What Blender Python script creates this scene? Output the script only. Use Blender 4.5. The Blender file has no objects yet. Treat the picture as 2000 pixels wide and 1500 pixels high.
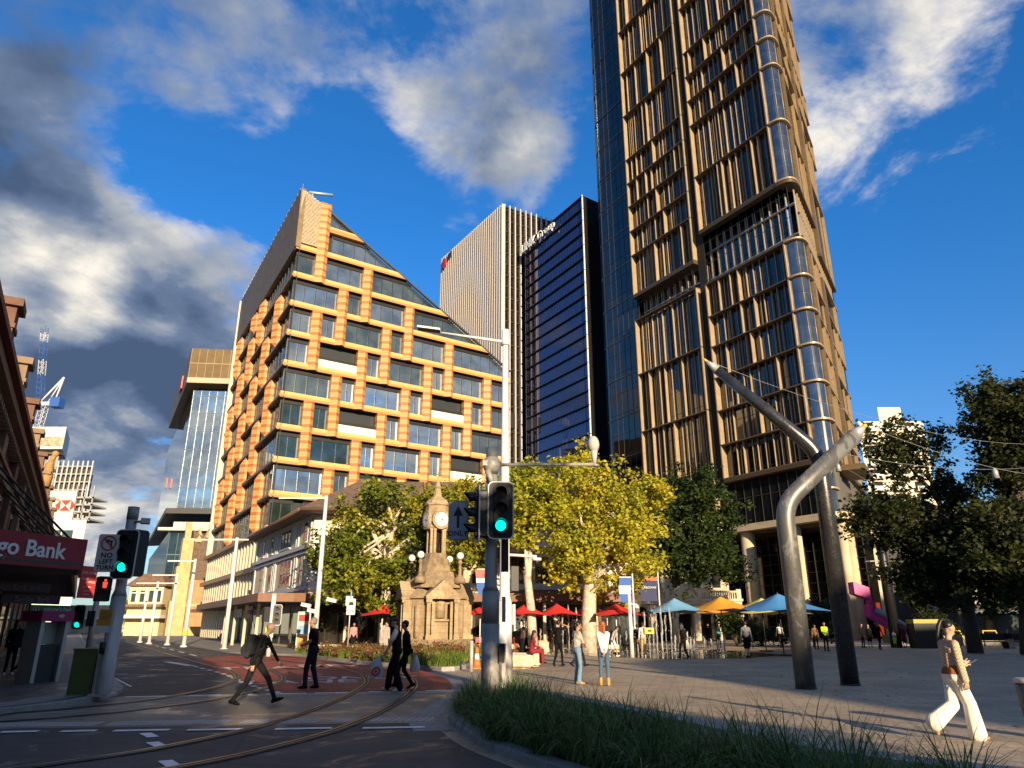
import bpy, bmesh, math, random
import numpy as np
from mathutils import Vector, Matrix, Quaternion
SC = bpy.context.scene
COL = SC.collection
R = math.radians
random.seed(7)

# ---------------------------------------------------------------- camera
cam_d = bpy.data.cameras.new('camera'); cam = bpy.data.objects.new('camera', cam_d); COL.objects.link(cam)
cam_d.sensor_width = 36; cam_d.lens = 25.2; cam_d.clip_start = .05; cam_d.clip_end = 6000
cam.location = (0, 0, 1.6)
PITCH = math.atan(472/1400)
cam.rotation_euler = (math.pi/2+PITCH, 0, 0)
SC.camera = cam

# ---------------------------------------------------------------- sun and sky
SUN_AZ, SUN_EL = 160.0, 13.0      # compass bearing of the sun from +Y (clockwise) and its height, degrees
sd = Vector((math.sin(R(SUN_AZ))*math.cos(R(SUN_EL)), math.cos(R(SUN_AZ))*math.cos(R(SUN_EL)), math.sin(R(SUN_EL))))
sl = bpy.data.lights.new('sun', 'SUN'); so = bpy.data.objects.new('sun', sl); COL.objects.link(so)
sl.energy = 5.0; sl.angle = R(.5); sl.color = (1, .80, .54)
so.rotation_euler = (-sd).to_track_quat('-Z', 'Y').to_euler()
SC.view_settings.view_transform = 'Standard'; SC.view_settings.look = 'None'
SC.view_settings.exposure = .85; SC.view_settings.gamma = 1
SC.cycles.max_bounces = 6; SC.cycles.diffuse_bounces = 2; SC.cycles.glossy_bounces = 3
SC.cycles.transparent_max_bounces = 8; SC.cycles.transmission_bounces = 3
SC.cycles.use_denoising = True
SC.cycles.sample_clamp_indirect = 6

def ray(px, py):
    x = (px-1000)/1400; y = (750-py)/1400; c, s = math.cos(PITCH), math.sin(PITCH)
    return Vector((x, c-y*s, s+y*c))
def G(px, py, z=0):
    r = ray(px, py); t = (z-1.6)/r.z
    return Vector((r.x*t, r.y*t, z))
def W(px, py, Y):
    r = ray(px, py); t = Y/r.y
    return Vector((r.x*t, Y, r.z*t+1.6))

world = bpy.data.worlds.new('World'); SC.world = world; world.use_nodes = True
nt = world.node_tree; nt.nodes.clear()
class N:
    """tiny node helper"""
    def __init__(s, tree): s.t = tree
    def n(s, typ, **kw):
        nd = s.t.nodes.new(typ)
        for k, v in kw.items(): setattr(nd, k, v)
        return nd
    def link(s, a, b): s.t.links.new(a, b)
    def math(s, op, a, b=None, clamp=False):
        nd = s.n('ShaderNodeMath', operation=op, use_clamp=clamp)
        for i, v in enumerate((a, b)):
            if v is None: continue
            if isinstance(v, (int, float)): nd.inputs[i].default_value = v
            else: s.link(v, nd.inputs[i])
        return nd.outputs[0]
    def vmath(s, op, a, b=None):
        nd = s.n('ShaderNodeVectorMath', operation=op)
        for i, v in enumerate((a, b)):
            if v is None: continue
            if isinstance(v, (tuple, list, Vector)): nd.inputs[i].default_value = v
            else: s.link(v, nd.inputs[i])
        return nd
    def mix(s, f, a, b, typ='MIX'):
        nd = s.n('ShaderNodeMix', data_type='RGBA', blend_type=typ)
        for i, v in ((0, f), (6, a), (7, b)):
            if isinstance(v, (int, float)): nd.inputs[i].default_value = v
            elif isinstance(v, (tuple, list)): nd.inputs[i].default_value = (*v[:3], 1)
            else: s.link(v, nd.inputs[i])
        return nd.outputs[2]
    def noise(s, vec, scale, detail=4, rough=.5, dist=0.0, w=None):
        nd = s.n('ShaderNodeTexNoise')
        if w is not None: nd.noise_dimensions = '4D'; nd.inputs['W'].default_value = w
        nd.inputs['Scale'].default_value = scale; nd.inputs['Detail'].default_value = detail
        nd.inputs['Roughness'].default_value = rough; nd.inputs['Distortion'].default_value = dist
        if vec is not None: s.link(vec, nd.inputs['Vector'])
        return nd.outputs['Fac']
    def smooth(s, v, a, b, lo=0., hi=1.):
        nd = s.n('ShaderNodeMapRange', interpolation_type='SMOOTHSTEP')
        s.link(v, nd.inputs['Value'])
        for k, x in (('From Min', a), ('From Max', b), ('To Min', lo), ('To Max', hi)): nd.inputs[k].default_value = x
        return nd.outputs['Result']
    def ramp(s, v, stops, interp='LINEAR'):
        nd = s.n('ShaderNodeValToRGB'); cr = nd.color_ramp; cr.interpolation = interp
        while len(cr.elements) > 1: cr.elements.remove(cr.elements[-1])
        cr.elements[0].position = stops[0][0]; cr.elements[0].color = (*stops[0][1], 1)
        for p, c in stops[1:]:
            e = cr.elements.new(p); e.color = (*c, 1)
        s.link(v, nd.inputs['Fac'])
        return nd.outputs['Color']
w = N(nt)
tc = w.n('ShaderNodeTexCoord')
dirv = w.vmath('NORMALIZE', tc.outputs['Generated']).outputs[0]
sky = w.n('ShaderNodeTexSky', sky_type='NISHITA', sun_disc=False)
sky.sun_elevation = R(SUN_EL); sky.sun_rotation = R(SUN_AZ); sky.altitude = 20
sky.air_density = 1.0; sky.dust_density = .6; sky.ozone_density = 2.0
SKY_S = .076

# clouds live on a high flat layer: the direction is projected onto it
sep = w.n('ShaderNodeSeparateXYZ'); w.link(dirv, sep.inputs[0])
tint = w.mix(w.smooth(sep.outputs['Z'], .0, .55), (.62, .90, 1.25), (.23, .93, 1.66))
sat = w.mix(1.0, sky.outputs['Color'], tint, 'MULTIPLY')
zz = w.math('ADD', w.math('MAXIMUM', sep.outputs['Z'], 0.0), .22)
cx = w.math('DIVIDE', sep.outputs['X'], zz); cy = w.math('DIVIDE', sep.outputs['Y'], zz)
comb = w.n('ShaderNodeCombineXYZ'); w.link(cx, comb.inputs[0]); w.link(cy, comb.inputs[1])
P = comb.outputs[0]
n_big = w.noise(P, 1.5, 7, .58, .25, w=3.1)
n_fine = w.noise(P, 6.0, 7, .62, .4, w=1.7)
off = w.vmath('ADD', P, (.05, -.10, 0)).outputs[0]
n_lit = w.noise(off, 1.5, 7, .58, .25, w=3.1)
def blob(px, py, r0, r1, amt, d=None):
    v = d if d is not None else ray(px, py).normalized()
    dot = w.vmath('DOT_PRODUCT', dirv, tuple(v)).outputs['Value']
    return w.math('MULTIPLY', w.smooth(dot, math.cos(R(r1)), math.cos(R(r0))), amt)
def total(lst):
    acc = lst[0]
    for b in lst[1:]: acc = w.math('ADD', acc, b)
    return acc
# cover: where clouds are thick (positive) or swept away (negative)
cover = total([blob(100, 120, 6, 18, .19), blob(420, 70, 5, 14, .12), blob(640, 120, 3, 8, .04), blob(60, 430, 5, 11, .18), blob(230, 620, 5, 15, .26), blob(60, 700, 4, 14, .22), blob(330, 780, 3, 10, .3), blob(120, 800, 4, 11, .25),
               blob(480, 300, 2, 10, .06), blob(930, 120, 3, 10, .17), blob(880, 270, 2, 7, .20), blob(1040, 330, 1, 5, .30), blob(1060, 60, 2, 8, .1),
               blob(1640, 60, 3, 11, .22), blob(1720, 170, 3, 9, .22), blob(1620, 330, 1.5, 6, .26), blob(1690, 485, .5, 3, .2), blob(1960, 60, 3, 9, .18), blob(1760, 380, 1, 4, .1),
               blob(330, 290, 1, 7, -.16), blob(600, 330, 2, 9, -.22), blob(760, 480, 4, 12, -.14), blob(480, 430, 2, 7, -.08), blob(1850, 560, 8, 22, -.3), blob(230, 885, 1, 5, -.34), blob(330, 940, 1, 4, -.2), blob(320, 330, 1, 5, -.2), blob(1180, 500, 3, 10, -.2),
               blob(170, 870, 1, 4, .10), blob(230, 985, 2, 7, .16), blob(100, 1040, 2, 10, .2),
               blob(0, 0, 25, 80, .38, Vector((.5, -.8, .45)).normalized())])  # last blob: unseen cloud bank behind the camera, added to neutralise ambient light
n_mid = w.noise(P, 3.2, 8, .6, .5, w=8.2)
dens = w.math('ADD', w.math('ADD', w.math('MULTIPLY', n_big, 1.0), w.math('MULTIPLY', w.math('SUBTRACT', n_mid, .5), 1.0)), w.math('ADD', w.math('MULTIPLY', w.math('SUBTRACT', n_fine, .5), .8), w.math('MULTIPLY', cover, .8)))
alpha = w.smooth(dens, .52, .86)
thick = w.smooth(dens, .62, 1.0)
# sunward side of each billow is brighter (light from the sun direction through the same noise)
lit = w.smooth(w.math('ADD', w.math('SUBTRACT', n_big, n_lit), w.math('MULTIPLY', w.math('SUBTRACT', n_mid, .5), .25)), -.12, .14)
bright = total([blob(70, 555, 2, 6.5, 1.1), blob(240, 590, 1, 5, .7), blob(310, 400, 1, 5, .55), blob(200, 290, 1, 6, .3), blob(430, 640, 1, 5, .5), blob(150, 100, 6, 20, .26), blob(600, 130, 4, 16, .26), blob(930, 200, 4, 13, .32), blob(1040, 325, 1, 4, .35), blob(1690, 160, 5, 15, .62), blob(1630, 330, 2, 7, .7), blob(1690, 485, 1, 4, .7), blob(1960, 60, 3, 9, .5),
                blob(200, 880, 2, 7, .55), blob(100, 1020, 3, 14, .7), blob(0, 0, 20, 75, .32, Vector((.35, -.8, .5)).normalized()), blob(0, 0, 18, 38, .08, Vector((0, -.15, 1)).normalized())])  # last two blobs: unseen clouds behind and overhead, added for the ambient light
dark = total([blob(230, 770, 4, 11, .95), blob(60, 330, 4, 13, .35), blob(350, 60, 5, 15, .2), blob(230, 930, 1, 4, .2)])
shade = w.math('SUBTRACT', w.math('ADD', w.math('ADD', w.math('ADD', w.math('MULTIPLY', lit, .45), w.math('MULTIPLY', w.smooth(dens, .56, .80, 1, 0), .22)), w.math('MULTIPLY', bright, .8)), w.math('ADD', w.math('MULTIPLY', w.math('SUBTRACT', n_mid, .5), .7), w.math('MULTIPLY', w.math('SUBTRACT', n_fine, .5), .5))), w.math('ADD', w.math('MULTIPLY', thick, .12), w.math('MULTIPLY', dark, .6)), True)
ccol = w.ramp(shade, [(0, (.075, .12, .22)), (.32, (.17, .235, .37)), (.62, (.46, .49, .54)), (1, (1.05, .98, .86))])
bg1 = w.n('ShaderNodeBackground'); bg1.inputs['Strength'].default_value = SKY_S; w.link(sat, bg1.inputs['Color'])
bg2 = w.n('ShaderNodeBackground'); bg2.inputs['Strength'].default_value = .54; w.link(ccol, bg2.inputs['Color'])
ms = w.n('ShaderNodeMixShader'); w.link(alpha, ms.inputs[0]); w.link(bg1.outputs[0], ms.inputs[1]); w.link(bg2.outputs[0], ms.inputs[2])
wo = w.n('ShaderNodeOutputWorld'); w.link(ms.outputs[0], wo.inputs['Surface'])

# ---------------------------------------------------------------- helpers
def tag(o, label=None, cat=None, group=None, kind=None):
    if label: o['label'] = label
    if cat: o['category'] = cat
    if group: o['group'] = group
    if kind: o['kind'] = kind
    return o
def thing(name, label, cat, loc=(0, 0, 0), group=None, rz=0):
    o = bpy.data.objects.new(name, None); COL.objects.link(o); o.location = loc; o.rotation_euler = (0, 0, rz)
    o.empty_display_size = .2
    return tag(o, label, cat, group)
def copy_tree(o, parent=None):
    c = o.copy(); COL.objects.link(c)
    if parent: c.parent = parent
    for ch in o.children: copy_tree(ch, c)
    return c
class Fr:
    """wall frame: s runs along the wall, d stands out from it, z is up"""
    def __init__(s, p0, ang, side=1):
        s.p = Vector((p0[0], p0[1], p0[2] if len(p0) > 2 else 0)); a = R(ang)
        s.u = Vector((math.sin(a), math.cos(a), 0)); s.n = Vector((math.cos(a), -math.sin(a), 0))*side
        s.flip = side < 0
    def __call__(s, v): return s.p+s.u*v[0]+s.n*v[1]+Vector((0, 0, v[2]))
class MB:
    def __init__(s, fr=None): s.v = []; s.f = []; s.mi = []; s.sm = []; s.fr = fr; s.cur = 0; s.smooth = False
    def add(s, verts, faces):
        b = len(s.v); fr = s.fr
        for p in verts: s.v.append(tuple(fr(p)) if fr else tuple(p))
        fl = fr is not None and getattr(fr, 'flip', False)
        for f in faces:
            f = [b+i for i in f]
            s.f.append(f[::-1] if fl else f); s.mi.append(s.cur); s.sm.append(s.smooth)
        return s
    def box(s, a0, a1, b0, b1, z0, z1):
        a0, a1 = min(a0, a1), max(a0, a1); b0, b1 = min(b0, b1), max(b0, b1); z0, z1 = min(z0, z1), max(z0, z1)
        # frame (s, d, z): s x d = -z for side +1, so this order is left-handed there
        v = [(a0, b0, z0), (a1, b0, z0), (a1, b1, z0), (a0, b1, z0), (a0, b0, z1), (a1, b0, z1), (a1, b1, z1), (a0, b1, z1)]
        f = [(0, 3, 2, 1), (4, 5, 6, 7), (0, 1, 5, 4), (1, 2, 6, 5), (2, 3, 7, 6), (3, 0, 4, 7)]
        if s.fr is not None and isinstance(s.fr, Fr): f = [q[::-1] for q in f]
        return s.add(v, f)
    def obox(s, c, hx, hy, hz, rot):
        """box with centre c, half sizes and a rotation matrix"""
        v = []
        for z in (-hz, hz):
            for x, y in ((-hx, -hy), (hx, -hy), (hx, hy), (-hx, hy)): v.append(tuple(Vector(c)+rot @ Vector((x, y, z))))
        return s.add(v, [(0, 3, 2, 1), (4, 5, 6, 7), (0, 1, 5, 4), (1, 2, 6, 5), (2, 3, 7, 6), (3, 0, 4, 7)])
    def quad(s, *pts): return s.add(pts, [tuple(range(len(pts)))])
    def prism(s, poly, z0, z1, bottom=True):
        """poly: counter-clockwise (x, y) list in plan"""
        n = len(poly)
        v = [(x, y, z0) for x, y in poly]+[(x, y, z1) for x, y in poly]
        f = [tuple(range(n, 2*n))]+[(i, (i+1) % n, n+(i+1) % n, n+i) for i in range(n)]
        if bottom: f.append(tuple(range(n-1, -1, -1)))
        if s.fr is not None and isinstance(s.fr, Fr): f = [q[::-1] for q in f]
        return s.add(v, f)
    def eprism(s, prof, a0, a1):
        """prof: (d, z) outline extruded along s from a0 to a1"""
        n = len(prof)
        v = [(a0, d, z) for d, z in prof]+[(a1, d, z) for d, z in prof]
        return s.add(v, [tuple(range(n, 2*n)), tuple(range(n-1, -1, -1))]+[(i, (i+1) % n, n+(i+1) % n, n+i) for i in range(n)])
    def tube(s, pts, rad, n=8, cap=True):
        pts = [Vector(p) for p in pts]; m = len(pts)
        rad = [rad]*m if isinstance(rad, (int, float)) else rad
        v = []; ref = None
        for i, p in enumerate(pts):
            t = (pts[min(i+1, m-1)]-pts[max(i-1, 0)]).normalized()
            if ref is None:
                ref = Vector((1, 0, 0)) if abs(t.x) < .8 else Vector((0, 1, 0))
            a = (ref-t*ref.dot(t)).normalized(); b = t.cross(a); ref = a
            for k in range(n):
                an = 2*math.pi*k/n
                v.append(tuple(p+(a*math.cos(an)+b*math.sin(an))*rad[i]))
        f = []
        for i in range(m-1):
            for k in range(n):
                f.append((i*n+k, i*n+(k+1) % n, (i+1)*n+(k+1) % n, (i+1)*n+k))
        sm = s.smooth; s.smooth = True; s.add(v, f)
        s.smooth = False
        if cap:
            b = len(s.v)-len(v)
            fr = s.fr; 
            s.f.append([b+k for k in range(n)][::-1]); s.f.append([b+(m-1)*n+k for k in range(n)]); s.mi += [s.cur]*2; s.sm += [False]*2
        s.smooth = sm
        return s
    def lathe(s, prof, c=(0, 0, 0), n=24, smooth=True, a0=0.0):
        """prof: (radius, z) going up; n sides"""
        v = []; m = len(prof)
        for r, z in prof:
            for k in range(n):
                an = a0+2*math.pi*k/n
                v.append((c[0]+r*math.cos(an), c[1]+r*math.sin(an), c[2]+z))
        f = [(i*n+k, i*n+(k+1) % n, (i+1)*n+(k+1) % n, (i+1)*n+k) for i in range(m-1) for k in range(n)]
        sm = s.smooth; s.smooth = smooth; s.add(v, f); s.smooth = False
        b = len(s.v)-len(v)
        s.f.append([b+k for k in range(n)][::-1]); s.f.append([b+(m-1)*n+k for k in range(n)]); s.mi += [s.cur]*2; s.sm += [False]*2
        s.smooth = sm
        return s
    def ball(s, c, r, n=12, m=8, sc=(1, 1, 1), rot=None):
        v = []; c = Vector(c)
        def pt(x, y, z):
            q = Vector((x*r*sc[0], y*r*sc[1], z*r*sc[2]))
            return tuple(c+(rot @ q if rot is not None else q))
        v.append(pt(0, 0, -1))
        for i in range(1, m):
            ph = -math.pi/2+math.pi*i/m
            for k in range(n):
                a = 2*math.pi*k/n; v.append(pt(math.cos(ph)*math.cos(a), math.cos(ph)*math.sin(a), math.sin(ph)))
        v.append(pt(0, 0, 1)); L = len(v)-1
        f = [(0, 1+(k+1) % n, 1+k) for k in range(n)]
        for i in range(m-2):
            for k in range(n): f.append((1+i*n+k, 1+i*n+(k+1) % n, 1+(i+1)*n+(k+1) % n, 1+(i+1)*n+k))
        f += [(L, 1+(m-2)*n+k, 1+(m-2)*n+(k+1) % n) for k in range(n)]
        sm = s.smooth; s.smooth = True; s.add(v, f); s.smooth = sm
        return s
    def mesh(s, name, mats, off=(0, 0, 0)):
        me = bpy.data.meshes.new(name); o = Vector(off)
        me.from_pydata([(p[0]-o.x, p[1]-o.y, p[2]-o.z) for p in s.v], [], s.f)
        mats = mats if isinstance(mats, (list, tuple)) else [mats]
        for m in mats: me.materials.append(m)
        me.polygons.foreach_set('material_index', s.mi); me.polygons.foreach_set('use_smooth', s.sm)
        me.update(); return me
    def build(s, name, mats, parent=None, local=False):
        """one mesh object; vertices are in world space unless local"""
        off = (0, 0, 0)
        if parent is not None and not local:
            off = Vector(parent.location); q = parent
            while q.parent: q = q.parent; off = off+q.location
        o = bpy.data.objects.new(name, s.mesh(name, mats, off)); COL.objects.link(o)
        if parent is not None: o.parent = parent
        return o
def text_mb(mb, txt, M, size, depth=.012, align='CENTER', bold=.0, spacing=1.0):
    """lettering: font outline turned to mesh, placed by matrix M (x right, y up, z out)"""
    cu = bpy.data.curves.new('lettering', 'FONT'); cu.body = txt; cu.size = size; cu.extrude = depth/2; cu.align_x = align; cu.align_y = 'CENTER'
    cu.offset = bold; cu.resolution_u = 3; cu.space_character = spacing
    ob = bpy.data.objects.new('lettering', cu); COL.objects.link(ob)
    dg = bpy.context.evaluated_depsgraph_get(); me = bpy.data.meshes.new_from_object(ob.evaluated_get(dg))
    vs = [tuple(M @ v.co) for v in me.vertices]; fs = [tuple(p.vertices) for p in me.polygons]
    fr = mb.fr; mb.fr = None; mb.add(vs, fs); mb.fr = fr
    bpy.data.objects.remove(ob); bpy.data.curves.remove(cu); bpy.data.meshes.remove(me)
def sign_matrix(pos, right, up=(0, 0, 1)):
    x = Vector(right).normalized(); y = Vector(up).normalized(); z = x.cross(y)
    m = Matrix((x, y, z)).transposed().to_4x4(); m.translation = Vector(pos); return m

MATS = {}
def mat(name, col, rough=.6, metal=0., spec=.5, var=.0, vs=3., bump=0., bs=30., coat=0., emit=None, var2=None, stretch=None):
    """principled material; var = strength of a procedural tone variation, bump = relief"""
    if name in MATS: return MATS[name]
    m = bpy.data.materials.new(name); m.use_nodes = True; MATS[name] = m
    t = N(m.node_tree); b = m.node_tree.nodes['Principled BSDF']
    b.inputs['Base Color'].default_value = (*col, 1); b.inputs['Roughness'].default_value = rough
    b.inputs['Metallic'].default_value = metal; b.inputs['Specular IOR Level'].default_value = spec
    b.inputs['Coat Weight'].default_value = coat
    geo = t.n('ShaderNodeTexCoord').outputs['Object']
    if stretch:
        geo = t.vmath('MULTIPLY', geo, stretch).outputs[0]
    if var:
        n1 = t.noise(geo, vs, 6, .62); n2 = t.noise(geo, vs*7.3, 4, .6)
        f = t.math('ADD', t.math('MULTIPLY', n1, .65), t.math('MULTIPLY', n2, .35))
        f = t.smooth(f, .32, .68)
        c2 = var2 if var2 else tuple(min(1, c*(1+var)) for c in col)
        c1 = tuple(c*(1-var) for c in col)
        t.link(t.mix(f, c1, c2), b.inputs['Base Color'])
        t.link(t.smooth(n2, .3, .7, max(0, rough-.08), min(1, rough+.1)), b.inputs['Roughness'])
    if bump:
        bp = t.n('ShaderNodeBump'); bp.inputs['Strength'].default_value = bump; bp.inputs['Distance'].default_value = .02
        t.link(t.noise(geo, bs, 5, .6), bp.inputs['Height']); t.link(bp.outputs[0], b.inputs['Normal'])
    if emit:
        b.inputs['Emission Color'].default_value = (*emit[0], 1); b.inputs['Emission Strength'].default_value = emit[1]
    return m
def glass(name, tint, dark, refl=.5, wob=.02, ws=.25, rough=.03, tintvar=.3):
    """window glass seen from outside: dark room behind, tinted mirror in front, panes slightly out of true"""
    if name in MATS: return MATS[name]
    m = bpy.data.materials.new(name); m.use_nodes = True; MATS[name] = m
    t = N(m.node_tree); m.node_tree.nodes.clear()
    tc = t.n('ShaderNodeTexCoord').outputs['Object']
    bp = t.n('ShaderNodeBump'); bp.inputs['Strength'].default_value = 1; bp.inputs['Distance'].default_value = wob
    t.link(t.noise(tc, ws, 2, .5), bp.inputs['Height'])
    gl = t.n('ShaderNodeBsdfGlossy'); gl.inputs['Roughness'].default_value = rough; gl.inputs['Color'].default_value = (*tint, 1)
    t.link(bp.outputs[0], gl.inputs['Normal'])
    df = t.n('ShaderNodeBsdfDiffuse')
    c = t.mix(t.smooth(t.noise(tc, .55, 3, .6), .35, .65), tuple(x*(1-tintvar) for x in dark), tuple(x*(1+tintvar*2) for x in dark))
    t.link(c, df.inputs['Color'])
    fr = t.n('ShaderNodeFresnel'); fr.inputs['IOR'].default_value = 1.6
    f = t.math('ADD', t.math('MULTIPLY', fr.outputs[0], 1-refl), refl, True)
    mx = t.n('ShaderNodeMixShader'); t.link(f, mx.inputs[0]); t.link(df.outputs[0], mx.inputs[1]); t.link(gl.outputs[0], mx.inputs[2])
    o = t.n('ShaderNodeOutputMaterial'); t.link(mx.outputs[0], o.inputs[0])
    return m
# ---------------------------------------------------------------- ground materials
def asphalt_mat(name, base, speck=.5, wet=.0, tint=None):
    m = bpy.data.materials.new(name); m.use_nodes = True; t = N(m.node_tree); b = m.node_tree.nodes['Principled BSDF']
    p = t.n('ShaderNodeTexCoord').outputs['Object']
    big = t.noise(p, .35, 5, .65, .6); mid = t.noise(p, 2.2, 6, .7); fine = t.noise(p, 55, 3, .8)
    vo = t.n('ShaderNodeTexVoronoi'); vo.inputs['Scale'].default_value = 70; t.link(p, vo.inputs['Vector'])
    f = t.math('ADD', t.math('MULTIPLY', big, .5), t.math('MULTIPLY', mid, .5))
    c = t.mix(t.smooth(f, .35, .68), tuple(x*.62 for x in base), tuple(x*1.35 for x in base))
    c = t.mix(t.math('MULTIPLY', t.smooth(fine, .52, .75), speck), c, tint or tuple(min(1, x*4+.05) for x in base))
    c = t.mix(t.math('MULTIPLY', t.smooth(vo.outputs['Distance'], .0, .25, 1, 0), .25), c, tuple(x*.35 for x in base))
    # old tar seams
    w2 = t.n('ShaderNodeTexVoronoi', feature='DISTANCE_TO_EDGE'); w2.inputs['Scale'].default_value = .16
    t.link(t.vmath('ADD', p, t.vmath('MULTIPLY', t.n('ShaderNodeTexNoise').outputs['Color'], (.8, .8, 0)).outputs[0]).outputs[0], w2.inputs['Vector'])
    c = t.mix(t.smooth(w2.outputs['Distance'], .0, .006, .6, 0), c, tuple(x*.3 for x in base))
    t.link(c, b.inputs['Base Color'])
    r = t.smooth(t.noise(p, .5, 5, .7, 1.5), .53, .66, .78, .78-wet)
    t.link(r, b.inputs['Roughness']); b.inputs['Specular IOR Level'].default_value = .45
    bp = t.n('ShaderNodeBump'); bp.inputs['Strength'].default_value = .55; bp.inputs['Distance'].default_value = .012
    t.link(fine, bp.inputs['Height']); t.link(bp.outputs[0], b.inputs['Normal'])
    return m
def paver_mat(name, c1, c2, mortar, w, h, rot=0, rough=.7, dirt=.35, off=.5, wet=0):
    m = bpy.data.materials.new(name); m.use_nodes = True; t = N(m.node_tree); b = m.node_tree.nodes['Principled BSDF']
    mp = t.n('ShaderNodeMapping'); mp.inputs['Rotation'].default_value = (0, 0, R(rot)); t.link(t.n('ShaderNodeTexCoord').outputs['Object'], mp.inputs['Vector'])
    p = mp.outputs[0]
    br = t.n('ShaderNodeTexBrick', offset=off); br.inputs['Scale'].default_value = 1; br.inputs['Brick Width'].default_value = w; br.inputs['Row Height'].default_value = h
    br.inputs['Mortar Size'].default_value = .011; br.inputs['Color1'].default_value = (*c1, 1); br.inputs['Color2'].default_value = (*c2, 1); br.inputs['Mortar'].default_value = (*mortar, 1)
    t.link(p, br.inputs['Vector'])
    n1 = t.noise(p, .45, 6, .65, .8); n2 = t.noise(p, 5, 5, .7); n3 = t.noise(p, 90, 2, .7)
    f = t.math('ADD', t.math('MULTIPLY', n1, .55), t.math('MULTIPLY', n2, .45))
    c = t.mix(t.smooth(f, .36, .62, dirt, 0), br.outputs['Color'], tuple(x*.35 for x in c1))
    c = t.mix(t.smooth(n3, .45, .75, 0, .25), c, tuple(min(1, x*2.2) for x in c2))
    sp = t.n('ShaderNodeTexVoronoi'); sp.inputs['Scale'].default_value = 1.7; t.link(p, sp.inputs['Vector']); c = t.mix(t.smooth(sp.outputs['Distance'], .03, .06, .6, 0), c, tuple(x*.3 for x in c1))
    n4 = t.noise(p, .18, 4, .6, .5); c = t.mix(t.smooth(n4, .50, .60, 0, .35), c, tuple(x*.55 for x in c1))
    t.link(c, b.inputs['Base Color']); t.link(t.smooth(n1, .5, .66, rough+.05, rough-.1-wet), b.inputs['Roughness'])
    bp = t.n('ShaderNodeBump'); bp.inputs['Strength'].default_value = .35; bp.inputs['Distance'].default_value = .01
    t.link(t.math('ADD', t.math('MULTIPLY', n3, .5), t.math('MULTIPLY', br.outputs['Fac'], -1.0)), bp.inputs['Height']); t.link(bp.outputs[0], b.inputs['Normal'])
    return m
M_ASPH = asphalt_mat('asphalt', (.052, .049, .045), .75, .42)
M_RED = asphalt_mat('red_asphalt', (.30, .050, .026), .28, .2, (.5, .2, .14))
M_CROSS = paver_mat('crossing_concrete', (.20, .165, .12), (.235, .195, .145), (.09, .08, .06), 2.4, 2.4, 8, .6, .7, .0, .25)
M_STRIP = paver_mat('pale_pavers', (.46, .42, .36), (.38, .35, .31), (.06, .06, .055), .12, .7, 8, .65, .4, 0)
M_PLAZA = paver_mat('plaza_pavers', (.42, .32, .215), (.50, .385, .26), (.17, .13, .09), .62, .31, 14, .62, .55, .5, .12)
M_FOOT = paver_mat('footpath_pavers', (.10, .095, .09), (.13, .125, .118), (.045, .045, .042), .3, .3, 30, .6, .4, .5, .15)
M_GROUND = mat('far_paving', (.20, .19, .175), .8, var=.25, vs=.3)
M_PAINT = mat('road_paint', (.80, .79, .76), .6, var=.22, vs=6, bump=.2, bs=60)
M_KERB = mat('kerb_stone', (.30, .285, .26), .75, var=.25, vs=4, bump=.4, bs=25)
M_SOIL = mat('garden_soil', (.05, .036, .025), .95, var=.5, vs=9, bump=1, bs=20)
M_STEEL = mat('polished_rail', (.12, .095, .07), .34, .7)
M_GROOVE = mat('rail_groove', (.012, .011, .010), .8)
M_CONC = mat('concrete_cast', (.36, .33, .29), .8, var=.3, vs=2.5, bump=.35, bs=18)
M_TACT = mat('tactile_paving', (.22, .22, .215), .7, var=.2, vs=3, bump=.6, bs=14)

def sheet(name, poly, z, m, kind='structure'):
    mb = MB(); mb.add([(x, y, z) for x, y in poly], [tuple(range(len(poly)))])
    o = mb.build(name, m); return tag(o, kind=kind)
def cat(pts, n=8):
    """smooth curve through plan points"""
    P = [Vector(p).to_2d() if len(p) > 2 else Vector(p) for p in pts]; out = []
    P = [P[0]*2-P[1]]+P+[P[-1]*2-P[-2]]
    for i in range(1, len(P)-2):
        for k in range(n):
            t = k/n; a, b, c, d = P[i-1:i+3]
            out.append(.5*((2*b)+(c-a)*t+(2*a-5*b+4*c-d)*t*t+(3*b-a-3*c+d)*t**3))
    out.append(P[-2]); return out
def ribbon(mb, pts, w, z, z2=None, side=0.):
    """flat (or raised, when z2) strip of width w along plan points, shifted sideways"""
    v = []; n = len(pts)
    for i, p in enumerate(pts):
        t = (pts[min(i+1, n-1)]-pts[max(i-1, 0)]).normalized(); nn = Vector((-t.y, t.x))
        a = p+nn*(side+w/2); b = p+nn*(side-w/2)
        v += [(b.x, b.y, z), (a.x, a.y, z)] if z2 is None else [(b.x, b.y, z), (b.x, b.y, z2), (a.x, a.y, z2), (a.x, a.y, z)]
    f = []
    if z2 is None:
        f = [(2*i, 2*i+2, 2*i+3, 2*i+1) for i in range(n-1)]
    else:
        for i in range(n-1):
            for k in range(3): f.append((4*i+k, 4*i+4+k, 4*i+5+k, 4*i+k+1))
        f += [(0, 1, 2, 3), (4*n-1, 4*n-2, 4*n-3, 4*n-4)]
    mb.add(v, f)

gm = MB(); gm.add([(-3000, -1500, -.014), (3000, -1500, -.014), (3000, 4500, -.014), (-3000, 4500, -.014)], [(0, 1, 2, 3)])
tag(gm.build('ground', M_GROUND), kind='structure')

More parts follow.
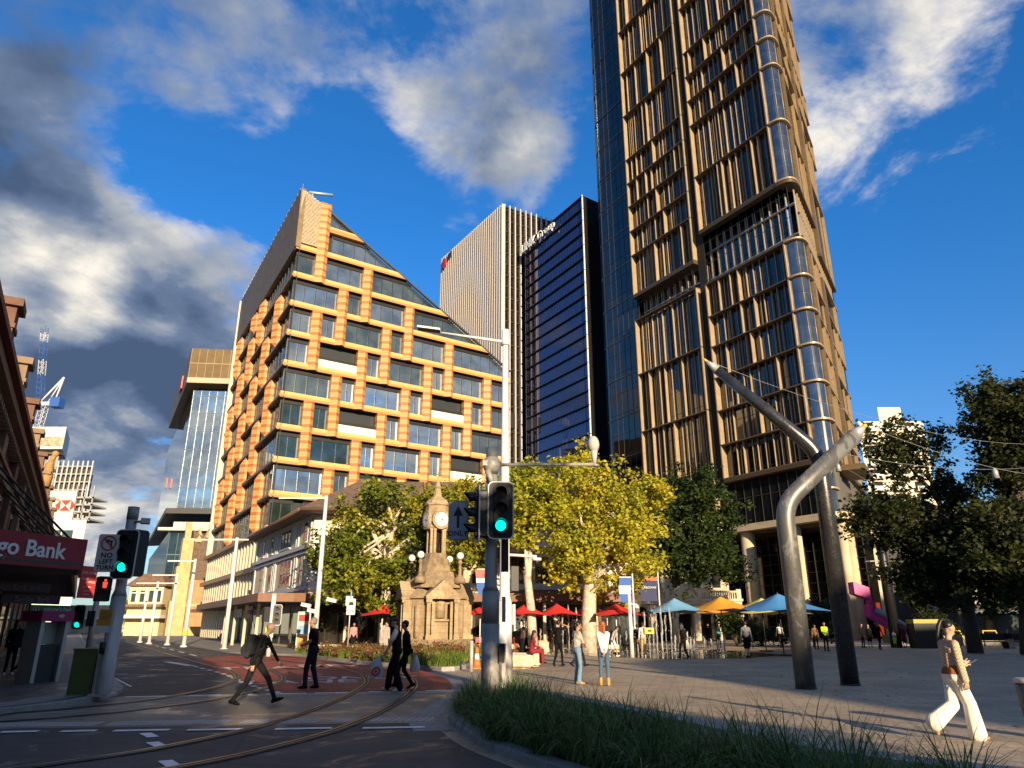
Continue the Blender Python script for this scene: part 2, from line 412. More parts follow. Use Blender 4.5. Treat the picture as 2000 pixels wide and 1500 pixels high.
st = Vector((-.5, .866))                       # direction of the street running away on the left
left_kerb = cat([(-60, -2), (-30, 7), (-15, 12.2), (-11, 13.6), (-9.7, 15.2), (-9.45, 17.2), (-9.9, 19.3), (-11.2, 21.7), (-15.5, 28.9), (-20.4, 37.2)], 6)+[Vector((-20.4, 37.2))+st*200]
garden_edge = cat([(-12.2, 42.8), (-10.9, 41.0), (-8.9, 37.2), (-5.7, 32.5), (-4.1, 30.6), (-2.6, 28.6)], 6)
right_edge = [Vector((-20.5, 52))+st*190]+cat([(-20.5, 52), (-17.5, 47.2), (-14, 44), (-12.2, 42.8)], 5)[:-1]+garden_edge[:-1]+cat([(-2.6, 28.6), (-1.75, 25.6), (-1.25, 22.2), (-1.1, 19.7), (-1.25, 16.5), (-1.42, 14.55), (-1.16, 12.8), (-.72, 11.2), (-.2, 10.0), (.8, 8), (3, 4.2), (6, -2), (9, -40)], 6)
road_poly = [tuple(p) for p in left_kerb[::-1]]
road_poly = [tuple(p) for p in left_kerb]+[tuple(p) for p in right_edge]+[(-60, -40)]
sheet('road', road_poly[::-1], 0, M_ASPH)
tram_edge = [Vector(p) for p in [(-2.6, 28.6), (-1.75, 25.6), (-1.25, 22.2), (-1.1, 19.7), (-1.25, 16.5), (-1.42, 14.55)]]
sheet('plaza', [(9, -40), (140, -40), (140, 90), (60, 125), (36, 108), (20, 100), (9, 56), (-2.2, 56), (-2.6, 28.6)]+[tuple(p) for p in right_edge if p.y < 28.5 and p.y > -39], -.004, M_PLAZA)
# raised footpath on the left with its kerb stone
lp = MB(); lp.prism([tuple(p) for p in left_kerb[::-1]]+[(-200, -2.2), (-200, 212)], -.01, .10)
tag(lp.build('footpath', M_FOOT), kind='structure')
kb = MB(); ribbon(kb, left_kerb, .22, -.01, .104, -.06); tag(kb.build('kerb', M_KERB), kind='structure')
tk = MB(); ribbon(tk, [p for p in left_kerb if 13.5 < p.y < 40], .75, .108, None, .62); tag(tk.build('tactile_strip', M_TACT), kind='structure')
# footpath on the far right of the street, under the hotel awning
rf = [Vector((-20.5, 52))+st*190]+cat([(-20.5, 52), (-17.5, 47.2), (-14, 44), (-12.2, 42.8)], 5)
fp = MB(); fp.prism([tuple(p) for p in rf][::-1]+[tuple(Vector((-14, 57))+st*190)][:0]+[(-115.5, 216.5), (-100, 205), (-13.0, 58.5), (-9.5, 56), (-8, 46), (-10.5, 42.2)][:0]+[tuple(Vector((-12.5, 53))+st*190), (-12.5, 53)], -.01, .09)
fo = fp.build('pavement', mat('pale_footpath', (.24, .215, .185), .75, var=.25, vs=1.2, bump=.3)); tag(fo, kind='structure')
# red tram lane, crossing, strips and lines
far0, far1 = Vector((-9.3, 18.62)), Vector((-1.08, 20.3)); near0, near1 = Vector((-9.6, 12.75)), Vector((-1.2, 13.72))
sheet('tram_lane', [(-5.84, 19.33), (-1.1, 20.3), (-1.25, 22.2), (-1.75, 25.6), (-2.62, 28.6)]+[tuple(p+Vector((-.12, -.1))) for p in garden_edge[::-1]]+[(-14.6, 43.6), (-16.5, 41.0), (-13.2, 32.5), (-9.29, 25.5)], .004, M_RED)
sheet('crossing', [tuple(near0), tuple(near1), (-1.38, 14.6), (-1.22, 16.6), tuple(far1), tuple(far0)], .004, M_CROSS)
sm = MB()
for a, b, w in ((near0, near1, .62), (far0, far1, .42)):
    d = (b-a).normalized(); nn = Vector((-d.y, d.x))*(1 if a is near0 else -1)
    L = (b-a).length; q = .3 if a is near0 else .3
    for s0, s1 in ((.2, 2.6), (2.75, 4.75), (4.95, 6.3), (6.5, L-.15)):
        pts = [a+d*s0+nn*.18, a+d*s1+nn*.18, a+d*s1+nn*(.18+w), a+d*s0+nn*(.18+w)]
        if nn.dot(Vector((-d.y, d.x))) < 0: pts = pts[::-1]
        sm.add([(p.x, p.y, .008) for p in pts], [(0, 1, 2, 3)])
tag(sm.build('paving_strip', M_STRIP), kind='structure')
mk = MB()
def dash(p, q, w): 
    ribbon(mk, [Vector(p), Vector(q)], w, .012)
for i, (x0, x1) in enumerate([(0, 75), (118, 188), (222, 331), (366, 481), (537, 648), (708, 830)]):
    dash(G(x0, 1431-9*x0/830).to_2d(), G(x1, 1431-9*x1/830-1).to_2d(), .19)
dash(G(-120, 1434).to_2d(), G(-60, 1433).to_2d(), .13)
for x0, x1 in ((245, 323), (368, 432), (468, 492), (520, 598), (615, 688), (720, 745), (832, 918)):
    dash(G(x0, 1362-14*(x0-245)/680).to_2d(), G(x1, 1362-14*(x1-245)/680).to_2d(), .17)
for a, b in (((283, 1433), (299, 1441)), ((297, 1451), (318, 1461)), ((322, 1487), (345, 1502)), ((360, 1530), (400, 1560))):
    dash(G(*a).to_2d(), G(*b).to_2d(), .17)
dash(G(326, 1293).to_2d(), G(374, 1301).to_2d(), .35)
e0 = [G(380, 1302).to_2d(), G(440, 1318).to_2d(), G(480, 1336).to_2d(), G(545, 1354).to_2d()]
ed = cat(e0, 9)
for i in range(0, len(ed)-1, 2): dash(ed[i], ed[i+1], .16)
dash(G(183, 1303).to_2d(), G(256, 1342).to_2d(), .06); dash(G(205, 1297).to_2d(), G(330, 1290).to_2d(), .08)
for a, b in (((212, 1303), (262, 1302)), ((215, 1318), (250, 1317)), ((268, 1323), (284, 1321))): dash(G(*a).to_2d(), G(*b).to_2d(), .1)
for k in range(7): 
    p = Vector((-17.5, 42.5))+st*(k*5.5); dash(p, p+st*3, .14)
tag(mk.build('road_marking', M_PAINT), kind='structure')
lt = MB()
for word, px, py, size, ang in (('TRAM', 535, 1304, 1.7, 24), ('LANE', 590, 1332, 1.35, 14), ('TRAM', 690, 1299, 1.7, 20), ('ONLY', 706, 1324, 1.35, 12)):
    p = G(px, py); x = Vector((math.cos(R(ang)), math.sin(R(ang)), 0)); y = Vector((-math.sin(R(ang)), math.cos(R(ang)), 0))
    M = Matrix((x, y*1.35, Vector((0, 0, 1)))).transposed().to_4x4(); M.translation = (p.x, p.y, .010)
    text_mb(lt, word, M, size, .002, bold=.015)
tag(lt.build('road_lettering', mat('worn_paint', (.58, .50, .44), .7, var=.35, vs=5)), kind='structure')
# tram rails: polished head, groove and guard, let into a concrete strip
r0 = [(-34, 3), (-20, 9.3), (-13, 13.0), (-9.76, 15.0), (-8.66, 16.6), (-8.12, 18.6), (-8.18, 21.7), (-8.95, 25.0), (-10.7, 28.9), (-13.4, 33.4), (-17.3, 40), (-22, 48), (-42, 82.6)]
r1 = [(-30, -7), (-16, 1), (-9.5, 5.8), (-5.75, 9.6), (-4.6, 11.8), (-4.12, 14.4), (-4.0, 18), (-4.2, 21.7), (-4.75, 24.8), (-5.75, 28), (-7.6, 31.6), (-11.5, 37.6), (-17.6, 47), (-38, 82.4)]
for pts in (r0, r1):
    c = cat(pts, 9); tr = MB()
    for k, s_ in enumerate((0, -1.435)):
        tr.cur = 2; ribbon(tr, c, .24, .0135, None, s_-.05)
        tr.cur = 1; ribbon(tr, c, .055, .0165, None, s_-.055)
        tr.cur = 0; ribbon(tr, c, .052, .012, .0205, s_); ribbon(tr, c, .026, .012, .0195, s_-.10)
    tag(tr.build('tram_track', [M_STEEL, M_GROOVE, mat('track_concrete', (.05, .045, .04), .7, var=.3, vs=3)]), kind='structure')
# garden island kerb and soil round the clock
isl = garden_edge+[Vector(p) for p in [(-2.2, 28.9), (-1.9, 30.2), (-2.1, 33), (-1.6, 40), (-1.2, 50), (-4, 53), (-9.5, 52), (-12.5, 47), (-12.6, 44)]]
gi = MB(); gi.prism([tuple(p) for p in isl][::1], -.01, .12); tag(gi.build('garden_bed', M_SOIL), kind='structure')
ik = MB(); ribbon(ik, garden_edge+[Vector((-2.2, 28.8)), Vector((-1.85, 30.2)), Vector((-2.05, 33))], .2, -.01, .15, .05); tag(ik.build('garden_kerb', M_KERB), kind='structure')
tc_ = MB(); ribbon(tc_, cat([(-2.5, 28.3), (-1.6, 25.6), (-1.05, 22.2), (-.9, 19.7), (-1.05, 16.5), (-1.25, 14.6), (-.9, 12.7)], 8), .65, .006, None, -.35)
tag(tc_.build('tram_edge', M_TACT), kind='structure')
# near planter: soil, granite kerb on the road side, cast wall on the plaza side
wall_line = cat([(-.1, 18.0), (.9, 15.1), (2.15, 12.2), (3.25, 9.25), (3.95, 8.05), (4.75, 7.3)], 6)
bed_l = cat([(-1.05, 16.6), (-1.12, 14.4), (-.86, 12.8), (-.45, 11.3), (.05, 10.1), (1.1, 8.1), (3.2, 4.3)], 6)
bs = MB(); bs.prism([tuple(p) for p in bed_l]+[(4.6, 4.6), (4.7, 7.0)]+[tuple(p) for p in wall_line[::-1]], -.01, .06); tag(bs.build('planting_bed', M_SOIL), kind='structure')
bk = MB(); ribbon(bk, bed_l, .28, -.01, .09, .1); tag(bk.build('bed_kerb', M_KERB), kind='structure')
# ---------------------------------------------------------------- striped terracotta office with the sloping glass roof
def terracotta(name, z0, per, stops):
    m = bpy.data.materials.new(name); m.use_nodes = True; t = N(m.node_tree); b = m.node_tree.nodes['Principled BSDF']
    g = t.n('ShaderNodeNewGeometry').outputs['Position']; sp = t.n('ShaderNodeSeparateXYZ'); t.link(g, sp.inputs[0])
    f = t.math('FRACT', t.math('DIVIDE', t.math('ADD', sp.outputs['Z'], -z0+100*per), per))
    c = t.ramp(f, stops, 'CONSTANT')
    n = t.noise(g, .9, 3, .6); n2 = t.noise(g, 14, 4, .7)
    c = t.mix(t.math('MULTIPLY', n, .42), c, (.45, .21, .04)); c = t.mix(t.smooth(n2, .4, .8, 0, .22), c, (.32, .13, .025))
    # courses of tiles
    fr = t.math('FRACT', t.math('MULTIPLY', sp.outputs['Z'], 1/.31))
    c = t.mix(t.smooth(fr, .0, .05, .35, 0), c, (.2, .08, .03))
    t.link(c, b.inputs['Base Color']); b.inputs['Roughness'].default_value = .55
    return m
FH = 3.72; Z0 = 18.35
def zl(n): return Z0+FH*n
M_PIER = terracotta('terracotta_pier', Z0, FH/4, [(0, (.50, .27, .095)), (.16, (.55, .32, .115)), (.30, (.46, .22, .07)), (.42, (.55, .32, .11)), (.60, (.46, .21, .07)), (.64, (.37, .095, .022)), (.97, (.22, .07, .02))])
M_BAND = terracotta('terracotta_band', Z0, FH, [(0, (.45, .19, .06)), (.045, (.49, .25, .085)), (.075, (.58, .38, .12)), (.13, (.62, .44, .14)), (.21, (.45, .2, .06))])
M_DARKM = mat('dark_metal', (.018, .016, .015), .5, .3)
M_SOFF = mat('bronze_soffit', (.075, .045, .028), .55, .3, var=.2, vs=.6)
M_ORG = glass('office_glass', (.84, .90, .92), (.09, .11, .11), .60, .04, .18)
M_ORGB = glass('office_glass_dim', (.70, .76, .78), (.04, .055, .05), .38, .04, .16)
M_ORGC = glass('office_glass_dark', (.5, .56, .56), (.015, .025, .018), .18, .03, .2)
rg_o = random.Random(19)
M_ORGD = glass('side_office_glass', (.62, .7, .74), (.02, .03, .033), .36, .02, .2)
M_TERR = mat('terrace_white', (.72, .66, .54), .7, var=.1)
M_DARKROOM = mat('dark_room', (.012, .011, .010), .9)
M_BRONZE = mat('bronze_cladding', (.23, .155, .075), .5, .35, var=.18, vs=.5)
M_LOUVRE = mat('louvre_blades', (.58, .46, .30), .5, .2, var=.15, vs=2)
OC = (-25.8, 76); FF = Fr(OC, 55.5, 1); FL = Fr(OC, -30.5, -1)
ob = thing('terracotta_office', 'orange and cream striped terracotta office block with steep sloping glass roof', 'office building', OC+(0,))
S_END = 31.0
def slant(s): return 50.9-.575*(s-3.4)
def clip(s0, s1, za, zb):
    """rectangle cut by the sloping roof line"""
    P = [(s0, za), (s1, za), (s1, zb), (s0, zb)]; out = []
    g = lambda p: slant(p[0])-p[1]
    for i in range(4):
        a, b = P[i], P[(i+1) % 4]; ga, gb = g(a), g(b)
        if ga >= 0: out.append(a)
        if ga*gb < 0:
            t = ga/(ga-gb); out.append((a[0]+(b[0]-a[0])*t, a[1]+(b[1]-a[1])*t))
    return out
def wall_poly(mb, poly, d0, d1):
    """(s, z) outline given thickness between depths d0 (front) and d1"""
    n = len(poly)
    if n < 3: return
    v = [(s, d0, z) for s, z in poly]+[(s, d1, z) for s, z in poly]
    mb.add(v, [tuple(range(n)), tuple(range(2*n-1, n-1, -1))]+[(i, n+i, n+(i+1) % n, (i+1) % n) for i in range(n)])
FK = [3.35+3*k for k in range(9)]
def pier_at(k, f): return any((t % 3) == (2+k) % 3 and f in (t-1, t-2) and (zl(t) <= slant(FK[k])+1.2 or k == 0) for t in range(-2, 10))
LOW = -3
# floor bands
for n in range(LOW, 9):
    if n == 8: continue
    mb = MB(FF); z0, z1 = zl(n), zl(n)+.70
    s0 = 0 if n < 7 else 0
    p = clip(s0, S_END, z0, z1)
    wall_poly(mb, p, 0, -.75)
    mb.cur = 1; pp = clip(s0, S_END, z0-.05, z0-.004)
    wall_poly(mb, pp, -.02, -.9)
    mb.build('floor_band', [M_BAND, M_DARKM], ob)
mb = MB(FF); wall_poly(mb, clip(3.6, S_END, zl(8)-.25, zl(8)+.5), 0, -.75); mb.build('floor_band', [M_BAND], ob)
# piers: folded shafts two storeys high with a bevelled cap
def pier(mb, s, zb, zt, w=.62, d=.46, cap=.3):
    v = []
    for z, k in ((zb, 0), (zt-cap, 0), (zt, 1)):
        dd = d if k == 0 else .02
        v += [(s-w, .006, z), (s+.12, dd, z), (s+w, .006, z)]
    mb.add(v, [(0, 1, 4, 3), (1, 2, 5, 4), (3, 4, 7, 6), (4, 5, 8, 7), (0, 2, 1), (6, 7, 8), (2, 0, 3, 6, 8, 5)])
    v2 = [(s-w, .006, zb), (s+w, .006, zb), (s+w, -.7, zb), (s-w, -.7, zb), (s-w, .006, zt), (s+w, .006, zt), (s+w, -.7, zt), (s-w, -.7, zt)]
    mb.add(v2, [(0, 3, 2, 1), (4, 5, 6, 7), (1, 2, 6, 5), (3, 0, 4, 7)])
for k, s in enumerate(FK):
    for t in range(0, 9):
        if t % 3 != (2+k) % 3: continue
        if k == 0 and t == 8:
            mb = MB(FF); pier(mb, s-.15, zl(6)-.01, 51.7, .68, .36, .9); mb.build('pier', M_PIER, ob); continue
        if zl(t) > slant(s)+.4: continue
        mb = MB(FF); pier(mb, s, zl(t-2)-.01, zl(t)); mb.build('pier', M_PIER, ob)
# windows bay by bay, terraces where the photo has open loggias
TERR = {(3, .0, 2), (1, 1, 3), (2, 5, 7), (0, 6, 8)}
terr_spans = [(3, 3.35, 9.35), (1, 6.35, 12.35), (2, 18.35, 24.35), (0, 21.35, 27.35)]
for f in range(LOW, 8):
    z0, z1 = zl(f)+.70, zl(f+1)-.05
    if f == 7: z1 = zl(8)-.25
    ks = [k for k in range(9) if pier_at(k, f)]
    edges = [.35]+[FK[k] for k in ks]+[S_END-.15]
    for a, b in zip(edges[:-1], edges[1:]):
        if f == 7 and a < 1: continue
        if f == 7: a = 3.9
        a2 = a+(.62 if a > 1 else 0); b2 = b-(.62 if b < S_END-1 else 0)
        if b2-a2 < .4: continue
        if any(ff == f and abs(x0-a) < .3 and abs(x1-b) < .3 for ff, x0, x1 in terr_spans):
            mb = MB(FF); mb.box(a2-.3, b2+.3, -3.2, -3.0, z0, z1); mb.cur = 1; mb.box(a2, b2, -.62, -.1, z0-.02, z0+.92); mb.cur = 2
            for q in range(1, 4): mb.box(a2+(b2-a2)*q/4-.05, a2+(b2-a2)*q/4+.05, -2.95, -2.85, z0, z1)
            mb.box(a2, b2, -.4, -.36, z0+.93, z0+1.35)
            mb.cur = 0; mb.box(a2-.3, a2-.1, -3, -.76, z0-.8, z1+.1); mb.box(b2+.1, b2+.3, -3, -.76, z0-.8, z1+.1); mb.box(a2-.3, b2+.3, -3.2, -.76, z1+.06, z1+.1)
            mb.build('terrace', [M_DARKROOM, M_TERR, M_DARKM], ob); continue
        p = clip(a2-.08, b2+.08, z0-.02, z1+.02)
        if len(p) < 3: continue
        mb = MB(FF)
        rec = -.62
        mb.add([(s, rec, z) for s, z in p], [tuple(range(len(p)))])
        mb.cur = 1
        nb = max(2, round((b2-a2)/1.45))
        for q in range(0, nb+1):
            s = a2+(b2-a2)*q/nb; zt = min(z1, slant(s)-.1)
            if zt > z0+.15: mb.box(s-.028, s+.028, rec+.004, rec+.09, z0, zt)
        mb.box(a2, min(b2, 3.4+(50.9-z0)/.575), rec+.005, rec+.08, z0-.02, z0+.06)
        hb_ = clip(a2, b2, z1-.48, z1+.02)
        if len(hb_) > 2: wall_poly(mb, hb_, rec+.10, rec+.004)  # dark strip over the glass stands in for the overhang's shadow
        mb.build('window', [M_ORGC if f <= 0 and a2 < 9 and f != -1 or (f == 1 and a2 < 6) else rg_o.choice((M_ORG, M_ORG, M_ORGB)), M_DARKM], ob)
# top little triangle above the last band
mb = MB(FF); p = clip(3.95, 12, zl(8)+.5, 52); mb.add([(s, -.4, z) for s, z in p], [tuple(range(len(p)))]); mb.cur = 1
for s in (5.2, 6.6): 
    if slant(s) > zl(8)+.6: mb.box(s-.03, s+.03, -.38, -.3, zl(8)+.5, slant(s)-.05)
mb.build('window', [M_ORG, M_DARKM], ob)
# sloping roof edge and roof plane, solid core behind the glass
mb = MB(FF)
sa, sb = 3.8, S_END
for d0, d1, off in ((.05, -.3, .02),):
    wall_poly(mb, [(sa, slant(sa)-.12), (sb, slant(sb)-.12), (sb, slant(sb)+.10), (sa, slant(sa)+.10)], d0, d1)
mb.build('roof_edge', mat('roof_rail', (.10, .11, .115), .4, .6), ob)
prof = [(.75, .2), (S_END-.2, .2), (S_END-.2, slant(S_END)-.2), (3.9, slant(3.9)-.2), (.75, 51.5)]
fv = [FF((a, -.97, z)) for a, z in prof]; bv = [p+FL.u*36 for p in fv]
mb = MB(); mb.add([tuple(p) for p in fv+bv], [(0, 1, 2, 3, 4), (9, 8, 7, 6, 5)]+[(i, 5+i, 5+(i+1) % 5, (i+1) % 5) for i in range(5)])
mb.build('core', mat('office_core', (.03, .034, .036), .35), ob)
# bronze plant screen on the corner: louvres to the front, solid mesh along the street
mb = MB(FF)
for i in range(40):
    z = zl(7)+.95+i*.178; w_ = 2.55
    mx = 2.5 if z < 51.4 else max(.3, 2.5-(z-51.4)*2.0)
    mb.box(.02, mx, -.05, .04, z, z+.095)
for q in (.5, 1.4, 2.3): mb.box(q, q+.06, -.18, -.06, zl(7)+.9, 51.6)
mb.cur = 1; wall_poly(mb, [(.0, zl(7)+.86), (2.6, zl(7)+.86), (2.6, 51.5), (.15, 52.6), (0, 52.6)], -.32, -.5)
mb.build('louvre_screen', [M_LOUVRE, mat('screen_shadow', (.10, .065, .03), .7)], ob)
LS = 37.0
mb = MB(FL); wall_poly(mb, [(-.1, 44.6), (LS, 44.6), (LS, 52.6), (0, 52.7)], .12, -.5)
for z in (46.6, 48.6, 50.6): pass
mb.build('plant_screen', perforated := mat('perforated_bronze', (.165, .115, .055), .55, .35, var=.3, vs=1.2, bump=.5, bs=6), ob)
mb = MB(FL)
for q in range(26): mb.tube([(1+q*1.42, 0, 52.7), (1+q*1.42, 0, 53.3)], .03, 5)
mb.tube([(0, 0, 53.25), (LS, 0, 53.25)], .03, 5); mb.build('roof_railing', mat('railing_white', (.6, .58, .54), .5), ob)
mb = MB(FF); mb.tube([(1.7, -1.4, 51), (1.7, -1.4, 53.6)], .12, 8); mb.obox(FF((2.8, -1.4, 53.7)), 1.5, .14, .18, Matrix.Rotation(R(34.5), 3, 'Z') @ Matrix.Rotation(R(-6), 3, 'Y')) if False else None
mb.tube([(1.2, -1.4, 53.3), (4.2, -1.2, 53.9)], .2, 8); mb.tube([(.3, -1, 52), (.3, -1, 54)], .03, 5); mb.build('maintenance_arm', mat('pale_blue_grey', (.35, .42, .48), .5, .3), ob)
for s in (8.9, 14.6, 16.7, 22.5):
    mb = MB(FF); mb.tube([(s, -1, slant(s)), (s+.15, -1, slant(s)+1.2)], .03, 5); mb.build('lightning_rod', M_STEEL, ob)
# street side: deep folded piers, five and a half metres apart, tops stepping down
LKS = [6.5+5.35*k for k in range(6)]; LC = [0, 2, 1, 0, 2, 1]
for n in range(-1, 7):
    mb = MB(FL); z = zl(n)
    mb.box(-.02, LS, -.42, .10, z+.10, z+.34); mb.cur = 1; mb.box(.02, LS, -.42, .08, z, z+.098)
    mb.build('floor_band', [mat('bronze_edge', (.30, .17, .08), .5, .3, var=.2), M_SOFF], ob)
def deep_pier(mb, s, zb, zt, w=.85, d=.52):
    h = .9
    v = [(s-w, 0, zb), (s-.15, d, zb+h*.9), (s+w, 0, zb), (s-w, 0, zt), (s-.15, d, zt-h*1.1), (s+w, 0, zt), (s-.15, .02, zt)]
    mb.add(v, [(0, 1, 4, 3), (1, 2, 5, 4), (0, 2, 1)]); mb.cur = 1; mb.add(v, [(3, 4, 6), (4, 5, 6)]); mb.cur = 0
    mb.box(s-w, s+w, -.4, -.004, zb, zt)
for k, s in enumerate(LKS):
    for t in range(0, 8):
        if t % 3 != LC[k]: continue
        top = min(zl(t), 44.5)
        mb = MB(FL); deep_pier(mb, s, max(zl(t-2)+.3, 11.2), top); mb.build('pier', [M_PIER, M_SOFF], ob)
mb = MB(FL); deep_pier(mb, LKS[0]+16, zl(6)+.4, 44.5); mb.build('pier', [M_PIER, M_SOFF], ob)
for f in range(-2, 7):
    z0, z1 = zl(f)+.42, zl(f+1)
    xs = [-.3]+[s for s in LKS]+[LS]
    for a, b in zip(xs[:-1], xs[1:]):
        mb = MB(FL); mb.add([(a, -.40, z0-.05), (b, -.40, z0-.05), (b, -.40, z1+.05), (a, -.40, z1+.05)], [(0, 1, 2, 3)]); mb.cur = 1
        nq = 4
        for q in range(nq): mb.box(a+(b-a)*q/nq-.03, a+(b-a)*q/nq+.03, -.395, -.33, z0, z1)
        mb.build('window', [M_ORGD, M_DARKM], ob)
mb = MB(FL); mb.box(LS, LS+.5, -38, .34, 11, 52.4); mb.build('end_wall', mat('pale_render', (.62, .52, .38), .7, var=.1), ob)
# podium with stone fins along the street
PW = mat('podium_stone', (.56, .46, .33), .75, var=.12, vs=1.0)
mb = MB(FL); mb.box(0, LS+1, -8, -.6, .1, 11.0); mb.build('podium', mat('podium_dark', (.05, .04, .032), .6), ob)
for z, h, d in ((10.75, .45, .5), (7.0, .5, .5), (3.4, .38, 1.6)):
    mb = MB(FL); mb.box(-1.5, LS+1.5, -.7, d, z, z+h); mb.build('ledge', mat('ledge_bronze', (.34, .215, .115), .55, .2, var=.15), ob)
for z0, z1, st_, w_ in ((7.5, 10.75, 1.75, .55), (3.8, 7.0, 1.75, .8), (.1, 3.4, 1.6, .95)):
    for q in range(int(LS/st_)):
        mb = MB(FL); s = 1+q*st_; mb.box(s, s+w_, -.65, .12 if z0 > 1 else -.2, z0, z1); mb.build('stone_fin', PW, ob)
mb = MB(FL); p = FL((9.2, -.02, 2.45)); text_mb(mb, '85', sign_matrix(FL((10.2, .0, 2.3)), FL.u*-1), 1.1, .03); mb.build('street_number', M_DARKM, ob)
mb = MB(FL); mb.box(9, 11.6, -.2, -.03, .1, 3.35); mb.build('number_panel', PW, ob)
# front podium floors behind the hotel roof
mb = MB(FF); mb.box(.5, S_END, -.94, -.7, .1, zl(LOW)); mb.build('lower_front', M_DARKROOM, ob)

# ---------------------------------------------------------------- corner hotel, cream render with grey mouldings
HA = (-14.8, 54); HF = Fr(HA, 90, 1); HL = Fr(HA, -30, -1)
hb = thing('corner_hotel', 'three storey cream corner hotel with brown tiled hip roof and street awning', 'hotel', HA+(0,))
M_CREAM = mat('cream_render', (.60, .50, .33), .8, var=.12, vs=.8, bump=.15, bs=12)
M_YELL = mat('yellow_render', (.66, .50, .24), .8, var=.12, vs=.8, bump=.15, bs=12)
M_TRIM = mat('grey_trim', (.44, .44, .44), .7, var=.1)
M_WHITE = mat('white_trim', (.74, .70, .62), .7, var=.08)
M_SASH = mat('maroon_sash', (.16, .035, .025), .6)
M_PANE = glass('hotel_pane', (.5, .55, .58), (.02, .02, .02), .2, .01, .6)
M_TILE = mat('roof_tiles', (.17, .105, .07), .85, var=.4, vs=2.2, bump=.8, bs=9)
HLEN, HW = 20.0, 22.4
mb = MB(); mb.add([tuple(HL((0, 0, 0.05))), tuple(HL((HLEN, 0, .05))), (HA[0]+HW, 72, .05), (HA[0]+HW, 54, .05), tuple(HL((0, 0, 9.7))), tuple(HL((HLEN, 0, 9.7))), (HA[0]+HW, 72, 9.7), (HA[0]+HW, 54, 9.7)],
    [(0, 1, 5, 4), (1, 2, 6, 5), (2, 3, 7, 6), (3, 0, 4, 7), (4, 5, 6, 7)])
mb.build('walls', M_CREAM, hb)
# roof: hips rising from overhanging eaves
e = 1.0; c0 = HL((-.6, e, 9.72))+Vector((0, -e*.9, 0)); c1 = HL((HLEN+e, e, 9.72)); c2 = Vector((HA[0]+12.5, 72, 9.72)); c3 = Vector((HA[0]+12.5, 54-e, 9.72))
r0_ = Vector((-13.2, 60.5, 13.2)); r1_ = Vector((-5.0, 60.5, 13.2)); r2_ = HL((HLEN-6, -5.5, 13.2))
mb = MB(); P_ = [c0, c1, c2, c3, r0_, r1_, r2_]; mb.add([tuple(p) for p in P_], [(0, 3, 5, 4), (1, 0, 4, 6), (3, 2, 5), (2, 1, 6), (2, 6, 4, 5)])
rf_ = mb.build('roof', M_TILE, hb)
mb = MB()
for a, b in ((c0, c1), (c0, c3)): mb.tube([a+Vector((0, 0, -.12)), b+Vector((0, 0, -.12))], .14, 6)
mb.build('gutter', mat('brown_fascia', (.14, .075, .045), .6), rf_)
mb = MB(); mb.add([tuple(p+Vector((0, 0, -.25))) for p in (c0, c1, c2, c3)], [(0, 1, 2, 3)]); mb.build('eaves', mat('eaves_board', (.12, .07, .045), .7), rf_)
def sash(fr, s, z, w_, h, wall=.0, name='window', sill=True, trim=None):
    """window with surround, sash bars and dark pane; stands a little proud of the wall"""
    mb = MB(fr); mb.box(s-w_/2-.14, s+w_/2+.14, wall-.02, wall+.05, z-.1, z+h+.16); mb.cur = 1
    mb.box(s-w_/2, s+w_/2, wall+.0, wall+.056, z, z+h); mb.cur = 2
    mb.box(s-w_/2, s+w_/2, wall+.05, wall+.075, z+h*.48, z+h*.53); mb.box(s-.03, s+.03, wall+.05, wall+.07, z, z+h)
    for a, b in ((s-w_/2, s-w_/2+.07), (s+w_/2-.07, s+w_/2)): mb.box(a, b, wall+.05, wall+.08, z, z+h)
    if sill: mb.cur = 0; mb.box(s-w_/2-.25, s+w_/2+.25, wall, wall+.17, z-.22, z-.1)
    return mb.build(name, [trim or M_TRIM, M_PANE, M_SASH], hb)
for s in (1.8, 7.0, 8.1, 9.2, 13.2, 16.8): sash(HL, s, 7.75, .75, 1.35)
for s in (2.2, 6.2, 7.4, 8.6, 13.0, 16.6): sash(HL, s, 4.55, .9, 2.0)
for s in (3, 8.2, 9.6, 11, 15.5, 19): sash(HF, s, 7.75, .9, 1.4, 0, 'window', True, M_WHITE)
for s in (2.4, 4.2, 8, 9.6, 12.4, 15.2, 17, 20): sash(HF, s, 4.5, 1.0, 1.9, 0, 'window', True, M_WHITE)
for z, h, d in ((7.05, .3, .35), (6.75, .22, .18), (4.05, .28, .3), (9.3, .3, .25)):
    for fr, L_ in ((HL, HLEN), (HF, HW)):
        mb = MB(fr); mb.box(-d if fr is HL else -.0, L_, .003, d, z, z+h); mb.build('moulding', M_TRIM if fr is HL else M_WHITE, hb)
for s in (.35, 3.9, 4.5, 11, 11.6, 14.9, 15.4, 19.6):
    mb = MB(HL); mb.box(s-.14, s+.14, .004, .12, 3.7, 9.6); mb.build('pilaster', M_TRIM, hb)
for s in (.4, 6, 13.8, 21.8):
    mb = MB(HF); mb.box(s-.3, s+.3, .004, .16, 3.7, 9.6); mb.build('pilaster', M_WHITE, hb)
mb = MB(HF); mb.box(.02, HW-.02, -.2, .025, 4.35, 6.74); mb.build('painted_storey', M_YELL, hb)
mb = MB(HF); mb.box(12.5, HW+.3, -4, .12, 9.72, 10.5); mb.build('parapet', M_CREAM, hb)
mb = MB(HL); mb.box(6.2, 9.9, .005, .07, 7.4, 7.7) if False else None
mb = MB(HL); text_mb(mb, 'CREMONA', sign_matrix(HL((8.1, .03, 7.52)), HL.u*-1), .5, .05) if False else mb.box(6.4, 9.8, .004, .06, 7.42, 7.62); mb.build('name_panel', M_CREAM, hb)
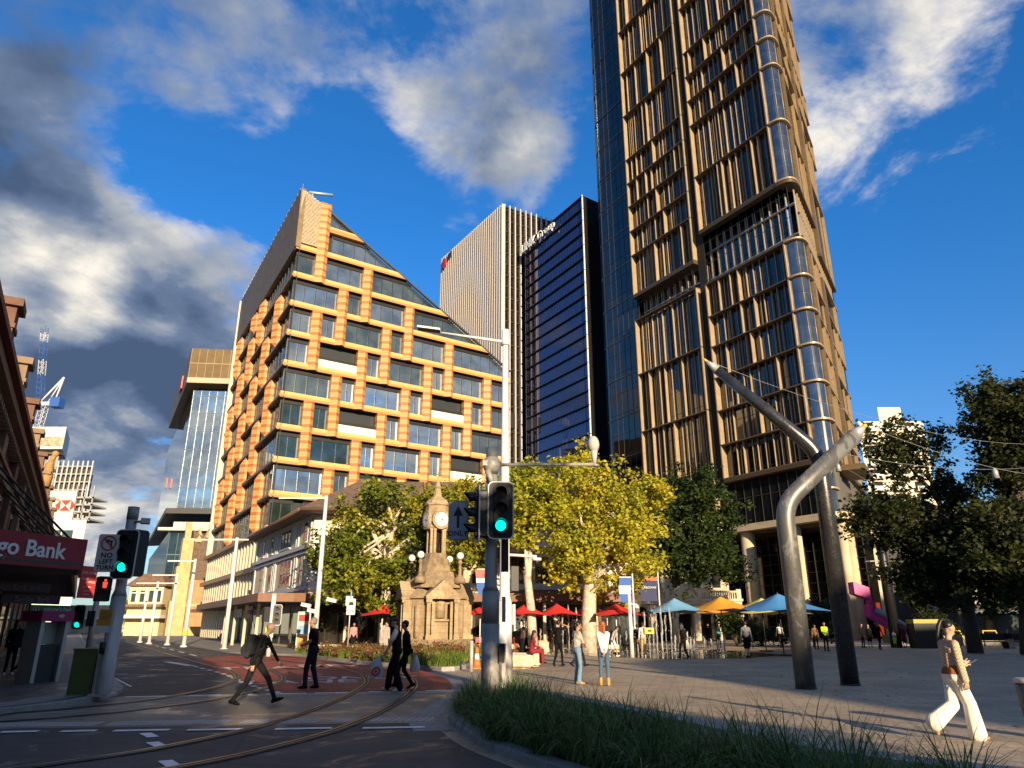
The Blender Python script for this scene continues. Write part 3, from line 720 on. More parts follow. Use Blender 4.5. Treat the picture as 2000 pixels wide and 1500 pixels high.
# awning round both sides, posts, shopfronts
M_AWN = mat('awning_brown', (.20, .095, .05), .6, var=.15)
mb = MB(); A_ = [HL((HLEN+12, .0, 0)), HL((HLEN+12, 3.3, 0)), HL((-.5, 3.3, 0))+Vector((.3, -1.6, 0)), HF((0, 3.3, 0)), HF((HW, 3.3, 0)), HF((HW, 0, 0)), HF((0, 0, 0))]
mb.prism([(p.x, p.y) for p in A_], 3.15, 3.7); mb.build('awning', M_AWN, hb)
mb = MB(); mb.prism([(p.x*.998-.02, p.y+.02) for p in A_], 3.12, 3.148); mb.build('awning_soffit', mat('soffit_dark', (.07, .05, .04), .8), hb)
for s in (2, 6.5, 11, 15.5):
    mb = MB(HL); mb.tube([(s, 2.9, .05), (s, 2.9, 3.1)], .13, 8); mb.build('post', M_CREAM, hb)
for s in (1, 6, 11.5, 17):
    mb = MB(HF); mb.tube([(s, 2.9, .0), (s, 2.9, 3.1)], .12, 8); mb.build('post', M_CREAM, hb)
M_SHOP = glass('shop_glass', (.45, .5, .5), (.03, .025, .02), .16, .01, .5)
for i, s in enumerate(range(0, 22, 3)):
    mb = MB(HF); mb.box(s+.2, s+2.8, .01, .06, .35, 2.5); mb.cur = 1; mb.box(s+.05, s+2.95, .008, .1, 2.52, 3.05); mb.box(s+.0, s+.18, .01, .1, .05, 2.5); mb.box(s+1.45, s+1.52, .06, .09, .35, 2.5)
    mb.build('shopfront', [M_SHOP, [mat('shop_black', (.015, .014, .013), .5), mat('shop_brown', (.10, .055, .03), .6)][i % 2]], hb)
for s in (1, 4.2, 7.4, 10.6, 14, 17):
    mb = MB(HL); mb.box(s+.1, s+2.7, .01, .06, .3, 2.5); mb.cur = 1; mb.box(s, s+2.9, .008, .1, 2.52, 3.05); mb.build('shopfront', [M_SHOP, mat('shop_navy', (.02, .03, .08), .5)], hb)
def flat_sign(name, label, fr, s, d, z, w_, h, bgc, txts, parent=None, facing=None, th=.06, catg='sign'):
    """sign board with lettering; txts: (text, size, colour, ds, dz)"""
    mb = MB(); x = facing or (fr.u if not fr.flip else fr.u*-1); x = Vector(x).normalized(); c = fr((s, d, z)); n = x.cross(Vector((0, 0, 1)))
    rot = Matrix((x, n*-1, Vector((0, 0, 1)))).transposed()
    mb.obox(c, w_/2, th/2, h/2, rot); mats = [mat('board_%02x%02x%02x' % tuple(int(min(1, q)*255) for q in bgc), bgc, .5)]
    for tx, sz, colr, ds, dz in txts:
        key = 'letter_%02x%02x%02x' % tuple(int(min(1, q)*255) for q in colr); mm = mat(key, colr, .5)
        if mm not in mats: mats.append(mm)
        mb.cur = mats.index(mm)
        if callable(tx): tx(mb, c+x*ds+Vector((0, 0, dz))+n*(th/2), x, n, sz)
        else: text_mb(mb, tx, sign_matrix(c+x*ds+Vector((0, 0, dz))+n*(th/2+.004), x), sz, .012)
    o = mb.build(name, mats, parent)
    if parent is None: tag(o, label, catg)
    return o
# ---------------------------------------------------------------- bronze finned tower on stone columns
TC = (38.2, 87.1)
TF = Fr(TC, -30, -1)                       # front, running away to the left
TR = Fr((41.0, 88.0), 31.5, 1)             # right flank
tw = thing('bronze_tower', 'very tall bronze finned glass tower with rounded corner on pale stone columns', 'skyscraper', TC+(0,))
M_TG = glass('tower_glass', (.50, .47, .44), (.008, .009, .010), .16, .012, .3)
M_TGC = glass('tower_corner_glass', (.60, .64, .66), (.03, .035, .04), .32, .006, .4, .06)
M_GOLD = mat('bronze_fins', (.40, .295, .175), .42, .25, var=.12, vs=.7)
M_GOLDP = mat('bronze_panel', (.17, .11, .045), .48, .4, var=.12, vs=.3)
M_GOLDF = mat('flank_fins', (.34, .235, .11), .45, .3, var=.12, vs=.6)
M_TRANS = mat('dark_bronze_transom', (.15, .105, .06), .45, .4)
M_MULL = mat('tower_mullion', (.07, .065, .06), .4, .5)
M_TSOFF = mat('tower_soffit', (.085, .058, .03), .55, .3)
ZT = 150
def corner_arc(r0=1.9, n=9, ins=0.):
    """plan points turning from the front to the flank"""
    a = TF((1.0, -ins, 0)); b = TR((.55, -ins, 0)); ua = -TF.u; ub = TR.u
    # meet point of both tangents
    dx = b-a; den = ua.x*(-ub.y)-ua.y*(-ub.x); t = (dx.x*(-ub.y)-dx.y*(-ub.x))/den; mid = a+ua*t
    return [((1-q)**2*a+2*q*(1-q)*mid+q*q*b) for q in [i/n for i in range(n+1)]]
def ring_band(mb, z0, z1, o0, o1, n=12):
    A = corner_arc(n=n, ins=-o1); B = corner_arc(n=n, ins=-o0)
    for i in range(n):
        mb.add([(A[i].x, A[i].y, z0), (A[i+1].x, A[i+1].y, z0), (A[i+1].x, A[i+1].y, z1), (A[i].x, A[i].y, z1), (B[i].x, B[i].y, z0), (B[i+1].x, B[i+1].y, z0), (B[i+1].x, B[i+1].y, z1), (B[i].x, B[i].y, z1)],
               [(0, 1, 2, 3), (3, 2, 6, 7), (0, 4, 5, 1), (5, 4, 7, 6)])
# glass body: front, rounded corner, flank, rounded left end
FLEN, RLEN = 45.6, 35.0
body = [tuple(p)[:2] for p in corner_arc(ins=1.0)]+[tuple(TR((RLEN, -1.0, 0)))[:2], tuple(TR((RLEN, -22, 0)))[:2], tuple(TF((FLEN+2, -20, 0)))[:2]]
body += [tuple(TF((FLEN-.2, -4.5, 0)))[:2], tuple(TF((FLEN-.55, -3, 0)))[:2], tuple(TF((FLEN-1.2, -1.9, 0)))[:2], tuple(TF((FLEN-2.3, -1.25, 0)))[:2], tuple(TF((FLEN-3.6, -1.0, 0)))[:2]]
gapb = [tuple(p)[:2] for p in corner_arc(ins=2.5)]+[tuple(TR((RLEN, -1.0, 0)))[:2], tuple(TR((RLEN, -22, 0)))[:2], tuple(TF((34, -20, 0)))[:2], tuple(TF((34, -2.5, 0)))[:2]]
endb = [tuple(TF((33.5, -1.0, 0)))[:2], tuple(TF((33.5, -19, 0)))[:2]]+body[-6:]
mb = MB(); mb.prism(body, 14.6, 52.2); mb.prism(body, 61, ZT); mb.prism(gapb, 52.21, 60.99); mb.prism(endb, 52.205, 60.995); mb.box(0, 0, 0, 0, 0, 0) if False else None
mb.fr = TF; mb.box(17.6, 33.49, -2.49, -1.0, 57.0, 60.98); mb.fr = None
mb.build('curtain_wall', M_TG, tw)
# fine mullion grid over the exposed glass
mb = MB(TF)
for i in range(30): mb.box(i*1.5+.02, i*1.5+.07, -1.0, -.93, 14.6, ZT) if i*1.5 < FLEN-3.6 else None
for k in range(37): mb.box(0, FLEN-3.4, -1.0, -.94, 14.6+k*3.75, 14.66+k*3.75)
mb.build('mullions', M_MULL, tw)
mb = MB(TF)
for k in range(19):
    z = 22+k*7.2
    mb.tube([(33.2, -.95, z), (42.0, -.95, z), (43.3, -1.2, z), (44.4, -1.85, z), (45.1, -3, z), (45.4, -4.5, z)], .1, 6)
for q, d in ((42.6, -1.0), (43.9, -1.45), (44.8, -2.4), (45.3, -3.8)): mb.tube([(q, d, 14.6), (q, d, ZT)], .05, 5)
mb.build('end_bands', mat('steel_trim', (.14, .15, .16), .3, .8), tw)
rnd = random.Random(5)
def fins(fr, s0, s1, z0, z1, bay=1.22):
    """one row of upright bronze blades with uneven widths and depths"""
    mb = MB(fr); n = round((s1-s0)/bay); b = (s1-s0)/n
    for i in range(n+1):
        s = s0+i*b
        t, d = rnd.choice(((.05, -.76), (.05, -.72), (.05, -.68), (.06, -.62), (.07, -.54), (.09, -.38), (.11, -.14)))
        if i == 0: t, d = .2, .0; a0, a1 = s, s+t
        elif i == n: t, d = .2, .0; a0, a1 = s-t, s
        else: s += rnd.uniform(-.2, .2); a0, a1 = s-t/2, s+t/2
        mb.box(a0, a1, -.96, d, z0, z1)
        if rnd.random() < .15 and 0 < i < n:
            s2 = s+b*rnd.uniform(.35, .6); mb.box(s2-.035, s2+.035, -.96, -.7, z0, z1)
    return mb.build('fin_row', M_GOLD, tw)
def rail(fr, s0, s1, z, h=.22, d=.02, back=-.97): 
    mb = MB(fr); mb.box(s0, s1, back, d, z, z+h*.75); return mb.build('transom', M_TRANS, tw)
def under(fr, s0, s1, z, d=.0):
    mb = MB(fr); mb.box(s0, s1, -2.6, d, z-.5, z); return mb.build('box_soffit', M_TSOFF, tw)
rowsA = [61.5, 71.5, 81.6, 86.7, 91.8, 96.9, 106.9, 117, 122, 132, 142]     # upper right box
rowsB = [21.3, 26.2, 31.3, 36.4, 41.4, 46.4, 51.9]                           # lower right box
rowsC = [57.2, 65, 70, 75.2, 80.2, 85.4, 95.4, 105.6, 116, 126, 136, 146]    # upper left box
rowsD = [12, 22, 32.1, 42.2, 52.3]                                           # lower left box
for rows, s0, s1 in ((rowsA, 1.05, 16.4), (rowsB, 1.05, 16.2), (rowsC, 18.1, 33.3), (rowsD, 18.1, 33.3)):
    for a, b in zip(rows[:-1], rows[1:]):
        fins(TF, s0, s1, a+.22, b); rail(TF, s0-.0, s1, b, .22, .03)
    rail(TF, s0, s1, rows[0], .22, .06)
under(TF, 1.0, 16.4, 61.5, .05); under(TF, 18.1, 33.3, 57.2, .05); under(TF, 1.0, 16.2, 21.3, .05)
mb = MB(TF); mb.box(16.5, 18.05, -.99, -.9, 14.6, ZT); mb.build('dark_slot', M_DARKROOM, tw)
# slim fins behind the gap storeys
for s0, s1, z0, z1 in ((.0, 17.5, 52.2, 60.9), (17.5, 33, 52.6, 56.6)):
    mb = MB(TF)
    for i in range(int((s1-s0)/1.5)+1): mb.box(s0+i*1.5-.05, s0+i*1.5+.05, -2.48, -2.2, z0, z1)
    for z in ((53.6, 58.4) if z1 > 58 else (54.2,)): mb.box(s0, s1, -2.49, -2.1, z, z+.2)
    mb.build('fin_row', mat('steel_fins', (.34, .30, .25), .45, .3), tw)
# rounded glass corner with bronze rings
for rows in (rowsA, rowsB):
    for a, b in zip(rows[:-1], rows[1:]):
        mb = MB(); A = corner_arc(n=10, ins=.32)
        for i in range(10): mb.smooth = True; mb.add([(A[i].x, A[i].y, a+.2), (A[i+1].x, A[i+1].y, a+.2), (A[i+1].x, A[i+1].y, b), (A[i].x, A[i].y, b)], [(0, 1, 2, 3)])
        mb.smooth = False; mb.cur = 1
        for q in (0, 4, 8): mb.tube([(A[q].x, A[q].y, a), (A[q].x, A[q].y, b)], .04, 5)
        for zz_ in ([(a+b)/2] if b-a < 6 else [a+(b-a)*k/4 for k in (1, 2, 3)]):
            Q = [(p.x, p.y, zz_) for p in corner_arc(n=10, ins=.30)]; mb.tube(Q, .012, 4)
        mb.build('corner_glass', [M_TGC, M_GOLD], tw)
    for z in rows:
        mb = MB(); ring_band(mb, z, z+.24, -.4, .10)
        mb.build('corner_ring', M_GOLD, tw)
mb = MB(); ring_band(mb, 60.9, 61.4, -2.6, .12); mb.build('box_soffit', M_TSOFF, tw)
mb = MB(); ring_band(mb, 21.0, 21.3, -1.0, .12); mb.build('box_soffit', M_TSOFF, tw)
for z0, z1 in ((52.1, 60.9), (14.6, 20.9)):
    A = corner_arc(n=10, ins=2.4 if z0 > 50 else .9); mb = MB()
    for i in range(10): mb.smooth = True; mb.add([(A[i].x, A[i].y, z0), (A[i+1].x, A[i+1].y, z0), (A[i+1].x, A[i+1].y, z1), (A[i].x, A[i].y, z1)], [(0, 1, 2, 3)])
    mb.build('corner_glass', [M_TGC], tw)
for z in (53.7, 58.4, 17.6):
    mb = MB(); ring_band(mb, z, z+.22, -.98 if z < 50 else -2.48, -.55 if z < 50 else -2.1); mb.build('corner_ring', M_GOLD, tw)
# flank: solid bronze strip next to the corner, then fins in two boxes with a slot between
for rows, z0, spans in ((rowsA, 61.5, ((0, 13.2), (14.6, 30))), (rowsB, 21.3, ((0, 10.5), (11.8, 27)))):
    for j, (s0, s1) in enumerate(spans):
        rr = rows if j == 0 else [rows[0]-4.2 if z0 > 60 else 21.3]+rows[1:]
        mb = MB(TR); mb.box(s0+(.6 if j == 0 else .05), s0+1.7, -.96, .0, rr[0], rows[-1]); mb.build('bronze_panel', M_GOLDP, tw)
        for a, b in zip(rr[:-1], rr[1:]):
            mb = MB(TR); n = 7
            for i in range(n):
                s = s0+2.0+(s1-s0-2.4)*i/(n-1)+rnd.uniform(-.3, .3); t = rnd.choice((.2, .35, .6)); mb.box(s-t/2, s+t/2, -.96, rnd.choice((-.5, -.25, -.02)), a+.25, b)
            mb.cur = 1; mb.box(s0+1.5, s1, -.97, -.45, a, b)
            mb.cur = 0; mb.box(s0+1.5, s1, -.97, .03, b, b+.2); mb.build('fin_row', [M_GOLDF, M_TG], tw)
        under(TR, s0, s1, rr[0], .04)
mb = MB(TR)
for i in range(22): mb.box(1.2+i*1.25, 1.5+i*1.25, -.97, -.5, 52.1, 60.8)
for z in (53.6, 57.4): mb.box(.5, 29, -.97, -.5, z, z+.22)
mb.build('fin_row', M_GOLD, tw)
mb = MB(TR); 
for i in range(20): mb.box(.6+i*1.2, .9+i*1.2, -.97, -.5, 14.6, 20.6)
mb.build('fin_row', mat('grey_fins', (.20, .18, .15), .5, .4), tw)
mb = MB(TR); mb.box(1.5, 9.5, -.5, 2.6, 20.2, 20.9); mb.build('canopy', M_GOLDP, tw)
# stone beam, leaning columns and the tall dark lobby
M_SAND = paver_mat('honey_sandstone', (.55, .42, .25), (.60, .47, .30), (.40, .30, .18), 2.2, 1.1, 0, .8, .12)
def zpaver(m):
    for nd in m.node_tree.nodes:
        if nd.type == 'MAPPING': nd.inputs['Rotation'].default_value = (R(90), 0, 0)
zpaver(M_SAND)
beam = [tuple(p)[:2] for p in corner_arc(ins=-.6)]+[tuple(TR((RLEN, .6, 0)))[:2], tuple(TR((RLEN, -2.4, 0)))[:2], tuple(TF((0, -2.6, 0)))[:2], tuple(TF((34, -2.6, 0)))[:2], tuple(TF((34, .6, 0)))[:2]]
mb = MB(); mb.prism(beam, 13.7, 14.55); mb.build('stone_beam', M_SAND, tw)
mb = MB(); mb.prism([tuple(TF((34, -.8, 0)))[:2], tuple(TF((0, -.8, 0)))[:2], tuple(TR((0, -.8, 0)))[:2], tuple(TR((RLEN, -.8, 0)))[:2], tuple(TR((RLEN, -22, 0)))[:2], tuple(TF((34, -20, 0)))[:2]], 13.3, 13.68); mb.build('lobby_ceiling', M_TSOFF, tw)
M_LOB = glass('lobby_glass', (.3, .32, .34), (.010, .009, .008), .10, .01, .4)
mb = MB(TF)
mb.box(-1, 34, -6.2, -6.0, .1, 13.3); mb.cur = 1
for i in range(24): mb.box(i*1.45, i*1.45+.09, -5.99, -5.85, .1, 13.3)
for k in range(10): mb.box(-1, 34, -5.99, -5.9, .1+k*1.35, .17+k*1.35)
mb.build('lobby_wall', [M_LOB, M_MULL], tw)
mb = MB(TR); mb.box(-1, RLEN, -7.2, -7.0, .1, 13.3); mb.build('lobby_wall', M_LOB, tw)
mb = MB(TF)
for s, w_, c_ in ((2.0, .7, 0), (3.0, .5, 1), (-1.0, .5, 1), (9, .4, 0)): mb.cur = c_; mb.box(s, s+w_, -5.84, -5.8, .4, 6.4-c_*2.2)
mb.build('lobby_artwork', [mat('amber_screen', (.9, .32, .04), .5, emit=((1, .36, .05), .28)), mat('red_screen', (.6, .06, .02), .5, emit=((1, .1, .02), .22))], tw)
def column(a, b, r0, r1, nm='column'):
    mb = MB(); mb.tube([a, (a[0]*.5+b[0]*.5, a[1]*.5+b[1]*.5, (a[2]+b[2])/2), b], [r0, (r0+r1)/2, r1], 24); mb.build(nm, M_SAND, tw)
def gp(px, py, Y): return tuple(W(px, py, Y))
for fr, s, r0, r1, ln in ((TF, 13.6, .95, .95, .0), (TF, 5.4, .42, .42, 0), (TR, -.6, .55, .55, 0), (TR, 4.2, 1.05, 1.05, 0), (TR, 11.5, 1.1, 1.1, 0), (TR, 19, 1.1, 1.1, 0), (TR, 27, 1.1, 1.1, 0), (TF, 22, .95, .95, 0), (TF, 31, .95, .95, 0)):
    b_ = fr((s, -.9, 13.7)); a_ = fr((s, -.9, .0))
    column(tuple(a_), tuple(b_), r0, r1)

# ---------------------------------------------------------------- two office towers behind: dark blue ledges, and white upright stripes
KL = 130/185
LC0 = (21.0*KL, 130); LFr = Fr(LC0, -30, -1); LRr = Fr(LC0, 55, 1); LT = 1.6+121.8*KL
lk = thing('blue_tower', 'dark blue glass office tower with thin level ledges and white lettering at its top', 'skyscraper', LC0+(0,))
M_LINK = glass('blue_tower_glass', (.40, .40, .56), (.012, .013, .026), .26, .03, .12)
mb = MB(); mb.prism([tuple(LFr((23.3, 0, 0)))[:2], LC0, tuple(LRr((11, 0, 0)))[:2], tuple(LRr((11, -20, 0)))[:2], tuple(LFr((23.3, -10, 0)))[:2]], .1, LT); mb.build('glass_body', M_LINK, lk)
M_LEDGE = mat('dark_ledge', (.022, .022, .026), .5, .4)
for k in range(24):
    mb = MB(LFr); z = LT-.3-k*4.05*KL
    mb.box(-.2, 23.2, .004, .38, z-.14, z); mb.build('ledge', M_LEDGE, lk)
mb = MB(LFr)
for i in range(22): mb.box(i*1.06+.2, i*1.06+.245, .004, .05, 14, LT)
mb.build('mullions', mat('blue_mullion', (.03, .035, .06), .4, .5), lk)
mb = MB(LFr); mb.box(-.2, -.04, .0, .3, 14, LT); mb.build('corner_strip', mat('white_strip', (.62, .60, .56), .5), lk)
mb = MB(LRr); mb.box(.1, 11, .004, .1, .1, LT-.4); mb.build('dark_side', mat('black_cladding', (.010, .010, .012), .35), lk)
M_LET = mat('white_letters', (.85, .83, .76), .5)
mb = MB(LFr); text_mb(mb, 'LINK', sign_matrix(LFr((20.6, .9, LT-1.9)), LFr.u*-1), 2.7, .3, 'CENTER', .14); text_mb(mb, 'Group', sign_matrix(LFr((12.9, .9, LT-1.9)), LFr.u*-1), 2.7, .3, 'CENTER', .0)
mb.build('sign_lettering', M_LET, lk)
KS = 150/210
SC0 = (-2.9*KS, 150); SF = Fr(SC0, -32, -1); SR = Fr(SC0, 60, 1); ST = 1.6+135*KS
sp_ = thing('striped_tower', 'white vertically striped office tower behind the sloping glass roof', 'skyscraper', SC0+(0,))
SLEN, SRL = 32.5, 17
M_SGL = glass('dark_tower_glass', (.22, .24, .28), (.012, .011, .009), .12, .02, .2)
mb = MB(); mb.prism([tuple(SF((SLEN, -.6, 0)))[:2], tuple(SF((.4, -.6, 0)))[:2], tuple(SR((.6, -.4, 0)))[:2], tuple(SR((SRL, -.4, 0)))[:2], tuple(SR((SRL, -28, 0)))[:2], tuple(SF((SLEN, -14, 0)))[:2]], .1, ST-.3); mb.build('glass_body', M_SGL, sp_)
M_STR = mat('white_fins', (.56, .50, .44), .6, var=.06)
for i in range(31):
    mb = MB(SF); s = i*1.07; mb.box(s, s+.5, -.58, .4, 46, ST); mb.build('upright_fin', M_STR, sp_)
mb = MB(SF); mb.box(0, SLEN, -.57, -.4, 46, ST-.4); mb.build('pink_panel', mat('pinkish_panel', (.16, .10, .085), .5), sp_)
for i in range(11):
    mb = MB(SR); s = .15+i*1.5; mb.box(s, s+.22, -.38, .2, 22, ST); mb.build('upright_fin', M_STR, sp_)
for k in range(26):
    z = 24+k*2.9; mb = MB(SR); mb.box(.5, SRL, -.38, -.2, z, z+.35); mb.build('floor_line', M_LEDGE, sp_)
mb = MB(SF); mb.box(0, SLEN, -4, .8, 42.5, 45.9); mb.build('transfer_band', M_LEDGE, sp_)
mb = MB(SF); mb.ball((30.2, .6, ST-2.6), 1.5, 14, 8, (1, .25, 1)); mb.tube([(30.2, .8, ST-1.2), (30.2, .8, ST-4)], .2, 6); mb.cur = 1
for q in range(3): mb.box(27.8-q*.8, 28.3-q*.8, .42, .6, ST-2.6+q*.2, ST-.8+q*.2)
mb.build('roof_emblem', [mat('emblem_red', (.42, .015, .02), .5), mat('emblem_black', (.02, .02, .02), .5)], sp_)
# ---------------------------------------------------------------- left side of the street
KP = (-15.4, 19.5); KFr = Fr(KP, -30, 1)      # street front; d > 0 is out over the footpath
orn = thing('ornate_building', 'old red ornate building with stepped cornices at the far left in shade', 'building', KP+(0,))
M_RBRICK = mat('red_render', (.15, .075, .048), .85, var=.25, vs=1.5, bump=.4, bs=14)
M_TAN = mat('tan_stone', (.24, .16, .10), .85, var=.2, vs=2)
M_DKRED = mat('dark_red_trim', (.16, .035, .025), .7)
OL = 52
mb = MB(KFr); mb.box(-9, OL, -12, 0, 3.6, 9.6); mb.build('wall', M_RBRICK, orn)
mb = MB(KFr); mb.box(-9, OL, -12, -.4, 9.6, 10.2); mb.build('roof_slab', M_TAN, orn)
for z, h, d in ((4.6, .25, .25), (6.9, .28, .28), (7.25, .14, .4), (8.5, .22, .3), (8.8, .3, .55), (9.14, .2, .75)):
    mb = MB(KFr); mb.box(-9, OL+d, .0, d, z, z+h); mb.build('cornice', M_TAN if h > .21 else M_DKRED, orn)
mb = MB(KFr)
for i in range(int(OL/.62)): mb.box(i*.62, i*.62+.3, .0, .42, 8.3, 8.49)
mb.build('dentils', M_TAN, orn)
for i in range(9):
    s = i*6.0+.6
    mb = MB(KFr); mb.box(s, s+1.1, .0, .3, 3.6, 8.29); mb.box(s+.15, s+.95, -.2, .45, 9.35, 11.0); mb.box(s, s+1.1, -.3, .6, 11.0, 11.25); mb.box(s+.1, s+1.0, -.2, .5, 10.3, 10.45); mb.build('pier', M_TAN if i % 2 else M_RBRICK, orn)
    mb = MB(KFr); mb.box(s+1.1, s+6, -.1, .2, 9.35, 9.6); mb.box(s+1.1, s+6, -.1, .25, 10.2, 10.45)
    for q in range(9): mb.box(s+1.4+q*.5, s+1.6+q*.5, -.02, .14, 9.6, 10.2)
    mb.build('balustrade', M_TAN, orn)
    for q in (2.2, 4.4):
        mb = MB(KFr); mb.box(s+q-.75, s+q+.75, .0, .14, 4.9, 6.6); mb.cur = 1; mb.box(s+q-.5, s+q+.5, .02, .16, 5.0, 6.4); mb.cur = 2; mb.box(s+q-.06, s+q+.06, .1, .2, 5, 6.4); mb.box(s+q-.5, s+q+.5, .1, .2, 5.6, 5.72); mb.build('window', [M_TAN, M_PANE, M_DKRED], orn)
    mb = MB(KFr); mb.tube([(s+3, .3, 6.6), (s+3.3, 3.2, 3.95)], .035, 5); mb.tube([(s+.5, .3, 6.6), (s+.8, 3.2, 3.95)], .035, 5); mb.build('awning_stay', mat('green_iron', (.03, .05, .035), .6, .3), orn)
mb = MB(KFr); mb.tube([(31.0, .35, 10.2), (31.05, .4, 10.9), (31.1, .42, 11.6), (31.1, .5, 12.0)], [.34, .36, .26, .14], 8); mb.tube([(31.1, .42, 11.5), (31.3, .8, 11.3)], [.14, .08], 6); mb.tube([(31.1, .5, 11.9), (31.12, .55, 12.3)], [.13, .16], 8); mb.ball((31.12, .62, 12.45), .19, 8, 6, (1, 1.2, 1.1)); mb.build('parapet_statue', mat('ochre_statue', (.36, .20, .06), .8, var=.2), orn)
# ground floor shops under the awnings
for i in range(11):
    s = i*4.6+1
    mb = MB(KFr); mb.box(s, s+4.4, -.6, -.05, .1, 3.58); mb.cur = 1; mb.box(s+.3, s+2.6, -.04, .0, .5, 2.6); mb.cur = 0; mb.box(s+4.4, s+4.59, -.5, .05, .1, 3.58); mb.build('shopfront', [mat('shop_dark_tan', (.14, .085, .05), .8), M_SHOP], orn)
mb = MB(KFr)
mb.box(4.5, 30, 0, 3.25, 3.3, 3.55); mb.cur = 1; mb.box(4.4, 30, 3.2, 3.3, 3.2, 3.85); mb.build('street_awning', [mat('awning_under', (.06, .055, .05), .8), mat('awning_cream', (.42, .36, .22), .7)], orn)
# bank branch: crimson fascia turned to the crossing, dark boarded soffit with hanging signs
BC = (-12.4, 21.3); BF = Fr(BC, 19.7+180, -1)     # runs left/back from the awning corner
BX = BF.u*-1                                       # reading direction
bank = thing('bank_branch', 'bank branch with crimson fascia and white letters over a dark boarded awning', 'shop', BC+(0,))
M_CRIM = mat('crimson_fascia', (.32, .010, .018), .5, var=.1, vs=1)
back = KFr.u*1
mb = MB(); a = Vector((BC[0], BC[1], 0)); b = a+BF.u*9
c = a+Vector((-.866, -.5, 0))*3.6+KFr.u*1.2; d_ = b+Vector((-.866, .2, 0))*3.0
e1 = a+KFr.u*4.2
mb.prism([(a.x, a.y), (e1.x, e1.y), (c.x-2, c.y+2.4), (d_.x, d_.y), (b.x, b.y)], 3.2, 3.3); mb.build('soffit', mat('soffit_boards', (.16, .145, .13), .8, var=.2, stretch=(1, 9, 1)), bank)
mb = MB(BF); mb.box(-.02, 9, -.12, .0, 3.12, 3.98); mb.build('fascia', M_CRIM, bank)
mb = MB(Fr(BC, -30, 1)); mb.box(.02, 4.2, -.1, .0, 3.12, 3.95); mb.build('fascia', M_CRIM, bank)
mb = MB(); text_mb(mb, 'Bendigo Bank', sign_matrix(BF((2.32, .02, 3.56)), BX), .60, .03, 'CENTER', .012); mb.build('fascia_lettering', M_LET, bank)
IW = Fr((BC[0]-1.5, BC[1]+.2), 19.7+180, -1)
for nm, z, s, w_, tx in (('hanging_sign', 2.92, 1.0, 2.6, 'Bendigo Bank  atm'), ('hanging_sign', 2.62, .9, 2.2, 'Bendigo Bank')):
    q_ = W(28, 1146, 22.3) if z > 2.7 else W(62, 1171, 24); f2 = Fr((q_.x, q_.y), 19.7+180, -1); s = 0; z = q_.z; w_ = w_*.92
    mb = MB(f2); mb.box(s-w_/2, s+w_/2, -.08, .0, z-.13, z+.14); mb.cur = 1
    text_mb(mb, tx, sign_matrix(f2((s, .01, z)), BX), .22, .01); mb.build(nm, [mat('sign_maroon', (.05, .008, .012), .5), mat('dim_letters', (.30, .25, .24), .6)], bank)
mb = MB(KFr); mb.box(-9, 4, -1.2, -1.0, .1, 3.2); mb.cur = 1
for s in (-6, -2.5, .8): mb.box(s, s+2.6, -.99, -.95, .4, 2.7)
mb.build('shop_wall', [mat('bank_wall', (.22, .12, .075), .8, var=.2), M_SHOP], bank)
flat_sign('shop_sign', 'green hair salon sign with white lettering hanging under the dark awning', Fr(tuple(W(101, 1191, 26))[:2], 19.7+180, -1), 0, 0, W(101, 1191, 26).z, 1.68, .30, (.035, .16, .05),
    [("nature's hair", .215, (.72, .76, .68), .2, .01), (lambda mb, p, x, n, sz: mb.tube([p+(x*math.cos(a_)+Vector((0, 0, 1))*math.sin(a_))*.105+n*.01 for a_ in [i*math.pi/8 for i in range(17)]], .011, 5), 0, (.72, .76, .68), -.62, 0), ('n', .15, (.72, .76, .68), -.62, -.01)], None, BX, .08)
# red 'for lease' board standing on the next awning
flat_sign('lease_board', 'red for lease board with white lettering above the street awning on the left', Fr(tuple(W(171, 1137, 32))[:2], 19.7+180, -1), 0, 0, W(171, 1137, 32).z, .78, 1.32, (.55, .045, .035),
    [('FOR LEASE', .145, (.75, .7, .66), 0, .38), ('SHOP', .13, (.75, .7, .66), -.16, .12), ('OFFICE', .13, (.75, .7, .66), .14, .0), ('ground floor', .08, (.7, .6, .55), 0, -.2), ('call today', .08, (.7, .6, .55), 0, -.36), ('enquiries', .08, (.7, .6, .55), 0, -.5)], None, BX, .05)
# phone kiosk with pink cap
PK = G(85, 1333, .1); pk_ = thing('phone_kiosk', 'public phone kiosk with magenta cap and white wireless mark under the awning', 'phone booth', (PK.x, PK.y, .1))
PF = Fr((PK.x, PK.y), 19.7+90, 1) if False else None
bx, by = Vector((BX.x, BX.y, 0)), Vector((-BX.y, BX.x, 0))
def kb_(mb, x0, x1, y0, y1, z0, z1):
    p = Vector((PK.x, PK.y, 0)); v = []
    for z in (z0, z1):
        for x, y in ((x0, y0), (x1, y0), (x1, y1), (x0, y1)): q = p+bx*x+by*y; v.append((q.x, q.y, z))
    mb.add(v, [(0, 3, 2, 1), (4, 5, 6, 7), (0, 1, 5, 4), (1, 2, 6, 5), (2, 3, 7, 6), (3, 0, 4, 7)])
mb = MB(); kb_(mb, -.32, .34, .1, .55, .1, 1.08); mb.build('cabinet', mat('kiosk_black', (.02, .02, .022), .45), pk_)
for x in (-.52, .44):
    mb = MB(); kb_(mb, x*.8, x*.8+.11, .0, .6, .1, 1.72); mb.build('side_post', mat('kiosk_silver', (.42, .42, .40), .4, .5), pk_)
mb = MB(); kb_(mb, -.5, .52, -.08, .7, 1.72, 2.0); cap = mb.build('cap', mat('magenta_cap', (.33, .012, .10), .5), pk_)
mb = MB(); q = Vector((PK.x, PK.y, 0))-by*.09
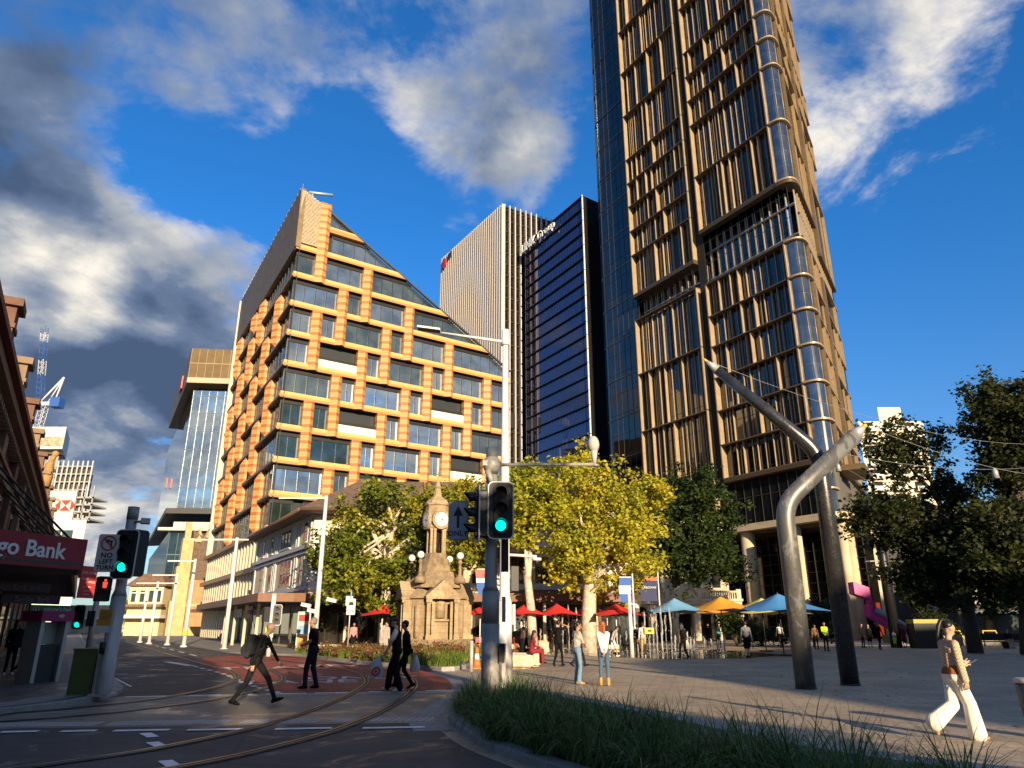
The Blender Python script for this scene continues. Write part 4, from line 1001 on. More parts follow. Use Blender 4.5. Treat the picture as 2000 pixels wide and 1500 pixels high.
for r in (.04, .08, .12): mb.tube([q+bx*(.1+r*math.sin(a_))+Vector((0, 0, 1.79+r*.85*math.cos(a_))) for a_ in [R(-50+i*12.5) for i in range(9)]], .012, 5)
mb.build('wireless_mark', M_LET, cap)
mb = MB(); kb_(mb, -.3, .34, .3, .34, 1.1, 1.7); mb.build('screen', mat('kiosk_screen', (.35, .36, .30), .3), pk_)
# far left: crane tower, scaffolded block, white office with red diamond mark
ct = thing('concrete_tower', 'pale concrete core tower under construction with a crane on top', 'tower', (-141, 210, 0))
M_CT = mat('formwork_grey', (.34, .33, .31), .7, var=.15, vs=.15)
mb = MB(); mb.prism([(-146, 210), (-135.5, 210), (-142, 222), (-154, 222)], 0, 50); mb.build('shaft', M_CT, ct)
mb = MB()
for i in range(8): mb.box(-146+i*1.4, -145.9+i*1.4, 209.85, 210, 12, 50)
mb.build('joint_lines', mat('joint_dark', (.16, .16, .15), .7), ct)
mb = MB(); mb.prism([(-147.5, 208.5), (-134, 208.5), (-141.5, 223), (-156, 223)], 51.5, 58.3); mb.build('screen_band', mat('screen_white', (.6, .58, .54), .6, var=.1, vs=.3), ct)
mb = MB(); mb.box(-147.6, -133.9, 208.3, 208.49, 52.4, 55.2); mb.build('hoarding', mat('hoarding_art', (.5, .34, .22), .6, var=.6, vs=.5), ct)
mb = MB(); mb.box(-147, -134.5, 208.6, 211, 45, 45.5); mb.box(-147, -134.5, 208.6, 211, 50.01, 50.5); mb.build('work_deck', mat('deck_dark', (.1, .1, .1), .7), ct)
mb = MB(); mb.box(-134, -131, 209, 214, 41.5, 42.2); mb.build('landing', mat('landing_grey', (.25, .26, .28), .6), ct)
cr = thing('tower_crane', 'blue and white luffing crane on top of the concrete tower', 'crane', (-146, 214, 58))
def lattice(mb, a, b, w_, n, r=.085):
    a, b = Vector(a), Vector(b); t = (b-a).normalized(); x = t.cross(Vector((0, 1, 0))).normalized(); y = t.cross(x)
    P4 = [[a+(b-a)*i/n+x*sx*w_+y*sy*w_ for sx, sy in ((-1, -1), (1, -1), (1, 1), (-1, 1))] for i in range(n+1)]
    for k in range(4): mb.tube([P4[0][k], P4[-1][k]], r, 4)
    for i in range(n):
        for k in range(4): mb.tube([P4[i][k], P4[i+1][(k+1) % 4]], r*.7, 4)
M_CB, M_CW = mat('crane_blue', (.03, .10, .34), .5), mat('crane_white', (.62, .62, .60), .5)
mb = MB(); lattice(mb, (-146.5, 214, 58), (-145.8, 214, 67), .9, 6); mb.build('mast', M_CW, cr)
for a, b, m in ((0, .35, M_CB), (.35, .55, M_CW), (.55, .8, M_CB), (.8, .92, M_CW), (.92, 1, M_CB)):
    p = lambda t: Vector((-147.6, 214, 68))+Vector((-3.6, 0, 25))*t
    mb = MB(); lattice(mb, p(a), p(b), .75, max(2, int((b-a)*16))); mb.build('jib', m, cr)
mb = MB(); mb.box(-148.5, -142, 213, 215, 66.5, 67.6); mb.tube([(-147.5, 214, 67.6), (-141.5, 214, 76)], .3, 5); mb.tube([(-143, 214, 67.6), (-141.5, 214, 76)], .25, 5); mb.tube([(-145, 214, 67.6), (-141.5, 214, 76)], .2, 5); mb.build('machine_deck', M_CW, cr)
mb = MB(); mb.box(-143.5, -140.5, 212.5, 215.5, 66, 69); mb.build('counterweight', M_CB, cr)
sc_ = thing('scaffolded_block', 'building wrapped in open scaffold frames left of the glass office', 'building', (-112, 180, 0))
mb = MB(); mb.prism([(-116, 181), (-107.8, 181), (-113.5, 192), (-124, 192)], 0, 40); mb.build('shell', mat('shell_brown', (.10, .075, .06), .8, var=.4, vs=.6), sc_)
for i in range(9):
    mb = MB(); x = -117+i*1.25; mb.box(x, x+.22, 179.6, 179.9, 8, 41.5); mb.build('upright', M_CW, sc_)
for k in range(16):
    mb = MB(); z = 10+k*2; mb.box(-117, -106.8, 179.9, 180.6, z, z+.25); mb.build('deck', M_CT, sc_)
hs = thing('white_office', 'white office block with pale sign panel and red diamond mark, beyond the old ornate building', 'office building', (-81, 130, 0))
mb = MB(); mb.prism([(-92, 130), (-76.5, 130), (-88.5, 150), (-104, 150)], 0, 19.6); mb.build('wall', mat('white_wall', (.74, .72, .64), .7), hs)
mb = MB(); mb.prism([(-92, 130.5), (-79.5, 130.5), (-87, 142), (-100, 142)], 19.6, 25); mb.build('sign_panel', mat('sign_cream', (.70, .62, .52), .7), hs)
mb = MB(); text_mb(mb, 'HSBC', sign_matrix((-86.2, 130.4, 22.3), (1, 0, 0)), 3.3, .1, 'CENTER', .02); mb.build('lettering', mat('sign_grey', (.34, .24, .2), .6), hs)
mb = MB(); y = 130.35; cx_, cz_ = -81.1, 22.3
for sx in (-1, 1): mb.add([(cx_+sx*1.9, y, cz_), (cx_+sx*.95, y, cz_-.95), (cx_+sx*.95, y, cz_+.95)], [(0, 1, 2)])
for sz in (-1, 1): mb.add([(cx_-.95, y, cz_+sz*.95), (cx_+.95, y, cz_+sz*.95), (cx_, y, cz_)], [(0, 1, 2)])
mb.build('diamond_mark', mat('mark_red', (.55, .05, .03), .5), hs)
for k, z in enumerate((16.3, 13.0, 9.7, 6.4)):
    mb = MB(); mb.box(-84.5, -78.5, 129.8, 129.97, z, z+1.5); mb.cur = 1
    for x in (-82.6, -80.5): mb.box(x, x+.15, 129.7, 129.82, z, z+1.5)
    mb.build('window', [glass('white_office_glass', (.4, .5, .45), (.04, .07, .05), .25), mat('white_frame', (.7, .7, .64), .6)], hs)
    mb = MB(); mb.box(-85, -78, 129.9, 129.99, z-.9, z-.15); mb.build('spandrel', mat('mint_panel', (.46, .58, .42), .6), hs)
mb = MB()
for k in range(4): mb.box(-80, -76.7, 131, 136, 19.8+k*1.3, 20.1+k*1.3)
for x in (-80, -78.4, -76.9): mb.box(x, x+.2, 131, 131.2, 19.6, 26)
mb.build('roof_stair', M_CT, hs)
# glass office with bronze crown between the street and the terracotta block
go = thing('glass_office', 'pale blue glass office with bronze crown, left of the terracotta block', 'office building', (-58, 125, 0))
GF = Fr((-58.4, 125), 84, 1); GS = Fr((-58.4, 125), -29, -1)
M_GLO = glass('sky_glass', (.86, .92, .94), (.10, .13, .14), .62, .02, .22)
M_GLD = glass('sky_glass_side', (.5, .58, .64), (.03, .04, .045), .4, .02, .3)
mb = MB(); mb.prism([tuple(GF((12, 0, 0)))[:2], tuple(GF((12, -40, 0)))[:2], tuple(GS((55, 0, 0)))[:2], tuple(GF((0, 0, 0)))[:2]][::-1], 21, 42.5); mb.build('glass_body', M_GLO, go)
mb = MB(GF)
for i in range(9): mb.box(i*1.4, i*1.4+.06, .004, .08, 21, 42.5)
for z in (21.2, 24.6, 28, 31.4, 34.8, 38.2, 41.4): mb.box(0, 12, .004, .06, z, z+.08)
mb.build('mullions', mat('glass_mullion', (.16, .19, .2), .4, .4), go)
mb = MB(); mb.prism([tuple(GF((13, 1.2, 0)))[:2], tuple(GF((13, -40, 0)))[:2], tuple(GS((36, 1.5, 0)))[:2], tuple(GF((-1.0, 1.2, 0)))[:2]][::-1], 43.6, 50.3); mb.build('crown', mat('crown_bronze', (.14, .092, .038), .5, .35, var=.2, vs=.8), go)
mb = MB(GF); mb.box(-1.0, 13, 1.21, 1.3, 43.6, 44.6); mb.cur = 1
for i in range(11): mb.box(-.9+i*1.4, -.83+i*1.4, 1.21, 1.28, 44.6, 50.2)
mb.box(-1.0, 13, 1.21, 1.28, 47.3, 47.45); mb.build('crown_trim', [mat('trim_cream', (.42, .35, .24), .6), mat('trim_gold', (.36, .26, .13), .5, .3)], go)
mb = MB(); mb.prism([tuple(GF((12, -2, 0)))[:2], tuple(GF((12, -40, 0)))[:2], tuple(GS((50, -2, 0)))[:2], tuple(GF((0, -2, 0)))[:2]][::-1], 42.5, 43.6); mb.build('dark_gap', M_DARKROOM, go)
mb = MB(); mb.prism([tuple(GF((12, .5, 0)))[:2], tuple(GF((12, -40, 0)))[:2], tuple(GS((62, 1, 0)))[:2], tuple(GF((-1.5, .5, 0)))[:2]][::-1], 20, 20.9); mb.build('soffit_band', mat('band_dark', (.05, .05, .045), .5), go)
mb = MB(); mb.prism([tuple(GF((14, 0, 0)))[:2], tuple(GF((14, -40, 0)))[:2], tuple(GS((62, 0, 0)))[:2], tuple(GF((-.5, 0, 0)))[:2]][::-1], .1, 17); mb.build('lower_glass', glass('lower_office_glass', (.3, .36, .36), (.012, .02, .02), .3, .02, .3), go)
mb = MB(GF); mb.box(-2, 14, -.3, 1.4, 17, 17.5); mb.box(0, 14, .05, .12, 17.5, 18.6); mb.build('terrace_edge', mat('terrace_cream', (.55, .5, .42), .6), go)
mb = MB(GF)
for i in range(11): mb.box(i*1.4-.4, i*1.4-.34, .004, .08, .1, 17)
for z in (5, 9, 13): mb.box(-.5, 14, .004, .08, z, z+.15)
mb.build('mullions', mat('glass_mullion', (.16, .19, .2), .4, .4), go)
for k in range(14):
    mb = MB(GS); s = 10+k*2.2; z = 27-k*1.75
    mb.obox(GS((30, .8, z)), .5, 2.2, .12, Matrix.Rotation(R(29), 3, 'Z') @ Matrix.Rotation(R(40), 3, 'X')); mb.build('sun_blade', mat('blade_dark', (.04, .035, .03), .5), go)
mb = MB(GS); mb.box(31, 32, .3, .6, 29.5, 31.5); mb.build('corner_mark', mat('mark_red', (.55, .05, .03), .5), go)
mb = MB(GS); mb.box(8, 12, 1.55, 1.8, 45, 47.5); mb.build('crown_mark', mat('mark_red', (.55, .05, .03), .5), go)
# sandstone church: gable end, tall buttress, spirelets, slate roof
ch = thing('stone_church', 'golden sandstone church with brown slate roof and pinnacles beside the podium', 'church', (-49, 119, 0))
M_CH = mat('church_stone', (.52, .36, .17), .85, var=.22, vs=1.2, bump=.4, bs=8); M_CHB = mat('church_brick', (.42, .22, .10), .85, var=.2, vs=1.5)
class CFs(Fr):
    def __call__(s, v): return s.p+(s.u*v[0]+s.n*v[1]+Vector((0, 0, v[2])))*1.3
CF = CFs((-51.5, 117), 60, 1)
mb = MB(CF); mb.box(.2, 9, -5, 0, .1, 6.5); mb.build('wall', M_CHB, ch)
mb = MB(CF); mb.add([(.2, .01, 6.5), (9, .01, 6.5), (.2, .01, 12.5), (.2, -5, 6.5), (9, -5, 6.5), (.2, -5, 12.5)], [(0, 1, 2), (3, 5, 4), (1, 4, 5, 2), (0, 2, 5, 3)]); mb.build('roof', mat('slate_roof', (.13, .085, .055), .8, var=.4, vs=3), ch)
mb = MB(CF)
for z0, z1, w_ in ((.1, 4, 1.5), (4, 8, 1.25), (8, 11.4, .95)): mb.box(-w_, .3, -1.2, w_*.7, z0, z1)
mb.box(-.75, -.05, -.7, .0, 11.4, 13.4); mb.build('buttress_tower', M_CH, ch)
for s, z in ((2.2, 12.8), (.9, 12.2)):
    mb = MB(CF); mb.lathe([(.85, 0), (.7, .3), (.06, 1.7), (.01, 1.8)], (s, -.4, z-1.2), 4); mb.build('pinnacle', M_CH, ch)
mb = MB(CF); mb.box(.35, 8.5, .02, .15, 3.4, 3.75); mb.box(.35, 9, .02, .3, .1, 1.0); mb.build('stone_course', M_CH, ch)
for s in (2.5, 5.2):
    mb = MB(CF); mb.box(s, s+.5, .01, .05, 1.4, 3.2); mb.build('lancet', M_DARKROOM, ch)
# cream low house with hipped roof further along
ho = thing('cream_house', 'two storey cream building with brown hipped roof beyond the church', 'building', (-58, 119, 0))
mb = MB(); mb.box(-61, -55.6, 119, 123.5, .1, 7.6); mb.build('wall', mat('house_cream', (.62, .50, .28), .8, var=.1), ho)
mb = MB(); mb.add([(-61.6, 118.4, 7.6), (-55, 118.4, 7.6), (-55, 124, 7.6), (-61.6, 124, 7.6), (-60, 120.2, 9.6), (-57, 120.2, 9.6), (-57, 122, 9.6), (-60, 122, 9.6)], [(0, 1, 5, 4), (1, 2, 6, 5), (2, 3, 7, 6), (3, 0, 4, 7), (4, 5, 6, 7)]); mb.build('roof', M_TILE, ho)
mb = MB(); mb.box(-62, -55, 117.4, 118.98, 4.4, 4.8); mb.build('verandah_roof', M_TILE, ho)
mb = MB(); mb.box(-62.5, -54.6, 116.6, 118.97, 2.7, 3.2); mb.build('awning', M_WHITE, ho)
for x in (-60.6, -59.2, -57.8, -56.6):
    for z in (5.2,):
        mb = MB(); mb.box(x, x+.7, 118.9, 118.98, z, z+1.7); mb.cur = 1; mb.box(x+.74, x+.96, 118.85, 118.98, 5, 7.4); mb.build('window', [M_PANE, M_WHITE], ho)
# street end: construction fences, far shops, bush
for i in range(9):
    x0 = -64+i*2.7; y0 = 135-i*.4
    mb = MB(); mb.box(x0, x0+2.5, y0, y0+.05, .15, 2.1); mb.cur = 1; mb.tube([(x0, y0, .0), (x0, y0, 2.2)], .05, 5)
    fo_ = mb.build('site_fence', [mat('fence_panel', (.55, .48, .40), .7, var=.5, vs=2), M_CW]); tag(fo_, 'pale construction fence panel across the far end of the street', 'fence', 'construction fence panels at the street end')
fb = thing('far_shops', 'row of low far shops closing the end of the street', 'building', (-80, 170, 0))
mb = MB(); mb.box(-110, -62, 170, 180, 0, 6); mb.build('wall', mat('far_shop_wall', (.42, .36, .3), .8, var=.3, vs=.3), fb); mb = MB(); mb.box(-110, -62, 168.5, 170, 3, 3.4); mb.build('awning', M_WHITE, fb)
# ---------------------------------------------------------------- right side: town hall, flats, teal block
th_ = thing('town_hall', 'tan sandstone town hall with arched arcade, balustrade and small pediment, in shade behind the umbrellas', 'town hall', (19, 80, 0))
THF = Fr((13.2, 80), 84, 1)
M_TH = mat('hall_stone', (.46, .36, .23), .85, var=.2, vs=1.2, bump=.4, bs=10); M_THL = mat('hall_trim', (.52, .42, .28), .8, var=.12)
mb = MB(THF); mb.box(-1, 11.4, -12, -2.2, .1, 12.6); mb.build('main_block', M_TH, th_)
NA = 5; aw = 12.0/NA
mb = MB(THF)
for i in range(NA):
    s = -.6+i*aw; n = 10; r = .78; cz = 2.75; L_ = s; Rr = s+aw; c = s+aw/2; top = 3.75
    v = []
    for k in range(n+1):
        a_ = math.pi-math.pi*k/n; v.append((c+r*math.cos(a_), .0, cz+r*math.sin(a_)))
    up = [(L_+(Rr-L_)*k/n, .0, top) for k in range(n+1)]
    bk_ = [(x, -.5, z) for x, _, z in v]
    mb.add(v+up+bk_, [(k, k+1, n+2+k, n+1+k) for k in range(n)]+[(k+1, k, 2*n+2+k, 2*n+3+k) for k in range(n)])
    mb.box(L_, c-r, -.5, .0, .1, cz); mb.box(c+r, Rr, -.5, .0, .1, cz); mb.add([(L_, 0, cz), (c-r, 0, cz), (L_, 0, top)], [(0, 1, 2)]); mb.add([(Rr, 0, cz), (c+r, 0, cz), (Rr, 0, top)], [(0, 2, 1)])
mb.build('arcade', M_TH, th_)
for i in range(NA+1):
    s = -.6+i*aw
    mb = MB(THF); mb.box(s-.3, s+.3, .003, .22, .1, 3.7); mb.box(s-.38, s+.38, .003, .3, 2.5, 2.75); mb.build('pilaster', M_THL, th_)
mb = MB(THF); mb.box(-.9, 11.7, -2.2, .25, 3.76, 4.1); mb.box(-.9, 11.8, -2.3, .4, 4.1, 4.35); mb.build('cornice', M_THL, th_)
mb = MB(THF); mb.box(-.9, 11.7, -.2, .2, 5.0, 5.2)
for i in range(50): mb.box(-.8+i*.25, -.68+i*.25, -.05, .1, 4.35, 5.0)
for s in (-.9, 3.2, 6.8, 11.2): mb.box(s, s+.5, -.22, .22, 4.35, 5.35)
mb.build('balustrade', M_THL, th_)
mb = MB(THF); mb.add([(3.6, .3, 4.36), (6.9, .3, 4.36), (5.25, .3, 6.0), (3.6, -.5, 4.36), (6.9, -.5, 4.36), (5.25, -.5, 6.0)], [(0, 1, 2), (3, 5, 4), (1, 4, 5, 2), (0, 2, 5, 3)]); mb.build('pediment', M_THL, th_)
for s in (.6, 3.0, 5.3, 7.6, 9.9):
    mb = MB(THF); mb.box(s-.75, s+.75, -2.19, -2.05, 5.4, 9.2); mb.cur = 1; mb.box(s-.48, s+.48, -2.19, -2.02, 5.6, 8.7); mb.build('window', [M_THL, M_DARKROOM], th_)
mb = MB(THF); mb.box(-1.2, 11.6, -12, -1.7, 12.6, 13.1); mb.build('cornice', M_THL, th_)
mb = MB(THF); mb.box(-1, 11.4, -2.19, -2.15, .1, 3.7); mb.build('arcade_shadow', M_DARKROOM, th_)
fl = thing('flats_tower', 'pale apartment tower with stacked balconies behind the right hand trees', 'apartment building', (100, 180, 0))
M_FLT = mat('flats_render', (.66, .58, .46), .8, var=.1, vs=.3)
mb = MB(); mb.prism([(90, 180), (107, 180), (118, 200), (101, 200)], 0, 52); mb.prism([(96, 180.5), (102, 180.5), (110, 195), (104, 195)], 52, 56); mb.build('wall', M_FLT, fl)
for k in range(16):
    for x in (91.2, 96.6, 102):
        z = 3+k*3.1
        mb = MB(); mb.box(x, x+2.6, 179.9, 179.98, z, z+2.2); mb.cur = 1; mb.box(x-.1, x+3.2, 178.8, 179.9, z-.35, z-.1); mb.cur = 2; mb.box(x-.1, x+3.2, 178.8, 178.86, z-.1, z+.9)
        mb.build('balcony', [M_DARKROOM, M_FLT, mat('rail_glass', (.3, .38, .36), .2)], fl)
tb = thing('teal_block', 'teal glass low building at the foot of the stone columns', 'building', (76, 140, 0))
mb = MB(); mb.box(71, 80, 140, 160, 4, 16.5); mb.build('glass_body', glass('teal_glass', (.45, .62, .58), (.10, .2, .19), .3, .02, .3), tb); mb = MB(); mb.box(70, 81, 139.5, 160, .1, 4); mb.build('dark_base', M_DARKROOM, tb)
mb = MB(); mb.box(71, 73.6, 143, 150, 16.5, 24); mb.build('red_banner_wall', mat('banner_red', (.62, .10, .07), .6), tb)
mb = MB()
for i in range(7): mb.box(71+i*1.4, 71.06+i*1.4, 139.9, 139.98, 4, 16.5)
mb.build('mullions', M_MULL, tb)
lowb = thing('plaza_shops', 'low shadowed shops and kiosks under the trees at the far right of the plaza', 'building', (80, 95, 0))
mb = MB(); mb.box(70, 120, 118, 130, 0, 9); mb.build('wall', mat('shops_dim', (.05, .042, .035), .8, var=.5, vs=.5), lowb)
for i in range(10):
    mb = MB(); x = 71+i*4.6; mb.box(x, x+4, 117.9, 117.98, .5, 3.2); mb.cur = 1; mb.box(x, x+4.2, 116, 118, 3.4, 3.8); mb.build('shopfront', [M_SHOP, M_WHITE], lowb)
mb = MB(); mb.box(64, 125, 131, 145, 0, 22); mb.build('rear_wing', mat('rear_dim', (.06, .05, .045), .8, var=.3, vs=.3), lowb)
# magenta stair sculpture at the foot of the columns
ms_ = thing('magenta_stair', 'folded magenta and grey steel stair sculpture at the foot of the stone columns', 'sculpture', (42, 84, 0))
def fold(pts, w_, nm, m):
    mb = MB(); q = Vector((.866, -.5, 0))*.0+Vector((0, 1, 0))*w_
    for a, b in zip(pts[:-1], pts[1:]):
        a, b = Vector(a), Vector(b); h = Vector((0, 0, 1.3))
        mb.add([tuple(p) for p in (a, b, b+h, a+h, a+q, b+q, b+q+h, a+q+h)], [(0, 1, 2, 3), (7, 6, 5, 4), (3, 2, 6, 7), (0, 4, 5, 1), (0, 3, 7, 4), (1, 5, 6, 2)])
    mb.build(nm, m, ms_)
MG, MGG = mat('magenta_steel', (.50, .02, .20), .45), mat('grey_steel_edge', (.24, .25, .27), .5, .3)
fold([(38.6, 84, 5.0), (40.3, 84, 4.4)], 1.4, 'upper_flight', MG); fold([(40.3, 84, 4.4), (40.5, 84, 2.6)], 1.4, 'turn', MG); fold([(40.0, 84, 2.6), (44.2, 84, .15)], 1.4, 'lower_flight', MG); fold([(44.2, 84, .15), (48.0, 84, 3.0)], 1.4, 'rising_flight', MG)
mb = MB()
for a, b in (((40.6, 83.9, 3.3), (44.5, 83.9, 1.0)), ((44.5, 83.9, 1.0), (48.0, 83.9, 3.9))): mb.tube([a, b], .35, 4)
mb.build('grey_edge', MGG, ms_)
# ---------------------------------------------------------------- street furniture
M_POLE = mat('galvanised_pole', (.45, .44, .42), .45, .3, var=.15, vs=3)
M_PGREY = mat('grey_painted_pole', (.34, .325, .29), .5, .15, var=.15, vs=3)
M_PWHITE = mat('white_painted_pole', (.72, .70, .65), .45, .1, var=.07, vs=2)
M_BLACK = mat('signal_black', (.012, .012, .013), .45)
M_EDGE = mat('signal_white_edge', (.72, .72, .70), .5)
M_GRN = mat('lit_green_lens', (.02, .75, .5), .3, emit=((.0, 1.0, .62), 1.25))
M_REDL = mat('lit_red_man', (.7, .05, .03), .3, emit=((1, .06, .03), 1.1))
M_LENS = mat('dark_lens', (.03, .02, .018), .25)
M_SIGNW = mat('sign_white', (.62, .62, .60), .5); M_SIGNB = mat('sign_black', (.015, .015, .015), .5); M_SIGNR = mat('sign_red', (.55, .03, .03), .5)
def rrect(w_, h, r, n=5):
    pts = []
    for cx, cy, a0 in ((w_/2-r, h/2-r, 0), (-w_/2+r, h/2-r, 90), (-w_/2+r, -h/2+r, 180), (w_/2-r, -h/2+r, 270)):
        for k in range(n+1): a = R(a0+90*k/n); pts.append((cx+r*math.cos(a), cy+r*math.sin(a)))
    return pts
def plate(mb, M, pts, z0, z1):
    n = len(pts); v = [tuple(M @ Vector((x, y, z0))) for x, y in pts]+[tuple(M @ Vector((x, y, z1))) for x, y in pts]
    mb.add(v, [tuple(range(n, 2*n)), tuple(range(n-1, -1, -1))]+[(i, (i+1) % n, n+(i+1) % n, n+i) for i in range(n)])
def disc(mb, M, x, y, r, z0, z1, n=20): plate(mb, M, [(x+r*math.cos(2*math.pi*k/n), y+r*math.sin(2*math.pi*k/n)) for k in range(n)], z0, z1)
def visor(mb, M, x, y, r, L, z0, a0=-20, a1=200, n=12):
    v = []
    for k in range(n+1):
        a = R(a0+(a1-a0)*k/n)
        for rr, zz, y2 in ((r, z0, 0), (r*.97, z0+L*(.45+.55*max(0, math.sin(a))), 0)): v.append(tuple(M @ Vector((x+rr*math.cos(a), y+rr*math.sin(a)+y2, zz))))
    mb.add(v, [(2*k, 2*k+1, 2*k+3, 2*k+2) for k in range(n)]+[(2*k+2, 2*k+3, 2*k+1, 2*k) for k in range(n)])
def signal_head(parent, pos, right, lit=2, w_=.52, h=1.14, board=True, name='signal_head'):
    M = sign_matrix(pos, right)
    mb = MB()
    if board:
        mb.cur = 1; plate(mb, M, rrect(w_, h, .11), -.012, .012); mb.cur = 0; plate(mb, M, rrect(w_-.045, h-.045, .09), .0125, .018)
    plate(mb, M, rrect(.27, .92, .05), -.16, .05)
    hd = mb.build(name, [M_BLACK, M_EDGE], parent)
    for k, y in enumerate((.3, 0, -.3)):
        mb = MB(); disc(mb, M, 0, y, .1, .051, .06); mb.build('lens', M_GRN if k == lit else M_LENS, hd)
        mb = MB(); visor(mb, M, 0, y, .118, .22, .05); mb.build('visor', M_BLACK, hd)
    return hd
def no_left(mb, M, x, y, r):
    """red ring with slash over a bent arrow"""
    mb.cur = 2
    ring = 28
    for k in range(ring):
        a, b = 2*math.pi*k/ring, 2*math.pi*(k+1)/ring
        mb.add([tuple(M @ Vector((x+q*math.cos(t), y+q*math.sin(t), .022))) for q, t in ((r*.8, a), (r, a), (r, b), (r*.8, b))], [(0, 1, 2, 3)])
    c, s = math.cos(R(-45)), math.sin(R(-45)); w2 = r*.1
    mb.add([tuple(M @ Vector((x+p*c-q*s, y+p*s+q*c, .024))) for p, q in ((-r*.9, -w2), (r*.9, -w2), (r*.9, w2), (-r*.9, w2))], [(0, 1, 2, 3)])
    mb.cur = 1
    mb.add([tuple(M @ Vector((x+a*r, y+b*r, .020))) for a, b in ((.22, -.6), (.45, -.6), (.45, .38), (-.05, .38), (-.05, .62), (-.55, .25), (-.05, -.1), (-.05, .14), (.22, .14))], [(0, 1, 2, 8), (2, 3, 7, 8), (3, 4, 5), (3, 5, 7), (5, 6, 7)])
# --- left signal
P0 = G(200, 1360, .1); zt = W(254, 992, P0.y).z
sg = thing('traffic_signal', 'grey left signal pole with green light, no left turn sign and orange notice', 'traffic light', tuple(P0))
mb = MB(); mb.tube([(P0.x, P0.y, .1), (P0.x, P0.y, .28), (P0.x, P0.y, 2.25)], .165, 16); mb.tube([(P0.x, P0.y, 2.25), (P0.x, P0.y, 2.4), (P0.x, P0.y, zt)], [.165, .12, .12], 16); mb.build('pole', M_POLE, sg)
mb = MB(); mb.tube([(P0.x, P0.y, zt-.28), (P0.x, P0.y, zt+.02)], .13, 16); mb.build('pole_cap', M_PGREY, sg)
mb = MB(); mb.box(P0.x-.22, P0.x+.22, P0.y-.22, P0.y+.22, .1, .16); mb.build('base_plate', M_POLE, sg)
c = W(244, 1082, P0.y-.3); signal_head(sg, c, (1, .1, 0))
c2 = W(268, 1080, P0.y+.25); M = sign_matrix(c2, (.5, 1, 0)); mb = MB(); plate(mb, M, rrect(.5, 1.1, .1), -.02, .02); plate(mb, M, rrect(.27, .9, .05), -.3, -.02); mb.build('rear_head', M_BLACK, sg)
cs = W(210, 1080, P0.y-.36); M = sign_matrix(cs, (1, .1, 0))
mb = MB(); mb.cur = 1; plate(mb, M, rrect(.5, .86, .05), -.01, .0); mb.cur = 0; plate(mb, M, rrect(.475, .835, .04), .0005, .018)
no_left(mb, M, 0, .22, .175); mb.cur = 1
for tx, y, sz in (('NO', -.06, .16), ('LEFT', -.2, .135), ('TURN', -.335, .135)): text_mb(mb, tx, M @ Matrix.Translation((0, y, .022)), sz, .006, 'CENTER', .004, 1.1)
mb.build('turn_sign', [M_SIGNW, M_SIGNB, M_SIGNR], sg)
cp = W(203, 1150, P0.y-.1); M = sign_matrix(cp, (.75, .65, 0)); mb = MB(); plate(mb, M, rrect(.3, .56, .03), -.2, .03); ph = mb.build('walk_signal', M_BLACK, sg)
mb = MB(); disc(mb, M, 0, .19, .028, .031, .04, 8); plate(mb, M, [(-.04, .04), (.04, .04), (.05, .15), (-.05, .15)], .031, .04); plate(mb, M, [(-.035, .02), (.035, .02), (.035, .04), (-.035, .04)], .031, .04); mb.build('red_man', M_REDL, ph)
mb = MB()
for y in (.13, -.13): plate(mb, M, [(-.13, y+.11), (.13, y+.11), (.13, y+.13), (-.13, y+.13)], .03, .2)
mb.build('hood', M_BLACK, ph)
co = W(208, 1206, P0.y-.17); M = sign_matrix(co, (1, .1, 0)); mb = MB(); plate(mb, M, rrect(.33, .36, .01), -.004, .004); mb.cur = 1; plate(mb, M, rrect(.33, .14, .01), -.004, .004) if False else plate(mb, M, [(-.165, -.33), (.165, -.33), (.165, -.185), (-.165, -.185)], -.004, .004); mb.cur = 2
for k, tx in enumerate(('always cross', 'light rail tracks', 'at pedestrian', 'crossings.')): text_mb(mb, tx, M @ Matrix.Translation((-.15, .12-k*.05, .006)), .045, .002, 'LEFT')
mb.build('notice', [mat('notice_orange', (.62, .27, .02), .6), M_SIGNW, M_SIGNB], sg)
ch_ = W(222, 1176, P0.y-.14); mb = MB(); M = sign_matrix(ch_, (1, .1, 0)); plate(mb, M, rrect(.1, .13, .01), 0, .004); mb.cur = 1; text_mb(mb, 'H', M @ Matrix.Translation((0, 0, .006)), .1, .002); mb.build('letter_plate', [M_SIGNW, mat('letter_green', (.03, .25, .12), .5)], sg)
a0, a1 = W(258, 1020, P0.y), W(284, 1018, P0.y-.2); mb = MB(); mb.tube([a0, a1], .03, 8); mb.build('camera_arm', M_PGREY, sg); mb = MB(); mb.obox(a1, .1, .14, .06, Matrix.Rotation(.5, 3, 'Z')); mb.build('camera', M_POLE, sg)
mb = MB(); mb.tube([(P0.x-.1, P0.y-.15, 1.0), (P0.x-.1, P0.y-.15, 1.25)], .07, 8); mb.build('push_button', M_BLACK, sg)
